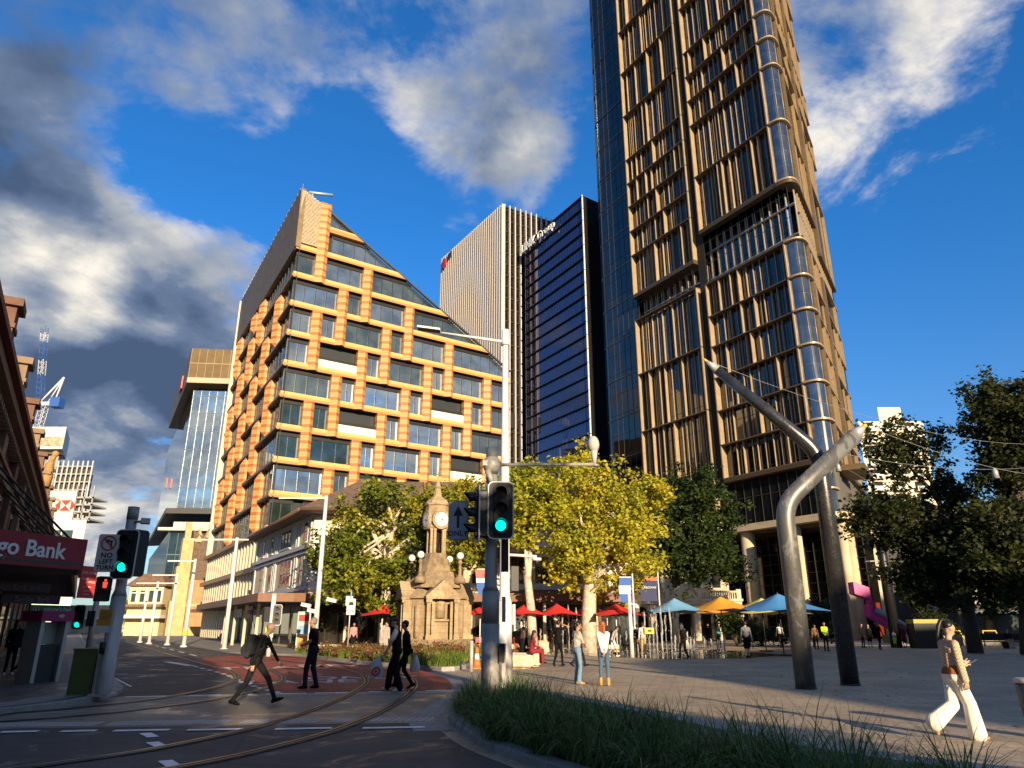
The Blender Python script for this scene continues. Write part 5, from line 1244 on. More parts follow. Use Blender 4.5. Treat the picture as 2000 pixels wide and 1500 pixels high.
# --- centre signal
P1 = Vector((-.40, 14, .06)); zt = W(965, 875, 14).z
sg = thing('traffic_signal', 'tall grey centre signal pole with green light, arrow sign and sensor arm in the planting', 'traffic light', tuple(P1))
mb = MB(); zA, zB = W(962, 1155, 14).z, W(962, 1218, 14).z
mb.tube([(P1.x, P1.y, .0), (P1.x, P1.y, zB)], .165, 18); mb.tube([(P1.x, P1.y, zB), (P1.x, P1.y, zA)], .16, 18); mb.tube([(P1.x, P1.y, zA), (P1.x, P1.y, zA+.1), (P1.x, P1.y, zt-.5)], [.16, .118, .115], 18); mb.build('pole', M_PGREY, sg)
mb = MB(); mb.tube([(P1.x, P1.y, zt-.55), (P1.x, P1.y, zt)], .118, 16); mb.build('pole_cap', mat('dark_grey_cap', (.13, .14, .145), .5, .3), sg)
zc = W(970, 908, 14).z; mb = MB(); mb.ball((P1.x, P1.y, zc), .18, 14, 8, (1, 1, 1.1)); mb.build('collar', M_PGREY, sg)
mb = MB(); ae = W(1163, 907, 14); mb.tube([(P1.x+.1, P1.y, zc), tuple(ae)], .034, 10); mb.tube([tuple(ae), (ae.x, ae.y, ae.z-.04)], .06, 8); mb.build('sensor_arm', M_PGREY, sg)
se = W(1159, 868, 14); mb = MB(); mb.tube([(ae.x-.02, ae.y, ae.z), (ae.x-.02, ae.y, se.z-.12)], [.035, .075], 10); mb.ball((se.x, se.y, se.z), .14, 12, 8, (.85, .85, 1.25)); mb.build('sensor', mat('sensor_grey', (.44, .42, .38), .7), sg)
signal_head(sg, W(978, 996, 13.75), (1, .05, 0), 2, .50, 1.10)
c = W(932, 1004, 13.85); h2 = signal_head(sg, c, (.22, -.97, 0), -1, .5, 1.1)
cs = W(895, 1016, 14.1); M = sign_matrix(cs, (1, -.12, 0)); mb = MB(); mb.cur = 1; plate(mb, M, rrect(.40, .76, .05), -.01, 0); mb.cur = 0; plate(mb, M, rrect(.38, .74, .045), .0005, .016); mb.cur = 1
plate(mb, M, [(-.025, -.15), (.025, -.15), (.025, .1), (.1, .06), (0, .3), (-.1, .06), (-.025, .1)][:3]+[(-.025, .1)], .017, .02); plate(mb, M, [(-.1, .08), (.1, .08), (0, .28)], .017, .02)
text_mb(mb, 'ONLY', M @ Matrix.Translation((0, -.26, .02)), .135, .006, 'CENTER', .003, 1.1); mb.build('lane_sign', [mat('sign_dull', (.40, .41, .42), .5), M_SIGNB], sg)  # white sign face, its shade put into a greyer colour
mb = MB(); mb.obox(W(986, 1085, 14), .07, .1, .3, Matrix.Identity(3)); mb.build('side_signal', M_BLACK, sg)
mb = MB(); mb.obox(W(948, 905, 13.9), .05, .05, .05, Matrix.Identity(3)); mb.tube([W(952, 918, 13.85), W(962, 945, 13.85)], .06, 8); mb.build('detector', M_PGREY, sg)
for py, h in ((1190, .45), (1300, .75)):
    mb = MB(); mb.obox(W(984, py, 13.95), .035, .05, h/2, Matrix.Identity(3)); mb.build('conduit', M_PGREY, sg)
mb = MB(); mb.obox(W(980, 1275, 13.9), .05, .06, .16, Matrix.Identity(3)); mb.build('button_box', M_BLACK, sg)
# --- white street light with long arm, beside the centre signal
P2 = G(985, 1346); Yp = P2.y; zt = W(991, 645, Yp).z
sl_ = thing('street_light', 'tall white street light with long arm beside the centre signal', 'street light', tuple(P2))
mb = MB(); zA = W(985, 1175, Yp).z; mb.tube([(P2.x, Yp, 0), (P2.x, Yp, zA)], [.20, .20], 18); mb.tube([(P2.x, Yp, zA), (P2.x, Yp, zA+.15), (P2.x, Yp, zt)], [.20, .145, .085], 18); mb.build('pole', M_PWHITE, sl_)
mb = MB(); mb.tube([(P2.x, Yp, 0), (P2.x, Yp, .06)], .21, 18); mb.build('base_ring', M_POLE, sl_)
z6 = W(990, 668, Yp).z; a1 = W(862, 650, Yp); mb = MB(); mb.tube([(P2.x, Yp, z6), tuple(a1)], [.05, .035], 10); mb.build('arm', M_PWHITE, sl_)
mb = MB(); mb.tube([(P2.x, Yp, z6-.12), (P2.x, Yp, z6+.12)], .13, 14); mb.tube([(P2.x, Yp, zt-.45), (P2.x, Yp, zt)], .115, 14); mb.build('collar', M_PWHITE, sl_)
l0 = W(838, 643, Yp); mb = MB(); rt = Matrix.Rotation(R(8), 3, 'Y'); mb.obox(l0, .36, .15, .03, rt); mb.cur = 1; mb.obox(l0-Vector((0, 0, .036)), .34, .13, .006, rt); mb.build('lamp_head', [M_PWHITE, M_BLACK], sl_)
c0 = W(1000, 1083, Yp); c1 = W(1048, 1087, Yp); mb = MB(); mb.tube([(P2.x, Yp, c0.z), tuple(c1)], .04, 8); mb.build('camera_arm', M_PWHITE, sl_)
mb = MB(); mb.lathe([(.0, .08), (.13, .06), (.14, 0), (.10, -.02)][::-1], (c1.x, c1.y, c1.z-.1), 14); mb.cur = 1; mb.ball((c1.x, c1.y, c1.z-.14), .1, 12, 6); mb.build('dome_camera', [M_PWHITE, M_BLACK], sl_)
for px, py, hx, hz, m in ((1005, 1130, .16, .44, M_BLACK), (984, 1083, .1, .2, M_PGREY), (1003, 1200, .05, .35, M_PWHITE)):
    mb = MB(); q = W(px, py, Yp-.05); mb.obox(q, hx*.65, .05, hz*.75, Matrix.Rotation(.3, 3, 'Z')); mb.build('side_panel', m, sl_)
mb = MB(); text_mb(mb, 'S', sign_matrix((P2.x, Yp-.146, W(983, 1112, Yp).z), (1, 0, 0)), .16, .004); text_mb(mb, 'V', sign_matrix((P2.x, Yp-.146, W(983, 1131, Yp).z), (1, 0, 0)), .16, .004); mb.build('pole_letters', mat('faint_red', (.5, .2, .15), .6), sl_)
# --- tall white poles with T arms down the street
def street_pole(px, py, top, Y, arm_l, arm_r, r, label, lamp=False, extra=None, ay=0):
    b = W(px, py, Y); zt = W(*top, Y).z
    t = thing('street_pole', label, 'street pole', (b.x, Y, 0), 'tall white street poles with cross arms')
    mb = MB(); mb.tube([(b.x, Y, 0), (b.x, Y, zt)], [r, r*.62], 12); mb.build('pole', M_PWHITE, t)
    za = W(top[0], top[1]+ay, Y).z-.15; k = Y/1400
    mb = MB(); mb.obox((b.x+(arm_r-arm_l)*k/2, Y, za), (arm_l+arm_r)*k/2, .08, .05, Matrix.Identity(3)); mb.build('cross_arm', M_PWHITE, t)
    mb = MB(); mb.tube([(b.x, Y, 0), (b.x, Y, .12)], r*1.6, 12); mb.build('base', M_PWHITE, t)
    if extra: extra(t, b, Y)
    return t
def cams(t, b, Y):
    for px, py in ((598, 1182), (610, 1193), (648, 1172)):
        q = W(px, py, Y); mb = MB(); mb.obox(q, .28, .12, .1, Matrix.Rotation(R(12), 3, 'Y')); mb.build('camera_box', M_PWHITE, t)
street_pole(612, 1278, (633, 968), 44, 92, 2, .17, 'white pole with left arm and camera boxes behind the man in black shirt', True, cams)
street_pole(437, 1270, (463, 1050), 52.5, 92, 22, .17, 'white pole with cross arm in front of the grey podium fins')
def yn(t, b, Y):
    q = W(362, 1236, Y-.25); mb = MB(); mb.obox(q, .14, .02, .16, Matrix.Identity(3)); mb.build('yellow_notice', mat('notice_yellow', (.75, .55, .03), .6), t)
street_pole(358, 1266, (384, 1092), 60, 52, 2, .17, 'white pole with yellow notice in front of the church', False, yn)
street_pole(326, 1262, (349, 1120), 66, 46, 4, .16, 'thin white pole with left arm between church and cream house')
street_pole(290, 1262, (311, 1136), 70, 40, 42, .16, 'white pole whose arm reaches both sides, left of the cream house')
street_pole(272, 1260, (291, 1155), 76, 32, 2, .16, 'shortest looking white pole, leftmost of the street row')
# --- small signals: in front of the corner shops, and far left behind the cabinet
P3 = W(524, 1278, 42); t = thing('traffic_signal', 'small white signal pole with yellow notice in front of the corner shops', 'traffic light', (P3.x, 42, 0))
mb = MB(); mb.tube([(P3.x, 42, 0), (P3.x, 42, 3.3)], .13, 12); mb.build('pole', M_PWHITE, t)
signal_head(t, W(541, 1201, 41.7), (1, .2, 0), -1, .5, 1.1)
q = W(521, 1200, 42.2); mb = MB(); mb.obox(q, .2, .2, .4, Matrix.Rotation(.6, 3, 'Z')); mb.build('rear_head', M_BLACK, t)
q = W(526, 1234, 41.8); mb = MB(); mb.obox(q, .22, .02, .3, Matrix.Identity(3)); mb.cur = 1; mb.obox(q+Vector((0, -.024, -.2)), .21, .002, .09, Matrix.Identity(3)); mb.build('yellow_notice', [mat('notice_yellow', (.75, .55, .03), .6), M_SIGNW], t)
P4 = W(168, 1292, 31); t = thing('traffic_signal', 'small far signal with green light behind the green cabinet', 'traffic light', (P4.x, 31, .1))
mb = MB(); mb.tube([(P4.x, 31, .1), (P4.x, 31, 3.0)], .11, 12); mb.build('pole', M_POLE, t)
signal_head(t, W(154, 1205, 30.8), (1, .2, 0), 2, .46, .95)
q = W(178, 1208, 31); mb = MB(); mb.obox(q, .14, .2, .3, Matrix.Rotation(.4, 3, 'Z')); mb.build('rear_head', M_BLACK, t)
# --- tram lane sign
P5 = W(679, 1262, 40); t = thing('lane_sign', 'white tram lane sign on a thin leaning pole in the garden', 'sign', (P5.x, 40, 0))
mb = MB(); a, b = W(679, 1262, 40), W(687, 1152, 40); mb.tube([(a.x, 40, 0), (a.x, 40, b.z)], .035, 8); mb.build('pole', M_POLE, t)
q = W(685, 1185, 39.9); M = sign_matrix((a.x+.06, 39.9, q.z), (1, 0, 0)); mb = MB(); plate(mb, M, rrect(.46, .82, .05), 0, .015); mb.cur = 1
text_mb(mb, 'LANE', M @ Matrix.Translation((0, -.22, .018)), .17, .004); plate(mb, M, [(-.14, .08), (.14, .08), (.1, .24), (-.1, .24)], .016, .02); plate(mb, M, [(-.16, .3), (.16, .27), (.16, .29), (-.16, .32)], .016, .02)
mb.build('sign_plate', [M_SIGNW, M_SIGNB], t)
mb = MB(); M = sign_matrix((a.x-.1, 40.1, q.z+.3), (1, .3, 0)); plate(mb, M, rrect(.36, .5, .04), -.01, .005); mb.build('rear_plate', M_POLE, t)
# --- green cabinet
q = G(146, 1358, .1); t = thing('utility_cabinet', 'olive green utility cabinet at the kerb beside the left signal', 'cabinet', (q.x, q.y, .1))
rot = Matrix.Rotation(R(20), 3, 'Z'); mb = MB(); mb.obox((q.x, q.y+.2, .58), .24, .22, .48, rot); mb.build('body', mat('olive_paint', (.085, .115, .025), .5, var=.15), t)
mb = MB(); mb.obox((q.x, q.y+.2, 1.08), .26, .24, .02, rot); mb.build('lid', mat('olive_paint', (.085, .115, .025), .5), t)
mb = MB(); mb.obox(Vector((q.x, q.y+.2, .56))+rot @ Vector((.30, -.05, 0)), .035, .2, .46, rot); mb.build('side_panel', M_CONC, t)
# --- bent steel light masts with painted and polished patches
M_MAST = bpy.data.materials.new('brushed_steel_mast'); M_MAST.use_nodes = True; _t = N(M_MAST.node_tree); _b = M_MAST.node_tree.nodes['Principled BSDF']
_g = _t.n('ShaderNodeTexCoord').outputs['Object']; _s = _t.vmath('MULTIPLY', _g, (2.2, 2.2, .9)).outputs[0]
_n = _t.smooth(_t.noise(_s, 1.0, 6, .7, 1.2), .50, .56); _d = _t.smooth(_t.noise(_g, 7, 5, .7), .58, .66)
_t.link(_t.mix(_d, _t.mix(_n, (.14, .135, .125), (.18, .18, .165)), (.095, .092, .085)), _b.inputs['Base Color']); _t.link(_t.math('SUBTRACT', .42, _t.math('MULTIPLY', _n, .3)), _b.inputs['Metallic']); _t.link(_t.math('ADD', .42, _t.math('MULTIPLY', _n, .12)), _b.inputs['Roughness'])
M_MASTD = mat('dark_steel_mast', (.085, .083, .08), .30, .7, var=.3, vs=3)
M_TIP = mat('yellow_tip', (.75, .42, .03), .5)
def bend(pts, k=7, rad=.55):
    """rounded corners on a polyline"""
    out = [Vector(pts[0])]
    for i in range(1, len(pts)-1):
        p = Vector(pts[i]); a = (Vector(pts[i-1])-p).normalized(); b = (Vector(pts[i+1])-p).normalized(); p0, p1 = p+a*rad, p+b*rad
        for q in range(k+1): t = q/k; out.append((1-t)**2*p0+2*t*(1-t)*p+t*t*p1)
    out.append(Vector(pts[-1])); return out
def mast(name, label, pts, r0, r1, m):
    t = thing(name, label, 'light mast', tuple(pts[0])); pl = bend(pts)
    L = [0]
    for a, b in zip(pl[:-1], pl[1:]): L.append(L[-1]+(b-a).length)
    mb = MB(); mb.tube(pl, [r0+(r1-r0)*max(0, (x/L[-1]-.55)/.45) for x in L], 24); mb.build('shaft', m, t)
    e = pl[-1]; d = (pl[-1]-pl[-2]).normalized(); mb = MB(); mb.tube([e, e+d*.42], [r1, r1*.35], 16); mb.build('cone', M_POLE, t); mb = MB(); mb.tube([e+d*.42, e+d*.55], [r1*.35, r1*.2], 10); mb.build('tip', M_TIP, t)
    mb = MB(); mb.tube([tuple(pts[0]), (pts[0][0], pts[0][1], pts[0][2]+.05)], r0*1.08, 24); mb.build('foot', M_BLACK, t)
    return e+d*.5
B1, B2 = G(1574, 1345), G(1661, 1338)
tipA = mast('bent_mast', 'pale bent steel mast leaning right at the top, nearest the planter', [tuple(B1), (B1.x, B1.y, W(1535, 985, B1.y).z), tuple(W(1668, 852, B1.y))], .262, .225, M_MAST)
tipB = mast('bent_mast', 'dark bent steel mast reaching left at the top, behind the pale mast', [tuple(B2), (B2.x, B2.y, W(1602, 884, B2.y).z), tuple(W(1400, 722, B2.y))], .255, .15, M_MASTD)
def wire(a, b, sag, label, lamps=(), r=.009):
    a, b = Vector(a), Vector(b); t = thing('suspended_cable', label, 'cable', tuple(a), 'cables between masts and trees')
    P_ = [a.lerp(b, k/12)-Vector((0, 0, sag*4*(k/12)*(1-k/12))) for k in range(13)]
    mb = MB(); mb.tube(P_, r, 4); mb.build('cable', M_PGREY, t)
    for k in lamps: 
        p = P_[k]; mb = MB(); mb.tube([p, p-Vector((0, 0, .12)), p-Vector((0, 0, .4))], [.03, .1, .12], 8); mb.build('hanging_lamp', M_PGREY, t)
far = W(2150, 930, 34); wire(tipA, far, .6, 'cable with small lamps running right from the pale mast tip', (5, 8))
wire(tipB, W(1740, 960, 40), .5, 'cable sloping down right from the dark mast tip', (7,))
wire(tipB, W(2100, 860, 45), 1.2, 'long upper cable from the dark mast towards the right trees')
wire(W(1640, 885, 30), W(2100, 900, 40), .6, 'level cable crossing behind the pale mast')
P6 = G(1752, 1265); t = thing('dark_mast', 'tall straight dark mast standing among the right hand trees', 'light mast', tuple(P6))
zt = W(1722, 1060, P6.y).z; mb = MB(); mb.tube([tuple(P6), (P6.x, P6.y, zt-.3), (P6.x, P6.y, zt)], [.42, .36, .2], 14); mb.build('shaft', mat('black_mast', (.015, .015, .016), .4, .3), t)
za = W(1718, 1095, P6.y).z; mb = MB(); mb.tube([(P6.x, P6.y, za), (P6.x-1.6, P6.y-.3, za-.1)], .06, 6); mb.build('lamp_arm', M_PGREY, t)
# --- planter wall
wl = MB(); ribbon(wl, wall_line, .38, .0, .34, .0); tag(wl.build('planter_wall', M_CONC), 'low pale concrete planter wall curving along the plaza side of the grasses', 'planter wall')
# --- sandstone bench blocks, bollards, cone
def stone(label, px, py, sx, sy, sz, z=0):
    c = G(px, py); bm = bmesh.new(); bmesh.ops.create_cube(bm, size=1); bmesh.ops.bevel(bm, geom=bm.edges[:], offset=.13, segments=3, affect='EDGES'); bmesh.ops.subdivide_edges(bm, edges=bm.edges[:], cuts=2, use_grid_fill=True)
    for v in bm.verts:
        v.co.x *= sx; v.co.y *= sy; v.co.z = (v.co.z+.5)*sz; v.co += Vector((random.uniform(-1, 1), random.uniform(-1, 1), random.uniform(-1, 1)))*.012
    me = bpy.data.meshes.new('stone_block'); bm.to_mesh(me); bm.free(); me.materials.append(M_ROCK)
    o = bpy.data.objects.new('stone_block', me); COL.objects.link(o); o.location = (c.x, c.y+sy/2, 0); return tag(o, label, 'stone bench')
M_ROCK = mat('bench_sandstone', (.56, .44, .28), .8, var=.3, vs=1.8, bump=.4, bs=9, var2=(.62, .52, .38))
stone('rough sandstone block bench behind the white street light', 1019, 1306, .95, 1.5, .58)
stone('second sandstone block with rounded end under the seated woman', 1042, 1303, .55, 1.3, .58)
stone('pale stone block beside the fountain, behind the seated woman', 1061, 1277, .7, 1.0, .75)
for px, py, h, lab in ((920, 1312, 1.05, 'steel bollard beside the orange traffic cone'), (946, 1312, .95, 'dark short post just left of the centre signal')):
    c = G(px, py); t = thing('bollard', lab, 'bollard', tuple(c)); mb = MB(); mb.tube([(c.x, c.y, 0), (c.x, c.y, h)], .075 if px < 930 else .03, 12); mb.build('post', M_POLE if px < 930 else M_PGREY, t); mb = MB(); mb.ball((c.x, c.y, h), .075 if px < 930 else .03, 12, 6, (1, 1, .4)); mb.build('cap', M_POLE, t)
c = G(931, 1306); t = thing('traffic_cone', 'orange traffic cone with white band beside the steel bollard', 'traffic cone', tuple(c)); M_ORC = mat('cone_orange', (.75, .17, .03), .5)
mb = MB(); mb.box(c.x-.2, c.x+.2, c.y-.2, c.y+.2, 0, .04); mb.build('foot', M_ORC, t)
for z0, z1, m in ((.04, .34, M_ORC), (.34, .56, M_EDGE), (.56, .78, M_ORC)):
    rr = lambda z: .16-.145*z; mb = MB(); mb.lathe([(rr(z0), z0), (rr(z1), z1)], tuple(c), 16); mb.build('band' if m is M_EDGE else 'shell', m, t)
# --- bins
c = G(2034, 1440); t = thing('litter_bin', 'dark steel litter bin cut off at the right edge of the picture', 'bin', tuple(c)); mb = MB(); mb.lathe([(.16, 0), (.2, .78)], tuple(c), 18); mb.build('body', M_MASTD, t); mb = MB(); mb.lathe([(.215, .76), (.215, .82), (.18, .83)], tuple(c), 18); mb.build('rim', M_POLE, t)
c = G(1812, 1266); t = thing('litter_bin', 'large dark bin with yellow lid beside the stone wall', 'bin', tuple(c)); mb = MB(); mb.box(c.x-1.0, c.x+1.0, c.y-.5, c.y+.6, 0, 1.75); mb.build('body', mat('bin_dark', (.02, .018, .015), .6), t); mb = MB(); mb.box(c.x-1.02, c.x+1.02, c.y-.55, c.y+.62, 1.76, 2.05); mb.build('lid', mat('lid_yellow', (.45, .3, .03), .6), t)
c = G(1905, 1262); t = thing('stone_totem', 'tall stone totem with square capital under the right hand trees', 'monument', tuple(c)); mb = MB(); mb.tube([(c.x, c.y, 0), (c.x, c.y, 3.3)], [.65, .5], 4); mb.build('shaft', mat('totem_stone', (.30, .16, .07), .8, var=.2), t); mb = MB(); mb.box(c.x-.75, c.x+.75, c.y-.6, c.y+.6, 3.31, 4.5); mb.build('capital', M_CONC, t)
for px, lab in ((1868, 'yellow steel frame left of the stone totem'), (1938, 'yellow steel frame right of the stone totem')):
    c = G(px, 1262); mb = MB(); mb.tube([(c.x-.6, c.y, 0), (c.x-.55, c.y, 1.2), (c.x+.5, c.y, 1.2), (c.x+.9, c.y, 0)], .07, 6); tag(mb.build('yellow_barrier', mat('frame_yellow', (.5, .4, .04), .5)), lab, 'barrier')
c = G(1970, 1267); t = thing('park_bench', 'dark slatted bench under the trees at the far right', 'bench', tuple(c)); mb = MB(); mb.box(c.x-2.4, c.x+2.6, c.y, c.y+.6, .45, .52); mb.build('seat', M_DARKROOM, t); mb = MB(); mb.box(c.x-2.4, c.x+2.6, c.y+.6, c.y+.66, .55, 1.05); mb.build('backrest', M_DARKROOM, t)
for x in (-2, 0, 2): mb = MB(); mb.box(c.x+x, c.x+x+.1, c.y, c.y+.6, 0, .45); mb.build('leg', M_DARKROOM, t)
lw = MB(); lw.box(33, 62, 64.5, 65.1, 0, .8); tag(lw.build('garden_wall', M_CONC), 'long low wall edging the lawn under the right hand trees', 'wall')
lawn = MB(); lawn.prism([(33, 65.2), (75, 65.2), (80, 90), (60, 90), (38, 78)], -.01, .75); tag(lawn.build('lawn', mat('lawn_green', (.05, .10, .02), .9, var=.4, vs=3, bump=.8, bs=20)), kind='structure')
# --- hanging banners
def banner(label, px, py, Y, w_, h, top, base_py, cols, tilt=0):
    q = W(px, py, Y); t = thing('banner_pole', label, 'banner', (q.x, Y, 0), 'banners hung on plaza poles'); zt = W(px, top, Y).z
    mb = MB(); mb.tube([(q.x+w_/2+.08, Y, 0), (q.x+w_/2+.08, Y, zt)], .05, 8); mb.build('pole', M_PWHITE, t)
    n = 6; mb = MB()
    for k in range(n):
        z0, z1 = q.z+h/2-h*k/n, q.z+h/2-h*(k+1)/n; mb.cur = cols[k]; f = lambda z: .06*math.sin(z*3)+tilt*(q.z-z)
        mb.add([(q.x-w_/2+f(z0), Y-.04, z0), (q.x+w_/2+f(z0), Y, z0), (q.x+w_/2+f(z1), Y, z1), (q.x-w_/2+f(z1), Y-.04, z1)], [(0, 1, 2, 3)])
    mb.build('cloth', [mat('banner_blue', (.03, .10, .36), .7), mat('banner_red', (.62, .10, .07), .6), M_EDGE, mat('banner_navy', (.015, .025, .09), .7)], t)
    mb = MB(); text_mb(mb, 'Discover', sign_matrix((q.x, Y-.07, q.z+.1), (1, 0, 0)), w_*.24, .01) if cols[2] == 3 else mb.box(q.x-w_/2, q.x+w_/2, Y-.02, Y+.02, q.z+h/2, q.z+h/2+.05); mb.build('banner_top', M_EDGE, t)
banner('red, white and blue banner left of the centre signal', 943, 1138, 44, .7, 1.5, 1105, 1260, [1, 1, 2, 0, 0, 0], .25)
banner('blue and white banner under the right plane tree', 1222, 1152, 44, .7, 1.4, 1120, 1260, [0, 0, 2, 2, 0, 0])
banner('navy banner with red top in front of the town hall', 1268, 1150, 50, 1.1, 1.6, 1110, 1260, [1, 3, 3, 3, 3, 3])
P7 = W(1234, 1270, 44); t = thing('lamp_post', 'short white lamp post with hooked lamp at the fountain edge', 'street light', (P7.x, 44, 0)); zt = W(1225, 1160, 44).z
mb = MB(); mb.tube([(P7.x, 44, 0), (P7.x, 44, zt)], [.14, .09], 10); mb.build('pole', M_PWHITE, t); zc = W(1225, 1180, 44).z; mb = MB(); mb.tube([(P7.x, 44, zc), (P7.x+.42, 44, zc)], .04, 6); mb.build('arm', M_PWHITE, t); mb = MB(); mb.lathe([(.16, -.22), (.05, 0)], (P7.x+.42, 44, zc), 12); mb.build('lamp', M_PWHITE, t)
# --- umbrellas
def umbrella(label, group, px, apex, rim, halfpx, Y, colr, cname, rot=0, pole=M_DARKM, drop=.0):
    k = Y/1.05/1400; c = W(px, apex, Y); zr = W(px, rim, Y).z; r = halfpx*k*1.3; t = thing('umbrella', label, 'umbrella', (c.x, Y, 0), group)
    mb = MB(); n = 6; rows = []
    for i in range(n+1):
        f = i/n; z = c.z+(zr-c.z)*(1-(1-f)**1.45)
        row = []
        for q in range(16):
            a = 2*math.pi*q/16+R(rot); cs_, sn_ = math.cos(a-R(rot)), math.sin(a-R(rot)); sq = 1/max(abs(cs_), abs(sn_))
            sag = .10*f*(1-abs(math.cos(2*(a-R(rot)-math.pi/4))))
            lift = -.0
            row.append((c.x+math.cos(a)*r*f*sq*.86*(1-sag), Y+math.sin(a)*r*f*sq*.86*(1-sag), z-.10*f*f*(sq-1)*2.4+sag*.8*f))
        rows.append(row)
    v = [p for row in rows for p in row]; mb.smooth = True
    mb.add(v, [(i*16+q, (i+1)*16+q, (i+1)*16+(q+1) % 16, i*16+(q+1) % 16) for i in range(n) for q in range(16)])
    m = mat('canopy_'+cname, colr, .75, var=.08, vs=1.5); cn = mb.build('canopy', m, t)
    mb = MB(); mb.tube([(c.x, Y, 0), (c.x, Y, c.z-.05)], .035, 8); mb.build('pole', pole, t)
    mb = MB(); mb.box(c.x-.35, c.x+.35, Y-.35, Y+.35, 0, .07); mb.build('base', M_DARKM, t)
    mb = MB(); mb.ball((c.x, Y, c.z+.03), .06, 8, 6); mb.build('finial', M_DARKM, t)
    mb = MB()
    for q in range(0, 16, 2): mb.tube([(c.x, Y, c.z-.45), rows[3][q][:2]+(rows[3][q][2]-.05,)], .012, 4)
    mb.build('ribs', M_DARKM, t)
M_UW = M_PWHITE
RED = (.58, .022, .018)
for px, ap, hp, Y, lab in ((748, 1180, 34, 50, 'red umbrella left of the stone clock'), (938, 1184, 34, 50, 'red umbrella just right of the stone clock, partly hidden by signal'), (985, 1184, 32, 52, 'red umbrella behind the white street light'), (1026, 1179, 36, 49, 'red umbrella behind the leftmost yellow tree trunk'), (1087, 1179, 36, 50, 'red umbrella between the two yellow tree trunks'), (1150, 1180, 38, 51, 'red umbrella behind the right yellow tree trunk'), (1202, 1179, 40, 49, 'rightmost red umbrella beside the lamp post'), (1185, 1188, 24, 53, 'small red umbrella tucked behind the rightmost red one')):
    umbrella(lab, 'red umbrellas outside the hotel', px, ap, 1201, hp*1.1, Y-2.6, RED, 'red', 12, M_UW)
GU = 'square umbrellas on the right of the fountain'
umbrella('pale blue umbrella behind the fountain jets', GU, 1316, 1168, 1195, 52, 47, (.16, .36, .56), 'paleblue', 8)
umbrella('front orange umbrella, largest of the two', GU, 1406, 1165, 1192, 56, 47, (.72, .32, .02), 'orange', 8)
umbrella('rear orange umbrella showing behind the front one', GU, 1393, 1172, 1198, 52, 52, (.72, .34, .05), 'orange2', 20)
umbrella('yellow umbrella behind the deep blue one', GU, 1486, 1168, 1197, 60, 50, (.70, .60, .14), 'yellow', 14)
umbrella('dark red umbrella behind the yellow one', GU, 1462, 1177, 1197, 44, 54, (.26, .02, .02), 'darkred', 10)
umbrella('deep blue umbrella behind the pale bent mast', GU, 1518, 1159, 1193, 72, 43, (.06, .24, .50), 'deepblue', 6)
# --- cafe bits under the umbrellas
def chair(px, Y, rz, lab):
    q = W(px, 1270, Y); t = thing('cafe_chair', lab, 'chair', (q.x, Y, 0), 'red cafe chairs', R(rz)); m = mat('chair_red', (.62, .03, .025), .5)
    for nm, b in (('seat', (-.22, .22, -.22, .22, .44, .48)), ('backrest', (-.22, .22, .2, .24, .55, .88))): mb = MB(); mb.box(*b); mb.build(nm, m, t, True)
    for x in (-.2, .18):
        for y in (-.2, .2): mb = MB(); mb.box(x, x+.025, y, y+.025, 0, .88 if y > 0 else .44); mb.build('leg', m, t, True)
for i, (px, Y, rz, lab) in enumerate([(1047, 51, 20, 'red cafe chair left of the leftmost yellow trunk'), (1056, 53, 160, 'red cafe chair behind the pale stone block'), (1068, 52, -40, 'red cafe chair nearest the walking man in black'), (1010, 50, 80, 'red cafe chair behind the seated woman'), (936, 49, 10, 'red cafe chair right of the stone clock')]): chair(px, Y, rz, lab)
flat_sign('cafe_board', 'black cafe board with large white letters L and B behind the seated woman', Fr(tuple(W(1016, 1225, 53))[:2], 90, 1), 0, 0, W(1016, 1224, 53).z, 1.5, 1.5, (.012, .014, .013), [('LB', .95, (.62, .62, .58), 0, 0)])
flat_sign('display_panel', 'tall colourful display panel in front of the corner shop', Fr(tuple(W(592, 1235, 50))[:2], 90, 1), 0, 0, W(592, 1235, 50).z, .85, 2.6, (.62, .56, .46), [(lambda mb, p, x, n, sz: mb.obox(p, .35, .01, .35, Matrix.Identity(3)), 0, (.65, .30, .05), 0, -.6), (lambda mb, p, x, n, sz: mb.obox(p, .35, .01, .25, Matrix.Identity(3)), 0, (.20, .35, .5), 0, .2), (lambda mb, p, x, n, sz: mb.obox(p, .35, .01, .2, Matrix.Identity(3)), 0, (.55, .05, .05), 0, .9)])
flat_sign('street_board', 'dark hanging shop board under the awning left of the small signal', HL, 9, 3.0, 2.55, 3.2, .62, (.012, .012, .016), [('HBC', .4, (.55, .53, .5), .9, 0), ('Salon', .38, (.4, .38, .36), -.6, 0)], None, HL.u*-1)
flat_sign('street_board', 'navy shop board with orange disc beside the small signal', HL, 4.2, 3.05, 2.55, 1.7, .8, (.012, .02, .08), [(lambda mb, p, x, n, sz: mb.ball(p, .22, 12, 6, (1.2, .1, .9)), 0, (.7, .2, .04), .3, 0)], None, HL.u*-1)
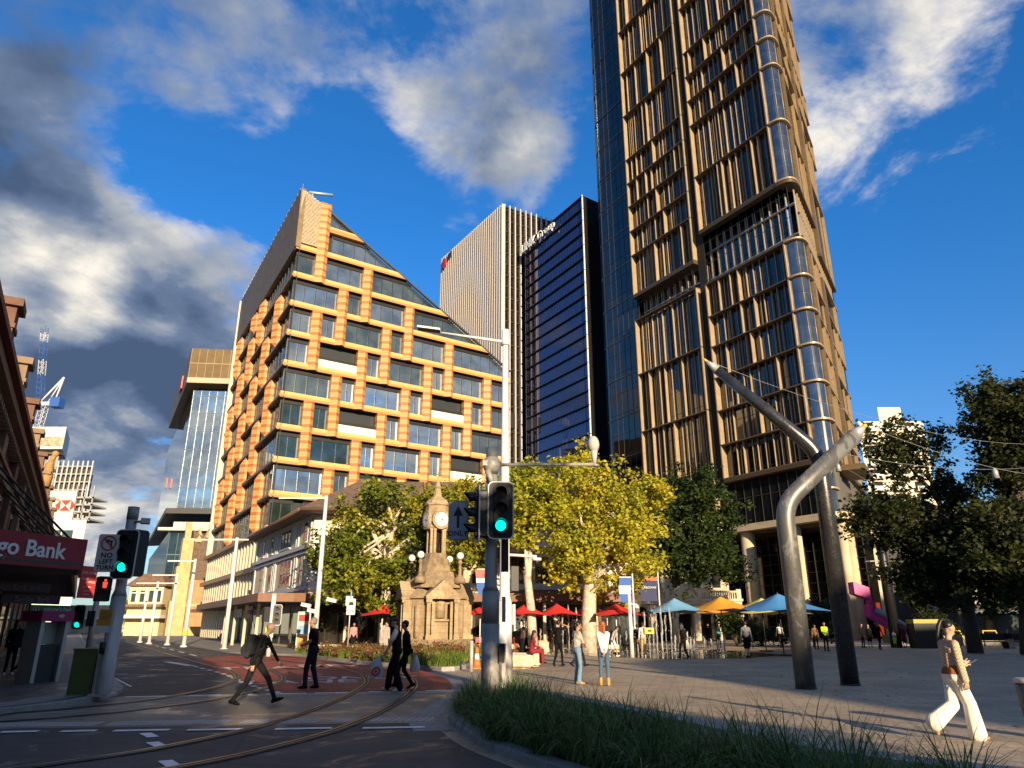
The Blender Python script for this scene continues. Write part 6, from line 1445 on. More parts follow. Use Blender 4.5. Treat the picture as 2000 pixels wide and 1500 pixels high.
# --- stone clock fountain
CY = 46
CX = W(846, 1240, CY).x
def zy(py): return W(848, py, CY).z
def pxm(n_): return n_*CY/1.03/1400
ck = thing('stone_clock', 'weathered sandstone memorial clock tower with gabled niches and four globe lamps', 'monument', (CX, CY, 0))
M_CK = paver_mat('clock_sandstone', (.42, .30, .165), (.47, .345, .20), (.20, .135, .07), .85, .40, 0, .85, .75); zpaver(M_CK); M_CKD = mat('clock_weathered', (.23, .165, .095), .9, var=.45, vs=2.0, bump=.5, bs=10)
Cc = (CX, CY, 0)
mb = MB(); mb.lathe([(3.1, 0), (3.1, .3), (2.8, .3), (2.8, .6), (2.55, .6), (2.55, zy(1248))], Cc, 8, False, R(22.5)); mb.build('steps', M_CKD, ck)
b0 = zy(1248); b1 = zy(1172); b2 = zy(1138)
mb = MB(); mb.lathe([(1.25, b0), (1.25, b1+.2)], Cc, 8, False, R(22.5)); mb.build('core', M_CK, ck)
for k in range(4):
    a = R(45*2*k-70); f = Fr((CX, CY), 0, 1); ux = Vector((math.cos(a), math.sin(a), 0)); uy = Vector((-math.sin(a), math.cos(a), 0))
    class F2:
        flip = False
        def __init__(s, c, ux, uy): s.c, s.x, s.y = Vector(c), ux, uy
        def __call__(s, v): return s.c+s.x*v[0]+s.y*v[1]+Vector((0, 0, v[2]))
    fr = F2(Cc, ux, uy)
    mb = MB(fr); 
    for y0 in (-.95, .72): mb.box(1.0, 2.1, y0, y0+.23, b0, b1); mb.box(1.95, 2.2, y0-.06, y0+.29, b1-.2, b1); mb.box(1.9, 2.2, y0-.05, y0+.28, b0, b0+.25); mb.box(2.0, 2.16, y0+.28*(-1 if y0 > 0 else 1), y0+.28*(-1 if y0 > 0 else 1)+.16, b0, b1-.15)
    mb.box(1.0, 1.5, -.75, .75, b0, b1-.05); mb.box(1.5, 1.75, -.5, .5, b0, b0+1.0); mb.box(1.45, 1.95, -.62, .62, b0+1.0, b0+1.12)
    for y0 in (-.3,): mb.lathe([(.3, b0+1.2), (.3, b0+2.1), (.05, b0+2.4)], (1.45, 0, 0), 10)
    mb.build('niche', M_CK, ck)
    mb = MB(fr); mb.box(.9, 2.25, -1.05, 1.05, b1, b1+.14); mb.add([(2.22, -1.08, b1+.14), (2.22, 1.08, b1+.14), (2.22, 0, b2+.05), (.3, -1.08, b1+.14), (.3, 1.08, b1+.14), (.3, 0, b2+.05)], [(0, 1, 2), (3, 5, 4), (1, 4, 5, 2), (0, 2, 5, 3)]); mb.build('gable', M_CK, ck)
for k in range(4):
    a = R(90*k-25); ux = Vector((math.cos(a), math.sin(a), 0)); uy = Vector((-math.sin(a), math.cos(a), 0)); fr = F2(Cc, ux, uy)
    mb = MB(fr); mb.box(1.0, 1.85, -.42, .42, b0, b1+.05); mb.lathe([(.17, b0+.1), (.17, b0+1.9)], (1.86, 0, 0), 10); mb.box(1.5, 2.05, -.5, .5, b1+.05, b1+.18); mb.add([(2.02, -.5, b1+.18), (2.02, .5, b1+.18), (2.02, 0, b1+.6), (1, -.5, b1+.18), (1, .5, b1+.18), (1, 0, b1+.6)], [(0, 1, 2), (3, 5, 4), (1, 4, 5, 2), (0, 2, 5, 3)]); mb.build('buttress', M_CK, ck)
    p = Vector(Cc)+ux*1.75; zl_ = zy(1088)
    mb = MB(); mb.lathe([(.36, b2-.1), (.34, b2+.2), (.2, b2+.3), (.11, b2+.45), (.09, zl_-.5), (.16, zl_-.42), (.08, zl_-.24)], tuple(p), 10); lp_ = mb.build('lamp_pedestal', M_CKD, ck)
    mb = MB(); mb.ball((p.x, p.y, zl_), .22, 14, 8); mb.build('globe', mat('globe_white', (.82, .80, .74), .3), lp_)
mb = MB(); mb.lathe([(1.75, b2-.35), (1.6, b2+.05), (1.3, b2+.35), (1.25, zy(1118)), (1.05, zy(1117)), (.98, zy(1104)), (.88, zy(1103)), (.85, zy(1092)), (.72, zy(1091)), (.70, zy(1082))], Cc, 8, False, R(22.5)); mb.build('stepped_roof', M_CKD, ck)
q0, q1 = zy(1082), zy(1034)
for k in range(4):
    a = R(90*k+73)
    for da in (-13, 13):
        x, y = CX+.52*math.cos(a+R(da)), CY+.52*math.sin(a+R(da)); mb = MB(); mb.lathe([(.14, q0), (.10, q0+.12), (.095, q1-.15), (.15, q1)], (x, y, 0), 10); mb.build('column', M_CK, ck)
mb = MB(); mb.lathe([(.15, q0), (.15, q1)], Cc, 8); mb.build('bell_core', M_DARKROOM, ck)
d0, d1 = q1, zy(988)
mb = MB(); mb.lathe([(.66, d0), (.74, d0+.1), (.74, d1-.05), (.82, d1), (.82, d1+.1)], Cc, 8, False, R(-62+22.5)); mb.build('clock_drum', M_CK, ck)
for k in range(4):
    a = R(90*k-62); n_ = Vector((math.cos(a), math.sin(a), 0)); x_ = Vector((-math.sin(a), math.cos(a), 0)); pos = Vector(Cc)+n_*.70+Vector((0, 0, zy(1017)))
    M = sign_matrix(pos, x_); mb = MB(); disc(mb, M, 0, 0, .60, -.1, .06, 24); mb.build('clock_surround', M_CK, ck)
    mb = MB(); disc(mb, M, 0, 0, .47, .061, .075, 28); mb.cur = 1
    for r_ in (.47, .36): 
        for q in range(28):
            t0, t1 = 2*math.pi*q/28, 2*math.pi*(q+1)/28; mb.add([tuple(M @ Vector((rr*math.cos(t), rr*math.sin(t), .078))) for rr, t in ((r_-.02, t0), (r_, t0), (r_, t1), (r_-.02, t1))], [(0, 1, 2, 3)])
    for h in range(12):
        t = R(30*h); c_, s_ = math.cos(t), math.sin(t); mb.add([tuple(M @ Vector((u*c_-w_*s_, u*s_+w_*c_, .079))) for u, w_ in ((.38, -.018), (.44, -.018), (.44, .018), (.38, .018))], [(0, 1, 2, 3)])
    for ang, L_, wd in ((90-30*4.28, .24, .026), (90-6*17, .36, .02)):
        t = R(ang); c_, s_ = math.cos(t), math.sin(t); mb.add([tuple(M @ Vector((u*c_-w_*s_, u*s_+w_*c_, .083))) for u, w_ in ((-.06, -wd), (L_, -wd*.5), (L_, wd*.5), (-.06, wd))], [(0, 1, 2, 3)])
    mb.build('clock_face', [mat('clock_white', (.74, .72, .66), .5), M_SIGNB], ck)
s0 = d1+.1
mb = MB(); mb.lathe([(.80, s0), (.62, s0+.25), (.5, s0+.32), (.34, s0+.45), (.28, s0+.5), (.2, zy(955)), (.26, zy(953)), (.18, zy(950)), (.1, zy(942)), (.02, zy(934))], Cc, 8, False, R(22.5)); mb.build('spire', M_CK, ck)
mb = MB(); zt = zy(934); mb.tube([(CX, CY, zt-.1), (CX, CY, zt+.45)], .02, 5); mb.tube([(CX-.15, CY, zt+.25), (CX+.15, CY, zt+.25)], .02, 5); mb.build('cross', M_CKD, ck)
# --- fountain
tag((lambda mb: (mb.prism([(4.6, 41.5), (8, 38.6), (12, 39.5), (15.5, 44), (15, 51), (11, 55), (5, 55), (3.2, 48)], -.02, .012), mb.build('water', mat('wet_paving', (.10, .075, .055), .06, spec=.9, var=.3, vs=1.5, bump=.25, bs=3)))[1])(MB()), kind='structure')
M_JET = bpy.data.materials.new('water_jet'); M_JET.use_nodes = True; _t = N(M_JET.node_tree); M_JET.node_tree.nodes.clear()
_a = _t.n('ShaderNodeBsdfDiffuse'); _a.inputs['Color'].default_value = (.78, .76, .72, 1); _c = _t.n('ShaderNodeBsdfTranslucent'); _c.inputs['Color'].default_value = (.7, .7, .68, 1); _tr = _t.n('ShaderNodeBsdfTransparent')
_m = _t.n('ShaderNodeMixShader'); _m.inputs[0].default_value = .4; _t.link(_a.outputs[0], _m.inputs[1]); _t.link(_c.outputs[0], _m.inputs[2])
_m2 = _t.n('ShaderNodeMixShader'); _t.link(_t.smooth(_t.noise(_t.vmath('MULTIPLY', _t.n('ShaderNodeNewGeometry').outputs['Position'], (6, 6, 2.2)).outputs[0], 1.6, 4, .7), .36, .62, .05, .8), _m2.inputs[0]); _t.link(_tr.outputs[0], _m2.inputs[1]); _t.link(_m.outputs[0], _m2.inputs[2]); _o = _t.n('ShaderNodeOutputMaterial'); _t.link(_m2.outputs[0], _o.inputs[0])
rj = random.Random(11)
jets = [(px, rj.uniform(44, 52), rj.uniform(.9, 1.8)) for px in range(1056, 1240, 13)]+[(1100, 47, 2.6), (1112, 48, 2.9), (1120, 49, 2.3), (1128, 47, 2.7), (1160, 48, 2.2), (1172, 47, 1.9), (1262, 45, 2.5), (1278, 46, 2.6), (1296, 44, 2.7), (1303, 46, 2.8), (1313, 45, 2.7), (1285, 44, 2.2), (1330, 43, 1.0), (1345, 43.5, 1.3), (1357, 41, .9), (1366, 41.5, .6), (1377, 41, 1.05), (1391, 41, .95), (1404, 41.5, .9), (1412, 41, 1.0), (1418, 41, .95), (1350, 41, 1.0), (1247, 47, 1.2), (1255, 46, 1.4), (1270, 47, 1.1), (1320, 44, 1.1)]
for px, Y, h in jets:
    b = W(px, 1275, Y); n = 9; mb = MB(); P_ = []; rd = []
    for k in range(n+1):
        f = k/n; P_.append((b.x+rj.uniform(-.03, .03)*(.3+f), Y+rj.uniform(-.03, .03), h*f)); rd.append((.018+.035*f+rj.uniform(-.006, .014)) if k < n else .012)
    mb.tube(P_, rd, 6)
    for q in range(9): a = rj.uniform(0, 6.28); mb.ball((b.x+math.cos(a)*rj.uniform(.05, .2), Y+math.sin(a)*.15, h*rj.uniform(.45, 1.02)), rj.uniform(.012, .03), 5, 3)
    tag(mb.build('fountain_jet', M_JET), 'thin white water jet rising from the plaza fountain', 'fountain jet', 'water jets of the plaza fountain')
mb = MB()
for k in range(900):
    px = rj.choice((rj.uniform(1060, 1240), rj.uniform(1240, 1420))); Y = rj.uniform(43, 52); b = W(px, 1275, Y); mb.ball((b.x, Y, abs(rj.gauss(0, .22))), rj.uniform(.01, .035), 4, 3)
tag(mb.build('spray', M_JET), kind='stuff')
# ---------------------------------------------------------------- trees and planting
def leaf_mat(name, stops, trans=.35):
    m = bpy.data.materials.new(name); m.use_nodes = True; t = N(m.node_tree); m.node_tree.nodes.clear()
    at = t.n('ShaderNodeAttribute', attribute_name='rnd')
    c = t.ramp(at.outputs['Fac'], stops)
    d = t.n('ShaderNodeBsdfPrincipled'); t.link(c, d.inputs['Base Color']); d.inputs['Roughness'].default_value = .55; d.inputs['Specular IOR Level'].default_value = .3
    tr = t.n('ShaderNodeBsdfTranslucent'); t.link(c, tr.inputs['Color'])
    mx = t.n('ShaderNodeMixShader'); mx.inputs[0].default_value = trans; t.link(d.outputs[0], mx.inputs[1]); t.link(tr.outputs[0], mx.inputs[2])
    o = t.n('ShaderNodeOutputMaterial'); t.link(mx.outputs[0], o.inputs[0]); return m
L_YEL = leaf_mat('autumn_leaves', [(0, (.13, .18, .022)), (.3, (.32, .34, .035)), (.65, (.54, .48, .045)), (.92, (.62, .50, .05)), (1, (.50, .27, .04))], .38)
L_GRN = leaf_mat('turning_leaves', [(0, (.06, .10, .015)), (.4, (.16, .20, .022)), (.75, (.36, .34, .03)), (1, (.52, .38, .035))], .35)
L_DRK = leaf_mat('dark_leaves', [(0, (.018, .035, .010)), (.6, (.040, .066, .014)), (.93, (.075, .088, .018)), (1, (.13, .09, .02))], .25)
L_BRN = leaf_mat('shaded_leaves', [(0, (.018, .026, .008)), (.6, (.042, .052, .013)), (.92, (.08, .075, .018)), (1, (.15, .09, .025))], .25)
L_GRASS = leaf_mat('strap_leaves', [(0, (.03, .055, .014)), (.5, (.085, .155, .03)), (.88, (.16, .25, .05)), (.95, (.32, .26, .11)), (1, (.40, .29, .14))], .2)
L_GARD = leaf_mat('garden_leaves', [(0, (.06, .12, .015)), (.6, (.15, .22, .025)), (1, (.30, .32, .06))], .3)
L_RED = leaf_mat('reddish_shrub', [(0, (.12, .05, .03)), (.5, (.28, .09, .06)), (1, (.24, .20, .06))], .3)
M_BARK = mat('pale_bark', (.50, .42, .31), .85, var=.45, vs=3.0, bump=.4, bs=10)
M_BARKD = mat('dark_bark', (.06, .048, .035), .9, var=.4, vs=3, bump=.5, bs=10)
def quads_obj(name, V, rnd, m, parent=None, off=(0, 0, 0), per=4):
    """V: (n, per, 3) array of faces"""
    n = len(V); me = bpy.data.meshes.new(name); me.vertices.add(n*per); me.vertices.foreach_set('co', (V.reshape(-1, 3)-np.array(off)).astype(np.float32).ravel())
    me.loops.add(n*per); me.loops.foreach_set('vertex_index', np.arange(n*per, dtype=np.int32)); me.polygons.add(n)
    me.polygons.foreach_set('loop_start', np.arange(0, n*per, per, dtype=np.int32)); me.polygons.foreach_set('loop_total', np.full(n, per, dtype=np.int32))
    me.update(calc_edges=True); a = me.attributes.new('rnd', 'FLOAT', 'FACE'); a.data.foreach_set('value', rnd.astype(np.float32)); me.materials.append(m)
    o = bpy.data.objects.new(name, me); COL.objects.link(o)
    if parent: o.parent = parent
    return o
def leaves(rng, centres, per, spread, size, up=.5):
    n = len(centres)*per
    c = np.repeat(centres, per, 0)+rng.normal(0, 1, (n, 3))*np.array([spread, spread, spread*.75])
    nr = rng.normal(0, 1, (n, 3)); nr[:, 2] = np.abs(nr[:, 2])+up; nr /= np.linalg.norm(nr, axis=1)[:, None]
    t = rng.normal(0, 1, (n, 3)); t -= (t*nr).sum(1)[:, None]*nr; t /= np.linalg.norm(t, axis=1)[:, None]; b = np.cross(nr, t)
    s = (size*rng.uniform(.6, 1.3, n))[:, None]
    # folded, pointed leaf
    return np.stack([c-t*s*.55, c+b*s*.46-t*s*.1+nr*s*.14, c+t*s*.62-nr*s*.05, c-b*s*.46-t*s*.1+nr*s*.14], 1)
def tree(name, label, base, blobs, m, bark, trunk, seed, n_cl=320, per=60, spread=.55, size=.20, group='plane trees around the plaza', lim=14, cat_='tree', mottled=.55, bias=.0, fork=.45):
    """trunk: plan/height points with radii; blobs: crown lobes (x, y, z, rx, ry, rz)"""
    rng = np.random.default_rng(seed); rr = random.Random(seed)
    t = thing(name, label, cat_, tuple(base), group)
    vol = np.array([b[3]*b[4]*b[5] for b in blobs]); nb_ = max(10, n_cl//7); pick = rng.choice(len(blobs), nb_, p=vol/vol.sum()); B_ = []
    for k in pick:                                   # boughs: clumps of foliage at the ends of the limbs, with air between them
        b = blobs[k]; v = rng.normal(0, 1, 3); v /= np.linalg.norm(v); q = rng.uniform(.2, 1.08)**.5
        sh = lambda r_: max(.35*r_, r_-spread*.8)
        B_.append([b[0]+v[0]*q*sh(b[3]), b[1]+v[1]*q*sh(b[4]), b[2]+v[2]*q*sh(b[5])])
    B_ = np.array(B_); br = spread*1.25; sub_ = 7
    C_ = np.repeat(B_, sub_, 0)+rng.normal(0, 1, (nb_*sub_, 3))*np.array([br, br, br*.62])
    V = leaves(rng, C_, max(20, int(per*.74)), spread*.52, size*1.06); per = max(20, int(per*.74))
    # tone: whole boughs lean greener or yellower, single leaves vary on top
    cl = np.repeat(np.repeat(rng.uniform(0, 1, nb_), sub_)*.7+rng.uniform(0, .3, nb_*sub_), per); r = np.clip(cl*mottled+rng.uniform(0, 1, len(V))*(1-mottled)+bias, 0, 1)
    quads_obj('crown', V, r, m, t, tuple(base)); C_ = B_
    mb = MB(); mb.tube([p[:3] for p in trunk], [p[3] for p in trunk], 10)
    mb.build('trunk', bark, t)
    tp = Vector(trunk[-1][:3]); tr = trunk[-1][3]
    for k in range(lim):
        e = Vector(C_[rr.randrange(len(C_))]); st_ = trunk[rr.choice((-1, -1, -2))]; s = Vector(st_[:3])
        if (e-s).length < 1: continue
        mid = s.lerp(e, fork)+Vector((rr.uniform(-.5, .5), rr.uniform(-.5, .5), rr.uniform(.2, .9))); r0 = st_[3]*rr.uniform(.5, .85)
        mb = MB(); mb.tube([s, s.lerp(mid, .5)+Vector((rr.uniform(-.2, .2), 0, .15)), mid, mid.lerp(e, .6)+Vector((0, 0, .2)), e], [r0, r0*.8, r0*.55, r0*.32, .02], 6)
        mb.build('limb', bark, t)
    return t
def wb(px, py, Y): p = W(px, py, Y); return p
def lobes(lst, Y, dep=.8):
    """crown lobes from the photograph's own layout at their distance: (px, py, half width px, half height px, depth shift)"""
    out = []
    for px, py, hw, hh, dy in lst:
        c = W(px, py, Y+dy); k = (Y+dy)*1.0/1400; out.append((c.x, Y+dy, c.z, hw*k, max(hw, hh)*k*dep, hh*k))
    return out
def g0(px, Y): p = W(px, 1272, Y); return (p.x, Y, 0)
def tk(px, py, Y, r): p = W(px, py, Y); return (p.x, Y, p.z, r)
def tb_(px, Y, r): b = g0(px, Y); return (b[0], Y, 0, r)
# left tree, half turned, in front of the hotel corner
tree('plane_tree', 'half turned green and yellow plane tree left of the stone clock', g0(748, 48.5), lobes([(760, 985, 80, 58, 0), (700, 1070, 90, 75, -.5), (800, 1060, 80, 80, .5), (640, 1085, 52, 62, .5), (735, 1140, 100, 55, 0), (840, 1000, 62, 55, 1), (690, 985, 28, 40, 0), (600+60, 1150, 45, 35, 0)], 48.5), L_GRN, M_BARK, [tb_(748, 48.5, .42), tk(752, 1180, 48.5, .34), tk(756, 1090, 48.5, .28), tk(764, 1040, 48.7, .2)], 3, 440, 64, .5, .22, lim=20, mottled=.5)
tree('plane_tree', 'yellowing plane tree whose crown shows just right of the clock spire', g0(905, 52.3), lobes([(900, 975, 52, 48, 0), (925, 1060, 50, 62, 0), (870, 1090, 40, 50, 0), (945, 1000, 34, 60, 0)], 49.8), L_GRN, M_BARK, [tb_(905, 49.9, .3), tk(908, 1150, 49.9, .24), tk(912, 1070, 49.9, .16)], 5, 260, 60, .5, .2, lim=8, bias=.12)
tree('plane_tree', 'yellow plane tree directly behind the centre signal with slim pale trunk', g0(1036, 46), lobes([(1040, 955, 62, 60, 0), (1010, 1020, 42, 55, .4), (1075, 1010, 60, 62, -.3), (1000, 930, 30, 30, 0)], 46), L_YEL, M_BARK, [tb_(1041, 46, .34), tk(1037, 1190, 46, .27), tk(1030, 1130, 46, .24), tk(1036, 1075, 46, .15)], 8, 260, 64, .48, .21, lim=13)
tree('plane_tree', 'biggest golden yellow plane tree, behind the fountain', g0(1150, 46.5), lobes([(1155, 945, 78, 58, 0), (1120, 1010, 70, 70, .5), (1215, 1000, 80, 75, 0), (1180, 1080, 95, 70, -.5), (1250, 1060, 55, 62, .3), (1130, 1110, 60, 52, 0), (1225, 1140, 38, 40, 0), (1110, 915, 40, 28, 0), (1265, 965, 34, 40, .4)], 46.5), L_YEL, M_BARK, [tb_(1150, 46.5, .55), tk(1150, 1200, 46.5, .46), tk(1152, 1150, 46.5, .42), tk(1158, 1080, 46.5, .26)], 13, 520, 66, .5, .21, lim=22, bias=.05)
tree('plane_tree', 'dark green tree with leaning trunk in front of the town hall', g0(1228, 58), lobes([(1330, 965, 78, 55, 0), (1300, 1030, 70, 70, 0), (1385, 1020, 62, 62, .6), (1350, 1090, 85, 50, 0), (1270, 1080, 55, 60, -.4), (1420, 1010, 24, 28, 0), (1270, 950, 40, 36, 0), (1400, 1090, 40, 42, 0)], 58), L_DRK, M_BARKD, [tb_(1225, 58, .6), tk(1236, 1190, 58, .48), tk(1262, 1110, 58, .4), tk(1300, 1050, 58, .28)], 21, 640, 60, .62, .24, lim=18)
RG = 'dark trees at the right of the plaza'
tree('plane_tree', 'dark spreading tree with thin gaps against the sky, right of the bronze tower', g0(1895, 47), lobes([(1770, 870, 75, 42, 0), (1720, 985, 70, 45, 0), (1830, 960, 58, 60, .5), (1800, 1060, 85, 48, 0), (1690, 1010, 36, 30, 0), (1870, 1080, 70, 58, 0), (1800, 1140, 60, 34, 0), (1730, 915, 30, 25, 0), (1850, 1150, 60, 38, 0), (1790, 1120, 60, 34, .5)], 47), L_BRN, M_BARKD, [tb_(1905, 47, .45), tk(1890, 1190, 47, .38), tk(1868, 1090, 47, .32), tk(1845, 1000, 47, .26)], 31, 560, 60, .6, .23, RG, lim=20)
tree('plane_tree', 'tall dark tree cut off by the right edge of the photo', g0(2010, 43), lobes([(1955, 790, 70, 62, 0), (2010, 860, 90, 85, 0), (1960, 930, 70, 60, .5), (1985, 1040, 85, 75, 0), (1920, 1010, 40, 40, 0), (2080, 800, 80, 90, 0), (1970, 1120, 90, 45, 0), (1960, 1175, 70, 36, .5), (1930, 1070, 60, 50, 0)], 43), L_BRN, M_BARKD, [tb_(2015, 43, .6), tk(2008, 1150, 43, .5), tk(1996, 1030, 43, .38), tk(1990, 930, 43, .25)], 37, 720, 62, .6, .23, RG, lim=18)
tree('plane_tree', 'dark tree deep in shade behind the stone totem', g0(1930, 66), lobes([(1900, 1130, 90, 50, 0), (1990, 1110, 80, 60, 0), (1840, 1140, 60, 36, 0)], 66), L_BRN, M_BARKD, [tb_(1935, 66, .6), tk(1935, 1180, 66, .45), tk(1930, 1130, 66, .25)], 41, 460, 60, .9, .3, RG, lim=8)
SG_ = 'shrubs at the plaza edges'
for lab, px, Y, lob, sd_, m in (('dark shrub behind the yellow umbrella pole', 1440, 62, [(1440, 1225, 45, 22, 0), (1420, 1200, 22, 26, 0)], 51, L_DRK), ('round dark shrub between the two bent masts', 1592, 60, [(1592, 1205, 34, 34, 0), (1612, 1215, 22, 26, 0)], 52, L_DRK), ('loose dark shrub beside the tall dark mast', 1795, 62, [(1795, 1205, 34, 30, 0), (1830, 1225, 30, 22, 0)], 53, L_BRN), ('low dark planting below the orange umbrellas', 1490, 64, [(1490, 1238, 60, 14, 0), (1540, 1235, 40, 16, 0)], 54, L_DRK)):
    b = g0(px, Y); tree('shrub', lab, b, lobes(lob, Y), m, M_BARKD, [(b[0], Y, 0, .1), (b[0], Y, 1.0, .05)], sd_, 90, 60, .35, .16, SG_, lim=3, cat_='shrub')
b = g0(245, 150); tree('street_tree', 'rounded sunlit green tree closing the far end of the street', b, lobes([(245, 1195, 24, 24, 0), (232, 1205, 16, 22, 0), (258, 1208, 14, 20, 0)], 150), L_GRN, M_BARKD, [(b[0], 150, 0, .4), (b[0], 150, 3, .3)], 61, 170, 50, .6, .4, None, lim=4)
def straps(name, spots, blades, L, wd, m, seed, lean=.9, segs=4, kind='stuff', z0=.05):
    """tufts of arching strap leaves"""
    rng = np.random.default_rng(seed); F_ = []; rv = []
    for (x, y, sc) in spots:
        n = blades; az = rng.uniform(0, 2*np.pi, n); ln = L*sc*rng.uniform(.55, 1.15, n); ln0 = np.minimum(rng.uniform(.2, 1.05, n)**.8*lean, 1.15)
        bx_ = x+rng.normal(0, .06, n); by_ = y+rng.normal(0, .06, n); w_ = wd*rng.uniform(.6, 1.2, n); tone = np.clip(rng.uniform(0, .35)+rng.uniform(0, .75, n), 0, 1)
        dx, dy = np.cos(az), np.sin(az); px_, py_ = -dy, dx
        prev = None
        for k in range(segs+1):
            f = k/segs; rad = ln*(ln0*.55*f+ln0*.55*f*f); h = ln*f*np.sqrt(np.maximum(.08, 1-ln0**2*.75*f*f))-ln*ln0*.35*f**3
            ww = w_*(1-f**2.2)+.0006
            c = np.stack([bx_+dx*rad, by_+dy*rad, z0+np.maximum(h, .0)], 1); sd2 = np.stack([px_*ww, py_*ww, np.zeros(n)], 1)
            cur = (c-sd2, c+sd2)
            if prev is not None: F_.append(np.stack([prev[0], prev[1], cur[1], cur[0]], 1)); rv.append(tone)
            prev = cur
    return tag(quads_obj(name, np.concatenate(F_), np.concatenate(rv), m), kind=kind)
# near planter
rg = random.Random(4); spots = []
bl = [Vector(p) for p in bed_l]; wlp = [Vector(p) for p in wall_line]
def xat(line, y):
    for a, b in zip(line[:-1], line[1:]):
        if (a.y-y)*(b.y-y) <= 0 and a.y != b.y: return a.x+(b.x-a.x)*(y-a.y)/(b.y-a.y)
    return None
y = 4.6
while y < 17.4:
    x0 = xat(bl, y); x1 = xat(wlp, y)
    if x0 is None: x0 = -1.0
    if x1 is None: x1 = 4.75 if y < 7.3 else .1
    x = x0+.25+rg.uniform(0, .2)
    while x < x1-.55:
        spots.append((x+rg.uniform(-.1, .1), y+rg.uniform(-.12, .12), (rg.uniform(.7, 1.05) if rg.random() < .85 else 1.3)*(.6 if x1-x < .95 and y < 14 else .9 if x1-x < 2.0 else 1.1))); x += rg.uniform(.28, .42)
    y += .3
near_s = [s for s in spots if s[1] < 11]; far_s = [s for s in spots if s[1] >= 11]
straps('grasses', near_s+far_s, 90, .80, .0072, L_GRASS, 9, 1.08)
straps('tall_grass', [(random.Random(k).choice(spots)[0], random.Random(k*3+1).choice(spots)[1], 1.0) for k in range(0)] or [s for i, s in enumerate(spots) if i % 9 == 0 and s[2] > .5], 9, 1.0, .005, L_GRASS, 10, .45)
dl = thing('fallen_leaf', 'dry brown plane leaf caught in the near grasses', 'leaf', tuple(W(1212, 1442, 9.6)))
q = W(1212, 1442, 9.6); mb = MB(); pts = []
for k in range(10): a = 2*math.pi*k/10; r = .13 if k % 2 == 0 else .06; pts.append((q.x+r*math.cos(a), q.y+.03*math.sin(a*2), q.z+r*math.sin(a)))
mb.add([(q.x, q.y-.03, q.z)]+pts, [(0, 1+k, 1+(k+1) % 10) for k in range(10)]); mb.build('blade', mat('dry_leaf', (.26, .10, .04), .8, var=.3, vs=20), dl)
mb = MB(); mb.tube([(q.x, q.y, q.z-.05), (q.x+.03, q.y, q.z-.2)], .004, 4); mb.build('stalk', mat('dry_leaf', (.26, .10, .04)), dl)
# garden round the clock: bright straps at the front, reddish shrubs behind
def inside(poly, x, y):
    c = False; n = len(poly)
    for i in range(n):
        a, b = poly[i], poly[(i+1) % n]
        if (a.y > y) != (b.y > y) and x < (b.x-a.x)*(y-a.y)/(b.y-a.y)+a.x: c = not c
    return c
sp1, sp2 = [], []
for k in range(1500):
    x, y = rg.uniform(-12, -1.6), rg.uniform(28.5, 44)
    if not inside(isl, x, y) or (x-CX)**2+(y-CY)**2 < 11: continue
    (sp2 if rg.random() < .16 and y > 31 else sp1).append((x, y, rg.uniform(.75, 1.1)))
straps('garden_plants', sp1[:520], 26, .62, .014, L_GARD, 12, .75, 3, z0=.12)
rng_ = np.random.default_rng(2); C_ = np.array([(x, y, .42) for x, y, s in sp2[:70]]); V = leaves(rng_, C_, 70, .2, .11); tag(quads_obj('garden_shrubs', V, rng_.uniform(0, 1, len(V)), L_RED), kind='stuff')
# scattered autumn leaves on the plaza
rngl = random.Random(77); mb = MB(); 
for k in range(120):
    x, y = rngl.uniform(1, 16), rngl.uniform(12, 42); a = rngl.uniform(0, 6.28); s = rngl.uniform(.04, .09)
    mb.add([(x+s*math.cos(a+q*1.57)*(1 if q % 2 else .6), y+s*math.sin(a+q*1.57)*(1 if q % 2 else .6), .006+.02*(q % 2)) for q in range(4)], [(0, 1, 2, 3)])
tag(mb.build('leaf_litter', mat('litter_leaf', (.34, .22, .08), .8, var=.5, vs=.7)), kind='stuff')
# ---------------------------------------------------------------- people
def cloth(name, col, rough=.85): return mat('cloth_'+name, col, rough, 0, .15, var=.18, vs=9, bump=.35, bs=26)
SKIN = {'fair': mat('skin_fair', (.52, .30, .20), .55, var=.06, vs=12), 'tan': mat('skin_tan', (.38, .19, .11), .55, var=.06, vs=12), 'dark': mat('skin_dark', (.16, .075, .045), .55, var=.06, vs=12)}
BLK = cloth('black', (.007, .007, .0075)); NVY = cloth('navy', (.016, .02, .032)); WHT = cloth('white', (.70, .67, .60)); GRY = cloth('grey', (.20, .205, .21)); DEN = cloth('light_denim', (.15, .24, .33)); DEN2 = cloth('mid_denim', (.07, .12, .19))
BEI = cloth('beige_knit', (.40, .35, .29)); HIV = cloth('hi_vis', (.50, .80, .02)); REDC = cloth('red_print', (.22, .025, .03)); TANB = cloth('tan_boot', (.58, .28, .06)); PNK = cloth('pink', (.62, .25, .24)); FLO = cloth('floral', (.42, .30, .28)); BRN = cloth('brown', (.19, .10, .05)); RIB = cloth('rust_rib', (.33, .10, .03)); KHA = cloth('khaki', (.46, .33, .17)); TEA = cloth('teal', (.05, .33, .32)); CHA = cloth('charcoal', (.014, .014, .015))
H_BLK = mat('hair_black', (.010, .008, .007), .45); H_RED = mat('hair_auburn', (.30, .075, .02), .5, var=.3, vs=14, stretch=(1, 1, .2)); H_GRY = mat('hair_grey', (.20, .17, .15), .6); H_BRN = mat('hair_brown', (.06, .03, .015), .5)
CHK = bpy.data.materials.new('cloth_check'); CHK.use_nodes = True; _t = N(CHK.node_tree); _b = CHK.node_tree.nodes['Principled BSDF']; _b.inputs['Roughness'].default_value = .85
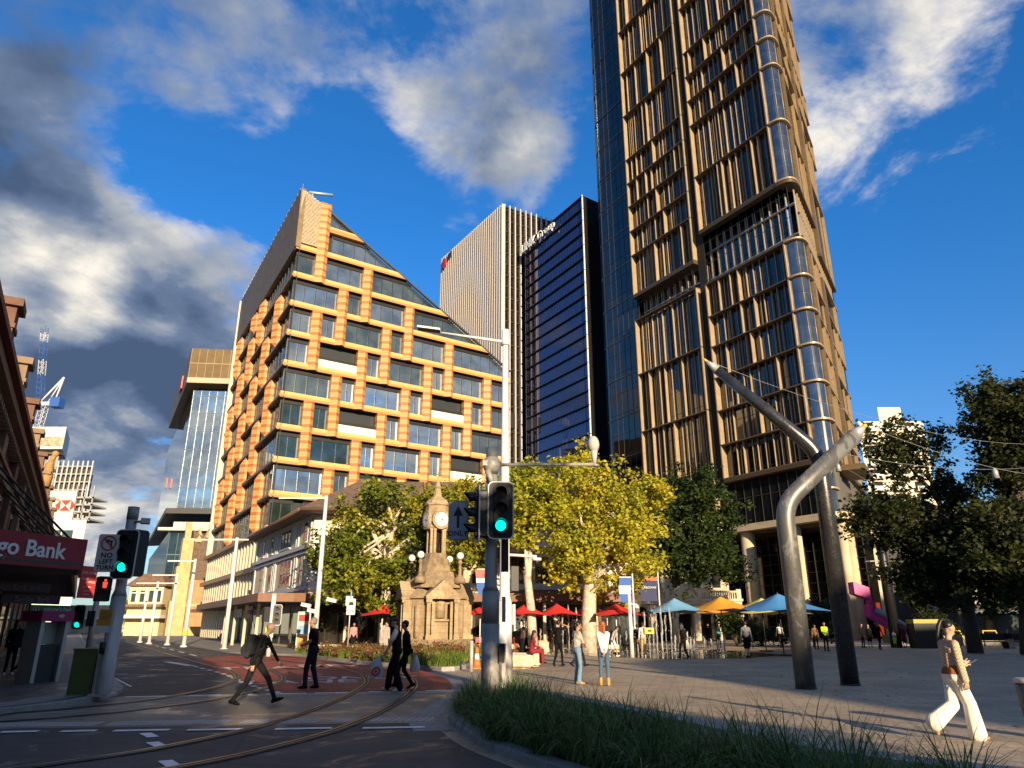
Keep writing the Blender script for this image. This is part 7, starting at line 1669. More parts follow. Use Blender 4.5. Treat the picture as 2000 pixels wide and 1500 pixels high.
_c = _t.n('ShaderNodeTexChecker'); _c.inputs['Scale'].default_value = 44; _c.inputs['Color1'].default_value = (.68, .52, .36, 1); _c.inputs['Color2'].default_value = (.40, .17, .05, 1)
_t.link(_t.n('ShaderNodeTexCoord').outputs['Object'], _c.inputs['Vector']); _t.link(_c.outputs['Color'], _b.inputs['Base Color'])
M_EYE = mat('eye_dark', (.02, .015, .012), .3); M_LIP = mat('lip', (.36, .10, .08), .5)
DG = None
def ik(S, T, l1, l2, pole):
    d = T-S; L = d.length; L2 = min(L, (l1+l2)*.999)
    if L > L2: T = S+d*(L2/L); d = T-S
    L = max(d.length, .05); a = (l1*l1-l2*l2+L*L)/(2*L); h = math.sqrt(max(0, l1*l1-a*a)); u = d.normalized()
    p = (pole-u*pole.dot(u)); p = p.normalized() if p.length > 1e-4 else Vector((0, 1, 0))
    return S+u*a+p*h, T
def person(label, x, y, heading, h, cols, pose, z=0., vox=.017, fem=False, hair='short', group=None, face=True):
    """one continuous voxel-fused body with clothing zones; hair, eyes and mouth as parts"""
    root = thing('person', label, 'person', (x, y, z), group)
    k = h/1.75; fw = Vector((math.sin(R(heading)), math.cos(R(heading)), 0)); rt = Vector((math.cos(R(heading)), -math.sin(R(heading)), 0))
    def L2W(p): return Vector((x, y, z))+(rt*p[0]+fw*p[1]+Vector((0, 0, p[2])))*k
    pr = []                                         # (a, b, ra, rb, tag, priority)
    def C(a, b, ra, rb, tag, pri=0.): pr.append((Vector(a), Vector(b), ra, rb, tag, pri))
    hz = pose.get('hip', .93); lean = R(pose.get('lean', 3)); hy = pose.get('hipy', 0)
    sw = .155 if fem else .178; hw = .085 if fem else .08
    up = Vector((0, math.sin(lean), math.cos(lean))); fo = Vector((0, math.cos(lean), -math.sin(lean)))
    pel = Vector((0, hy, hz)); tw_ = R(pose.get('twist', 0)); sx = Vector((math.cos(tw_), math.sin(tw_), 0))
    P = lambda lx, lf, lu: pel+sx*lx+fo*lf+up*lu
    bulk = pose.get('bulk', 1.)
    T, B = 'top', pose.get('waist', 'bottom')
    if not pose.get('seated'):
        hz = min(pose[q_][2]+.04+math.sqrt(max(.3, .853**2-(pose[q_][1]-hy)**2-(abs(pose[q_][0])-hw)**2)) for q_ in 'LR')+pose.get('drop', 0); pel = Vector((0, hy, hz)); P = lambda lx, lf, lu: pel+sx*lx+fo*lf+up*lu
    C(P(-.07, -.01, -.02), P(.07, -.01, -.02), .112*bulk, .112*bulk, 'bottom')
    C(P(-.055, 0, .16), P(.055, 0, .16), .10*bulk*(.92 if fem else 1), .10*bulk*(.92 if fem else 1), T); C(P(0, 0, 0), P(0, 0, .16), .115*bulk, .11*bulk, T if pose.get('untuck', True) else 'bottom', -.005)
    C(P(-.075, 0, .36), P(.075, 0, .36), .105*bulk, .105*bulk, T); C(P(0, .0, .14), P(0, 0, .38), .115*bulk, .12*bulk, T); C(P(-sw+.03, -.01, .465), P(sw-.03, -.01, .465), .062, .062, T)
    if fem: C(P(-.065, .075, .34), P(.065, .075, .34), .062, .062, T)
    if pose.get('band'): C(P(-.06, 0, .03), P(.06, 0, .03), .115*bulk, .115*bulk, 'trim', .012)
    nk = P(0, -.01, .50); C(P(0, -.01, .44), P(0, .015, .58), .055, .05, 'skin')
    hd = P(0, .0, .0); hp = R(pose.get('nod', 0)); hyw = R(pose.get('look', 0))
    hx = Vector((math.cos(hyw), -math.sin(hyw), 0)); hf = Vector((math.sin(hyw)*math.cos(hp), math.cos(hyw)*math.cos(hp), -math.sin(hp))); hu = hx.cross(hf)
    hc = P(0, .03, .685); Hh = lambda a, b_, c: hc+hx*a+hf*b_+hu*c
    C(Hh(0, -.015, .03), Hh(0, .012, .02), .083, .082, 'skin'); C(Hh(0, .035, -.02), Hh(0, .045, -.075), .058, .042, 'skin'); C(Hh(0, .0, -.03), Hh(0, .02, -.06), .066, .05, 'skin')
    C(Hh(0, .088, .005), Hh(0, .105, -.022), .010, .015, 'skin'); C(Hh(0, .088, -.052), Hh(0, .082, -.058), .016, .016, 'skin')
    for s in (-1, 1): C(Hh(s*.082, -.005, .01), Hh(s*.084, -.01, -.025), .015, .011, 'skin')
    # legs
    feet = []
    for s, key in ((-1, 'L'), (1, 'R')):
        ax, ay, az, pitch = pose[key]; hipj = pel+Vector((s*hw, 0, -.04)); an = Vector((ax, ay, az)); kn, an = ik(hipj, an, .43, .43, Vector(pose.get('kpole', (0, 1, 0))))
        r = pose.get('legr', (.088, .062, .05)); th, sh = pose.get('legt', ('bottom', 'bottom'))
        C(hipj, kn, r[0], r[1], th); C(kn, an, r[1] if sh == th else .055, r[2] if sh != 'skin' else .036, sh)
        if sh == 'skin' and th == 'bottom': C(hipj.lerp(kn, .6), hipj.lerp(kn, .97), .088, .09, 'bottom')
        fp = R(pitch); fd = Vector((0, math.cos(fp), math.sin(fp))); fu = Vector((0, -math.sin(fp), math.cos(fp)))
        yaw = R(pose.get('toe', 8)*s); fd = Vector((fd.y*math.sin(yaw), fd.y*math.cos(yaw), fd.z))
        C(an-fu*.035-fd*.05, an-fu*.045+fd*.10, .042, .040, 'shoe', .004); C(an-fu*.05+fd*.08, an-fu*.055+fd*.165, .038, .027, 'shoe', .004)
        if pose.get('boots'): C(an+Vector((0, 0, .09)), an, .055, .05, 'shoe', .01)
        else: C(an+fu*.03, an, .04, .042, pose.get('ankle', 'skin') if sh != 'skin' else 'skin', -.004)
        feet.append(min((an-fu*.055+fd*.165).z-.027, (an-fu*.035-fd*.05).z-.042))
    lo = min(feet)
    # arms
    fingers = []
    for s, key in ((-1, 'LH'), (1, 'RH')):
        S = P(s*sw, -.01, .455); t = Vector(pose.get(key, (s*.24, .02, .80))); pole = Vector(pose.get(key+'p', (s*.35, -1, -.25)))
        el, wr = ik(S, t, .285, .255, pole); ut, lt = pose.get('armt', (T, T)); ar = pose.get('armr', (.052, .042, .033))
        C(S, el, ar[0], ar[1], T if ut == T else ut)
        if pose.get('tee'): C(S, S.lerp(el, .55), .06, .062, T, .008)
        if pose.get('sleeve'): C(S, S.lerp(el, .6), .062, .064, 'sleeve', .012)
        C(el, wr, ar[1], ar[2], lt)
        if pose.get('band'): C(wr.lerp(el, .02), wr.lerp(el, .22), .04, .044, 'trim', .012)
        hdir = Vector(pose.get(key+'d', tuple((wr-el).normalized()))).normalized(); side = hdir.cross(Vector((s, 0, 0.01))); side = side.normalized() if side.length > .1 else Vector((0, 1, 0))
        if key+'s' in pose: side = Vector(pose[key+'s']).normalized(); side = (side-hdir*side.dot(hdir)).normalized()
        nrm = hdir.cross(side)
        C(wr+hdir*.02+side*.018, wr+hdir*.075+side*.02, .021, .019, 'skin'); C(wr+hdir*.02-side*.018, wr+hdir*.075-side*.022, .021, .018, 'skin'); C(wr-hdir*.02, wr+hdir*.03, .028, .027, 'skin')
        cu = pose.get(key+'c', .5)                  # finger curl
        for q, (o, ln) in enumerate(((.030, .068), (.010, .078), (-.011, .072), (-.031, .056))):
            a = wr+hdir*.082+side*o; b1 = a+(hdir*math.cos(cu*.8)+nrm*math.sin(cu*.8)*s)*ln*.5; b2 = b1+(hdir*math.cos(cu*1.9)+nrm*math.sin(cu*1.9)*s)*ln*.5; fingers.append((a-hdir*.012, a, b1, b2))
        a = wr+hdir*.03+side*.032; b1 = a+(hdir*.6+side*.75).normalized()*.038; b2 = b1+(hdir*.9+side*.15+nrm*s*.35).normalized()*.032; fingers.append((a-side*.01, a, b1, b2))
    if pose.get('skirt'):
        C(P(0, 0, -.02), Vector((0, hy, hz-pose['skirt'])), .15, .2, 'bottom', .006)
    if pose.get('dress'):
        for s in (-1, 1): pass
    dz = Vector((0, 0, -lo)) if not pose.get('seated') else Vector()
    # fuse
    mb = MB(); nb = 10 if vox < .02 else 8
    for a, b, ra, rb, tg, pri in pr:
        a, b = L2W(a+dz), L2W(b+dz); mb.ball(a, ra*k, nb, nb-2); mb.ball(b, rb*k, nb, nb-2)
        if (b-a).length > .004: mb.tube([a, b], [ra*k, rb*k], nb)
    me = mb.mesh('fuse', []); ob_ = bpy.data.objects.new('fuse', me); COL.objects.link(ob_); md = ob_.modifiers.new('r', 'REMESH'); md.mode = 'VOXEL'; md.voxel_size = vox
    dg = bpy.context.evaluated_depsgraph_get(); m2 = bpy.data.meshes.new_from_object(ob_.evaluated_get(dg)); bpy.data.objects.remove(ob_); bpy.data.meshes.remove(me)
    bm = bmesh.new(); bm.from_mesh(m2); bpy.data.meshes.remove(m2)
    for _ in range(2): bmesh.ops.smooth_vert(bm, verts=bm.verts, factor=.5, use_axis_x=True, use_axis_y=True, use_axis_z=True)
    bm.faces.ensure_lookup_table(); cen = np.array([f.calc_center_median()[:] for f in bm.faces])
    best = np.full(len(cen), 1e9); tagi = np.zeros(len(cen), int); names = ['skin', 'top', 'bottom', 'shoe', 'trim', 'sleeve']
    for a, b, ra, rb, tg, pri in pr:
        a, b = np.array(L2W(a+dz)), np.array(L2W(b+dz)); ab = b-a; L = max(ab @ ab, 1e-8); t = np.clip(((cen-a) @ ab)/L, 0, 1); d = np.linalg.norm(cen-a-t[:, None]*ab, axis=1)-(ra+(rb-ra)*t)*k-pri; mk_ = d < best; best[mk_] = d[mk_]; tagi[mk_] = names.index(tg)
    for f, t in zip(bm.faces, tagi): f.material_index = int(t); f.smooth = True
    off = root.location
    bmesh.ops.translate(bm, verts=bm.verts, vec=-off)
    me = bpy.data.meshes.new('body'); bm.to_mesh(me); bm.free()
    fm = MB(); fm.smooth = True
    for ch_ in fingers: fm.tube([L2W(p+dz)-off for p in ch_], [.0095*k, .0092*k, .0085*k, .0065*k], 6)
    bm = bmesh.new(); bm.from_mesh(me); tmp = fm.mesh('f', []); bm.from_mesh(tmp); bm.to_mesh(me); bm.free(); bpy.data.meshes.remove(tmp)
    for nm in names: me.materials.append(cols.get(nm) or cols['top'])
    o = bpy.data.objects.new('body', me); COL.objects.link(o); o.parent = root
    W_ = lambda a, b_, c: L2W(Hh(a, b_, c)+dz)
    hm = cols['hair']; mb = MB(); rotm = Matrix((rt*hx.x+fw*hx.y, rt*hf.x+fw*hf.y+Vector((0, 0, hf.z)), rt*hu.x+fw*hu.y+Vector((0, 0, hu.z)))).transposed()
    cap_ = lambda fx, fy, fz, r, sc: mb.ball(W_(fx, fy, fz), r*k, 14, 9, sc, rotm)
    if hair == 'short': cap_(0, -.022, .045, .092, (1, 1.02, .86)); cap_(0, -.045, .0, .078, (1.02, .8, 1))
    elif hair == 'bald': cap_(0, -.03, .0, .085, (1.02, .82, .55))
    elif hair == 'cap': cap_(0, -.015, .05, .097, (1, 1.08, .72)); cap_(0, .085, .055, .06, (1.1, .9, .16)); cap_(0, -.05, -.01, .075, (1, .75, .9))
    elif hair in ('long', 'longest'):
        cap_(0, -.02, .045, .096, (1, 1.03, .9)); n = 5 if hair == 'long' else 8
        for q in range(n):
            f = q/n
            for s in (-.05, 0, .05): cap_(s*(1+.3*f), -.065-.03*f, -.02-.055*q, .062-.02*f, (1, .8, 1.25))
    elif hair == 'pony':
        cap_(0, -.038, .047, .084, (1, 1.0, .9)); cap_(0, -.08, .075, .035, (1, 1, 1))
        pp = [W_(0, -.09, .08), W_(0, -.135, .105), W_(0, -.165, .06), W_(0, -.17, -.05), W_(0, -.15, -.17), W_(0, -.13, -.26)]
        mb.tube(pp, [.018*k, .024*k, .032*k, .034*k, .026*k, .008*k], 8)
    elif hair == 'bun': cap_(0, -.02, .04, .094, (1, 1.03, .92)); cap_(0, -.09, .085, .055, (1.15, 1, .95)); cap_(0, -.1, .0, .05, (1.2, .8, 1.2))
    mb.build('hair', hm, root)
    if face:
        for s in (-1, 1): mb = MB(); mb.ball(W_(s*.032, .081, .010), .0075*k, 8, 6); mb.build('eye', M_EYE, root); mb = MB(); mb.ball(W_(s*.032, .083, .030), .015*k, 8, 4, (1, .3, .16), rotm); mb.build('eyebrow', hm if hair != 'bald' else H_GRY, root)
        mb = MB(); mb.ball(W_(0, .094, -.052), .02*k, 8, 5, (1, .45, .35), rotm); mb.build('mouth', M_LIP, root)
    root['_'] = 0; del root['_']
    return root, lambda p: L2W(Vector(p)+dz), k
ST = {'L': (-.10, .02, .09, 0), 'R': (.10, -.02, .09, 0)}
WK = {'L': (-.07, .27, .10, 14), 'R': (.07, -.32, .15, -32), 'hip': .90, 'LH': (-.27, -.16, .84), 'RH': (.27, .22, .88), 'lean': 5}
WK2 = {'R': (.07, .22, .10, 10), 'L': (-.07, -.26, .14, -26), 'hip': .91, 'RH': (.26, -.12, .84), 'LH': (-.26, .16, .86), 'lean': 4}
def P_(base, **kw): d = dict(base); d.update(kw); return d
def bag_tote(label, c, w_, h, m, name='shopping_bag', emblem=None, handle_to=None, rot=0., flat=.35):
    """soft bag hanging from the hand: tapering sack with handles"""
    c = Vector(c); t = thing(name, label, 'bag', tuple(c)); mb = MB(); n = 7; rows = []; rr = random.Random(label)
    for i in range(n+1):
        f = i/n; z = -h*f; ww = w_*(.35+.65*min(1, f*1.6))*(1 if f < .9 else .85); dd = w_*flat*(.25+.75*math.sin(math.pi*min(1, .15+f*.8)))
        rows.append([(c.x+ww/2*math.cos(a+R(rot))*(1+rr.uniform(-.05, .05))*1.0 if False else c.x+(ww/2*math.cos(a))*math.cos(R(rot))-(dd/2*math.sin(a))*math.sin(R(rot))+rr.uniform(-.008, .008), c.y+(ww/2*math.cos(a))*math.sin(R(rot))+(dd/2*math.sin(a))*math.cos(R(rot))+rr.uniform(-.008, .008), c.z+z) for a in [2*math.pi*q/12 for q in range(12)]])
    v = [p for r in rows for p in r]; mb.smooth = True; mb.add(v, [(i*12+q, i*12+(q+1) % 12, (i+1)*12+(q+1) % 12, (i+1)*12+q) for i in range(n) for q in range(12)]); mb.smooth = False; mb.add(rows[-1], [tuple(range(12))])
    mb.build('sack', m, t)
    if handle_to is not None: mb = MB(); mb.tube([c+Vector((-w_*.12, 0, 0)), Vector(handle_to), c+Vector((w_*.12, 0, 0))], .008, 5); mb.build('handles', m, t)
    if emblem: emblem(t, c)
    return t
def backpack(label, L2W, heading, m, off=(0, -.2, 1.22), lean=0, s=1.):
    c = L2W(off); t = thing('backpack', label, 'backpack', tuple(c)); rot = Matrix.Rotation(R(-heading), 3, 'Z') @ Matrix.Rotation(R(-lean), 3, 'X')
    mb = MB(); mb.ball(c, .21*s, 14, 10, (.78, .52, 1.12), rot); mb.obox(c, .135*s, .07*s, .19*s, rot); mb.build('main_pocket', m, t)
    mb = MB(); mb.ball(c+rot @ Vector((0, -.10*s, -.07*s)), .12*s, 12, 8, (.95, .5, .95), rot); mb.build('front_pocket', m, t)
    for sx_ in (-.1, .1): mb = MB(); mb.tube([c+rot @ Vector((sx_, .06, .2))*s, c+rot @ Vector((sx_*1.1, .2, .24))*s, c+rot @ Vector((sx_*1.2, .30, .08))*s, c+rot @ Vector((sx_*1.2, .1, -.12))*s], .016*s, 5); mb.build('strap', m, t)
    return t
# man with backpack striding right
r_, f_, k_ = person('bald man in black striding right across the tram crossing', -5.52, 16.6, 92, 1.76, dict(skin=SKIN['fair'], top=BLK, bottom=CHA, shoe=BLK, hair=H_GRY), P_(WK, L=(-.07, .44, .12, 22), R=(.07, -.40, .10, -8), hip=.845, lean=17, nod=24, LH=(-.22, .42, .82), RH=(.24, .02, .78), legr=(.088, .06, .045)), vox=.014, hair='bald')
backpack('dark grey backpack on the striding bald man', f_, 92, cloth('pack_grey', (.025, .026, .03)), (0, -.16, 1.16), 17, 1.12)
# man standing, black short sleeved shirt
person('grey haired man in black short sleeved shirt standing on the red tram lane', -5.42, 20.85, -84, 1.80, dict(skin=SKIN['fair'], top=BLK, bottom=NVY, shoe=BLK, hair=H_GRY), P_(ST, L=(-.10, .12, .09, 0), R=(.10, -.12, .09, 0), hip=.945, bulk=1.12, LH=(-.08, .30, 1.10), RH=(.10, .30, 1.08), tee=True, armt=('skin', 'skin'), armr=(.055, .046, .035), LHd=(.6, .7, 0), RHd=(-.6, .7, 0), legr=(.098, .072, .06), untuck=False, nod=4), vox=.014, hair='short')
# man with vest and shopping bag, companion behind
r_, f_, k_ = person('man in black vest and black cap carrying a white shopping bag', -3.02, 20.05, -88, 1.80, dict(skin=SKIN['fair'], top=BLK, bottom=BLK, shoe=mat('sneaker_white', (.72, .70, .64), .6), sleeve=WHT, hair=H_BLK), P_(WK2, R=(.09, .20, .10, 4), L=(-.08, -.14, .09, 0), hip=.92, bulk=1.12, legr=(.105, .09, .085), sleeve=True, armt=('skin', 'skin'), RH=(.22, .36, .86), LH=(-.2, .25, .9), look=-8), vox=.014, hair='cap')
def target(t, c):
    M = sign_matrix(c+Vector((-.02, -.075, -.34)), (1, .15, 0), (.2, 0, 1))
    for r0, r1, m in ((.0, .035, 'a'), (.075, .115, 'a')):
        mb = MB()
        for q in range(24):
            a, b = 2*math.pi*q/24, 2*math.pi*(q+1)/24; mb.add([tuple(M @ Vector((rr*math.cos(x_), rr*math.sin(x_), .004))) for rr, x_ in ((r0, a), (r1, a), (r1, b), (r0, b))], [(0, 1, 2, 3)])
        mb.build('red_ring', mat('ring_red', (.55, .02, .02), .5), t)
hw_ = f_((.22, .42, .84)); bag_tote('white shopping bag with red rings held by the man in the vest', tuple(hw_+Vector((-.10, -.03, -.05))), .36, .50, mat('bag_white', (.68, .66, .64), .5), emblem=target, handle_to=hw_)
r_, f_, k_ = person('person in black walking hidden behind the man in the vest', -2.86, 20.75, -90, 1.74, dict(skin=SKIN['tan'], top=BLK, bottom=BLK, shoe=BLK, hair=H_BLK), P_(WK2, R=(.08, .30, .10, 8), L=(-.08, -.2, .12, -20), LH=(-.22, -.2, .84), RH=(.2, .1, .86)), vox=.018, hair='short')
hw_ = f_((.2, -.22, .82)); bag_tote('plain white carrier bag behind the man in the vest', tuple(hw_), .28, .42, mat('bag_white', (.68, .66, .64), .5), handle_to=hw_+Vector((0, 0, .05)))
# two women standing on the sunny paving
person('woman in beige cardigan with crossed arms, light jeans and tan boots', 1.90, 22.4, 62, 1.70, dict(skin=SKIN['tan'], top=BEI, bottom=DEN, shoe=TANB, hair=H_BLK), P_(ST, L=(-.12, .04, .09, 0), R=(.10, -.02, .09, 0), hip=.90, legr=(.088, .064, .078), boots=False, ankle='bottom', LH=(.10, .17, 1.16), RH=(-.10, .20, 1.12), LHd=(1, .1, 0), RHd=(-1, .1, 0), LHp=(-1, .1, -.6), RHp=(1, .1, -.6), bulk=.98, toe=16, look=10), vox=.014, fem=True, hair='bun')
person('red haired woman in white top seen from behind with hands clasped', 2.60, 21.7, 8, 1.69, dict(skin=SKIN['fair'], top=WHT, bottom=DEN2, shoe=TANB, hair=H_RED), P_(ST, L=(-.11, .0, .09, 0), R=(.11, .0, .09, 0), hip=.905, legr=(.092, .058, .042), boots=True, LH=(-.02, -.16, .88), RH=(.04, -.16, .87), LHp=(-1, -.2, 0), RHp=(1, -.2, 0), LHd=(.5, -.2, -.8), RHd=(-.5, -.2, -.8), look=24, toe=6), vox=.014, fem=True, hair='longest')
person('man in black tee walking away with hand raised to his ear', 1.90, 31.4, 30, 1.80, dict(skin=SKIN['tan'], top=BLK, bottom=BLK, shoe=BLK, hair=H_BLK), P_(WK2, tee=True, armt=('skin', 'skin'), RH=(.17, .10, 1.58), RHd=(-.3, 0, 1), RHp=(1, .2, -.5), legr=(.085, .058, .045)), vox=.017)
person('person in grey trousers half hidden behind the red haired woman', 2.72, 31.2, 85, 1.68, dict(skin=SKIN['dark'], top=BLK, bottom=CHA, shoe=BLK, hair=H_BLK), P_(WK, ), vox=.02)
q = W(1197, 1262, 41); person('person in white singlet and pale shorts leaning by the fountain jets', q.x, 41, 70, 1.62, dict(skin=SKIN['tan'], top=WHT, bottom=WHT, shoe=WHT, hair=H_BLK), P_(WK2, lean=24, nod=10, legt=('bottom', 'skin'), armt=('skin', 'skin')), vox=.02)
# seated pair on the stone bench
SIT = {'seated': True, 'hip': .10, 'L': (-.09, .42, -.33, 0), 'R': (.09, .44, -.33, 0), 'kpole': (0, .4, 1), 'lean': 8, 'LH': (-.12, .34, .22), 'RH': (.12, .34, .22), 'legr': (.092, .064, .05)}
person('woman in dark red print dress seated on the sandstone bench', .78, 30.2, 78, 1.66, dict(skin=SKIN['tan'], top=REDC, bottom=REDC, shoe=BLK, hair=H_BLK), P_(SIT, nod=8, legr=(.11, .09, .08)), z=.58, vox=.018, fem=True, hair='long')
person('person in black seated behind the woman in red print dress', .42, 30.9, 30, 1.66, dict(skin=SKIN['tan'], top=BLK, bottom=BLK, shoe=BLK, hair=H_BRN), P_(SIT, nod=5), z=.58, vox=.02, hair='long')
# around the fountain
q = W(1258, 1280, 41.5); person('man in white shirt and khaki trousers standing at the fountain edge', q.x, 41.5, 20, 1.76, dict(skin=SKIN['tan'], top=WHT, bottom=KHA, shoe=WHT, hair=H_BLK), P_(ST, RH=(.18, .3, 1.05)), vox=.02)
bx_ = W(1268, 1232, 41.3); mb = MB(); mb.obox(bx_, .26, .05, .16, Matrix.Identity(3)); mb.cur = 1; mb.obox(bx_+Vector((.02, -.052, 0)), .1, .002, .06, Matrix.Identity(3)); tag(mb.build('yellow_box', [mat('box_yellow', (.75, .45, .03), .5), M_SIGNB]), 'yellow box carried beside the man in khaki trousers', 'box')
q = W(1247, 1280, 42.5); person('person in dark top and brown trousers beside the man in khaki', q.x, 42.5, 0, 1.66, dict(skin=SKIN['tan'], top=BLK, bottom=BRN, shoe=BLK, hair=H_BLK), P_(ST), vox=.022)
r_, f_, k_ = person('long haired woman in tan top and black trousers walking past the jets', 8.57, 38.2, -16, 1.72, dict(skin=SKIN['tan'], top=BRN, bottom=BLK, shoe=CHA, hair=H_BLK), P_(WK), vox=.018, fem=True, hair='long')
backpack('black backpack on the long haired woman', f_, -16, BLK, (-.04, -.19, 1.22))
hw_ = f_((.27, .1, .92)); bag_tote('pale tote bag at the side of the long haired woman', tuple(hw_), .3, .42, mat('tote_pale', (.5, .46, .38), .8), 'tote_bag', handle_to=hw_+Vector((0, 0, .3)))
person('man in grey sweater and black shorts walking away over the plaza', 12.14, 39.4, 14, 1.80, dict(skin=SKIN['fair'], top=GRY, bottom=BLK, shoe=CHA, hair=H_BLK), P_(WK2, legt=('bottom', 'skin'), bulk=1.08, legr=(.10, .085, .05)), vox=.017)
r_, f_, k_ = person('person in white shirt walking away below the deep blue umbrella', 20.2, 57.2, 10, 1.76, dict(skin=SKIN['dark'], top=WHT, bottom=BLK, shoe=BLK, hair=H_BLK), P_(WK2), vox=.025)
backpack('pale backpack on the person in white shirt', f_, 10, mat('pack_pale', (.55, .53, .5), .8), (0, -.19, 1.22))
GP = 'people far across the plaza'
person('worker in yellow hi vis shirt nearest the dark bent mast', 20.75, 50.4, 176, 1.80, dict(skin=SKIN['tan'], top=HIV, bottom=NVY, shoe=BLK, hair=H_BLK), P_(ST, tee=True, armt=('skin', 'skin'), RH=(.1, .28, 1.12), bulk=1.1), vox=.022, group=GP)
person('second worker in hi vis shirt partly hidden by the dark mast', 23.0, 52.5, 176, 1.78, dict(skin=SKIN['tan'], top=HIV, bottom=NVY, shoe=BLK, hair=H_BLK), P_(ST, tee=True, armt=('skin', 'skin'), bulk=1.1), vox=.024, group=GP)
for lab, px, Y, hd_, h, top, bot, sk, hr, po, sc_k in (('person in dark jacket left of the pair in black', 1592, 54, 190, 1.68, BRN, BLK, 'tan', 'long', ST, 0), ('person in black, left of the pair near the dark mast', 1683, 58.5, 150, 1.74, BLK, BLK, 'tan', 'short', ST, 0), ('person in black shorts, right of the pair near the dark mast', 1697, 58.5, 200, 1.7, BLK, BLK, 'fair', 'long', P_(ST, legt=('bottom', 'skin')), 0),
        ('man in black walking towards the camera with hand at his head', 1715, 52.5, 176, 1.82, BLK, CHA, 'tan', 'short', P_(WK2, RH=(.2, .1, 1.6), RHd=(0, 0, 1)), 0), ('child in neon yellow shorts beside the tall dark mast', 1746, 58, 0, 1.25, GRY, HIV, 'tan', 'short', P_(ST, legt=('bottom', 'skin')), 0), ('woman in red dress right of the child in neon shorts', 1765, 58.5, -20, 1.68, REDC, REDC, 'fair', 'short', P_(ST, skirt=.42, legt=('skin', 'skin')), 0),
        ('man in navy shirt behind the woman in red', 1779, 59.5, 10, 1.78, NVY, TEA, 'fair', 'short', P_(ST, legt=('bottom', 'skin')), 0), ('man in grey hoodie and black shorts, rightmost of the far group', 1796, 57.2, -30, 1.78, GRY, BLK, 'fair', 'short', P_(WK2, legt=('bottom', 'skin')), 0), ('person in black under the orange umbrella', 1383, 60, 170, 1.72, BLK, BLK, 'tan', 'short', ST, 0), ('woman in teal top beside the orange umbrella pole', 1403, 58, 160, 1.62, TEA, BLK, 'fair', 'short', ST, 0),
        ('person in white top under the yellow umbrella', 1488, 66, 90, 1.7, WHT, BLK, 'tan', 'short', ST, 0)):
    q = W(px, 1240, Y); person(lab, q.x, Y, hd_, h, dict(skin=SKIN[sk], top=top, bottom=bot, shoe=BLK, hair=H_BLK), po, vox=.028, hair=hr, group=GP, face=False)
for lab, px, Y, top, bot, hr, h in (('person in pink top behind the garden, by the lane sign', 689, 45, PNK, BLK, 'short', 1.66), ('woman in floral dress behind the garden, left of the clock', 752, 40.8, FLO, FLO, 'bun', 1.68)):
    q = W(px, 1260, Y); person(lab, q.x, Y, 160, h, dict(skin=SKIN['tan'], top=top, bottom=bot, shoe=BLK, hair=H_BLK), P_(ST, bulk=1.1), z=.1, vox=.024, hair=hr, face=False)
for i, (px, Y, hd_, lab) in enumerate([(18, 24.6, 140, 'leftmost of three people in black under the bank awning'), (40, 25.4, 100, 'middle of three people in black under the bank awning'), (60, 26.2, 60, 'third person in black, nearest the phone kiosk')]):
    q = W(px, 1300, Y); person(lab, q.x, Y, hd_, 1.66, dict(skin=SKIN['tan'], top=BLK, bottom=BLK, shoe=mat('sneaker_white', (.72, .70, .64), .6), hair=H_BLK), P_(WK2 if i else ST), z=.1, vox=.022, fem=True, hair='long', group='people under the bank awning')
q = W(1972, 1250, 52.5); person('person seated on the dark bench at the far right', q.x, 52.7, 185, 1.72, dict(skin=SKIN['fair'], top=BLK, bottom=KHA, shoe=BLK, hair=H_BLK), P_(SIT), z=.52, vox=.028, face=False)
# the walking woman in the foreground
r_, f_, k_ = person('woman in checked knit top and wide white trousers walking while looking at her phone', 6.70, 11.75, 84, 1.66, dict(skin=SKIN['fair'], top=CHK, bottom=mat('cloth_cream', (.76, .70, .58), .8, var=.05, vs=6, bump=.35, bs=9, stretch=(3, 3, .5)), shoe=mat('sandal_tan', (.46, .22, .08), .6), trim=RIB, hair=H_BLK),
    P_(WK, L=(-.06, -.40, .25, -60), R=(.06, .20, .085, 0), hip=.875, lean=4, nod=26, band=True, legr=(.095, .10, .135), armr=(.066, .062, .058), LH=(-.13, .33, 1.10), RH=(.25, .03, .80), LHd=(.25, .9, .15), LHc=.9, LHp=(-1, -.6, -.8), bulk=1.0, toe=3, ankle='bottom'), vox=.0115, fem=True, hair='pony')
c = f_((-.085, .44, 1.135)); t = thing('mobile_phone', 'dark blue mobile phone in the walking woman\'s hand', 'phone', tuple(c)); rot = Matrix.Rotation(R(-84), 3, 'Z') @ Matrix.Rotation(R(22), 3, 'X'); mb = MB(); mb.obox(c, .036, .075, .005, rot); mb.build('case', mat('phone_blue', (.03, .07, .18), .3), t); mb = MB(); mb.obox(c+rot @ Vector((0, 0, .0056)), .032, .07, .0006, rot); mb.build('screen', mat('phone_screen', (.10, .14, .2), .1), t)
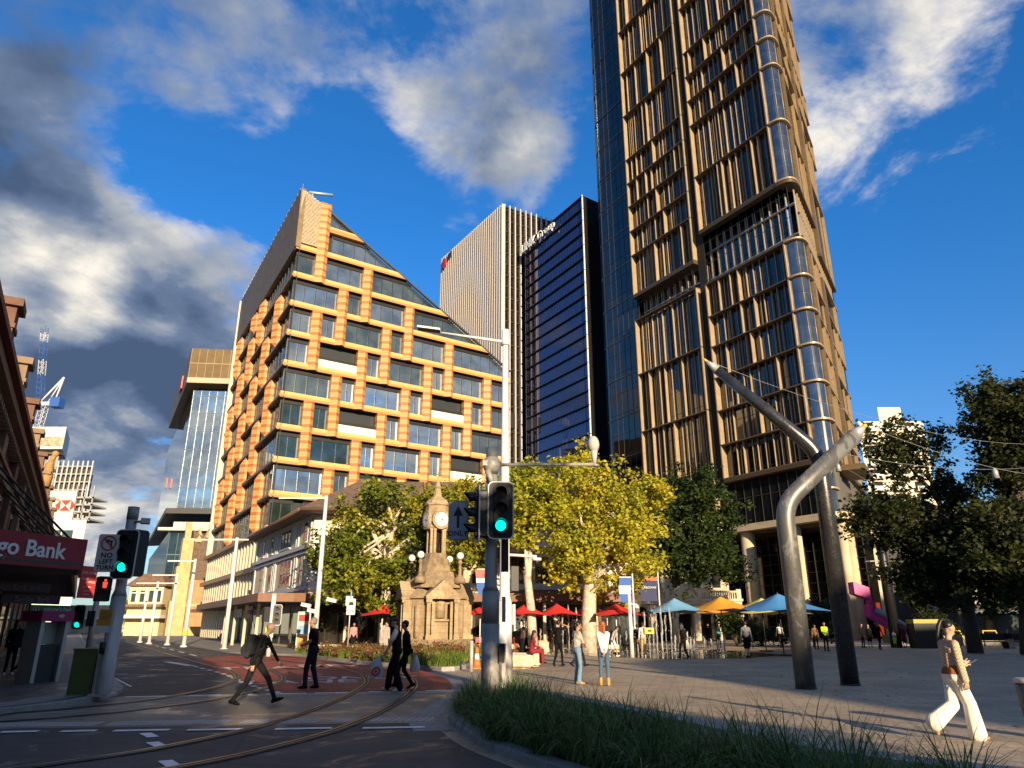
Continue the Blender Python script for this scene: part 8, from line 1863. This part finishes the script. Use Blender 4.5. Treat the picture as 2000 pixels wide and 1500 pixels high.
# ---------------------------------------------------------------- buildings and trees behind the camera: they cast the evening shadows
KSH = 1/math.tan(R(SUN_EL)); SV = Vector((sd.x, sd.y)).normalized()
M_BEH = mat('rear_facade', (.30, .24, .18), .8, var=.2, vs=.4)
def rear(name, label, shadow_poly, h, catg='building'):
    """a building whose roof outline lies where the given ground shadow comes from"""
    pl = [(x+SV.x*h*KSH, y+SV.y*h*KSH) for x, y in shadow_poly]
    c = (sum(p[0] for p in pl)/len(pl), sum(p[1] for p in pl)/len(pl), 0)
    t = thing(name, label, catg, c); mb = MB(); mb.prism(pl, -.01, h); mb.build('wall', M_BEH, t)
    for k in range(len(pl)):
        a, b = Vector(pl[k]), Vector(pl[(k+1) % len(pl)]); L = (b-a).length; ang = math.degrees(math.atan2((b-a).x, (b-a).y)); fr = Fr((a.x, a.y), ang, 1)
        if L < 4: continue
        mb = MB(fr)
        for z in range(1, int(h/3.6)):
            for q in range(int(L/3.2)): mb.box(q*3.2+.8, q*3.2+2.4, .01, .05, z*3.6, z*3.6+1.9)
        if mb.v: mb.build('window_row', M_PANE, t)
    return t
rear('corner_block', 'civic block behind the camera on the right that shades the plaza', [(9.2, 9.0), (8.1, 14), (7.2, 18.5), (5.2, 30), (5.6, 36), (9, 43), (15, 50), (24, 62), (62, 70), (62, 30), (40, 5)], 20)
rear('high_block', 'higher block behind the camera that shades the right hand trees', [(30, 96), (38, 134), (120, 130), (110, 60), (52, 60)], 41)
rear('street_block', 'old street block behind the camera on the left that shades the bank and road', [(-60, 42), (-17.5, 42), (-13.5, 35), (-10.5, 28), (-9, 22.5), (-8.4, 18.9), (-6.2, 17.2), (-5.6, 12), (-60, 5)], 13)
rear('shop_block', 'low shop block behind the camera that shades the near road', [(-6.2, 12.2), (-4.4, 13.0), (-2.4, 13.4), (-1.2, 12.2), (-1.2, 1), (-6.2, 1)], 7)
rear('gable_block', 'small gabled block behind the camera that shades part of the crossing', [(-4.6, 16.5), (-3.6, 18.2), (-2.6, 17.5), (-2.0, 15.2), (0, 9), (-3, 9)], 9)
rear('corner_house', 'corner house behind the camera that shades the near planter', [(-1.2, 15.4), (-.2, 17.6), (1.2, 15.6), (2.9, 11.6), (4.4, 8.0), (5.5, 1), (.5, 1)], 9)
def rear_tree(label, sx, sy, h, r, seed):
    x, y = sx+SV.x*h*KSH, sy+SV.y*h*KSH
    tree('plane_tree', label, (x, y, 0), [(x, y, h, r, r, r*.8), (x+r*.5, y+.4, h-.8, r*.6, r*.6, r*.5)], L_YEL, M_BARK, [(x, y, 0, .3), (x, y, h*.5, .25), (x, y, h-1, .15)], seed, int(26*r*r), 55, .5, .22, 'trees behind the camera', lim=5)
rear_tree('tree behind the camera dappling the crossing', -3.2, 17.5, 7, 2.0, 71)
rear_tree('tree behind the camera dappling the tram lane', -4.8, 25.0, 8, 2.2, 72)
rear_tree('tree behind the camera dappling the near bed', 2.4, 12.6, 6, .9, 73)
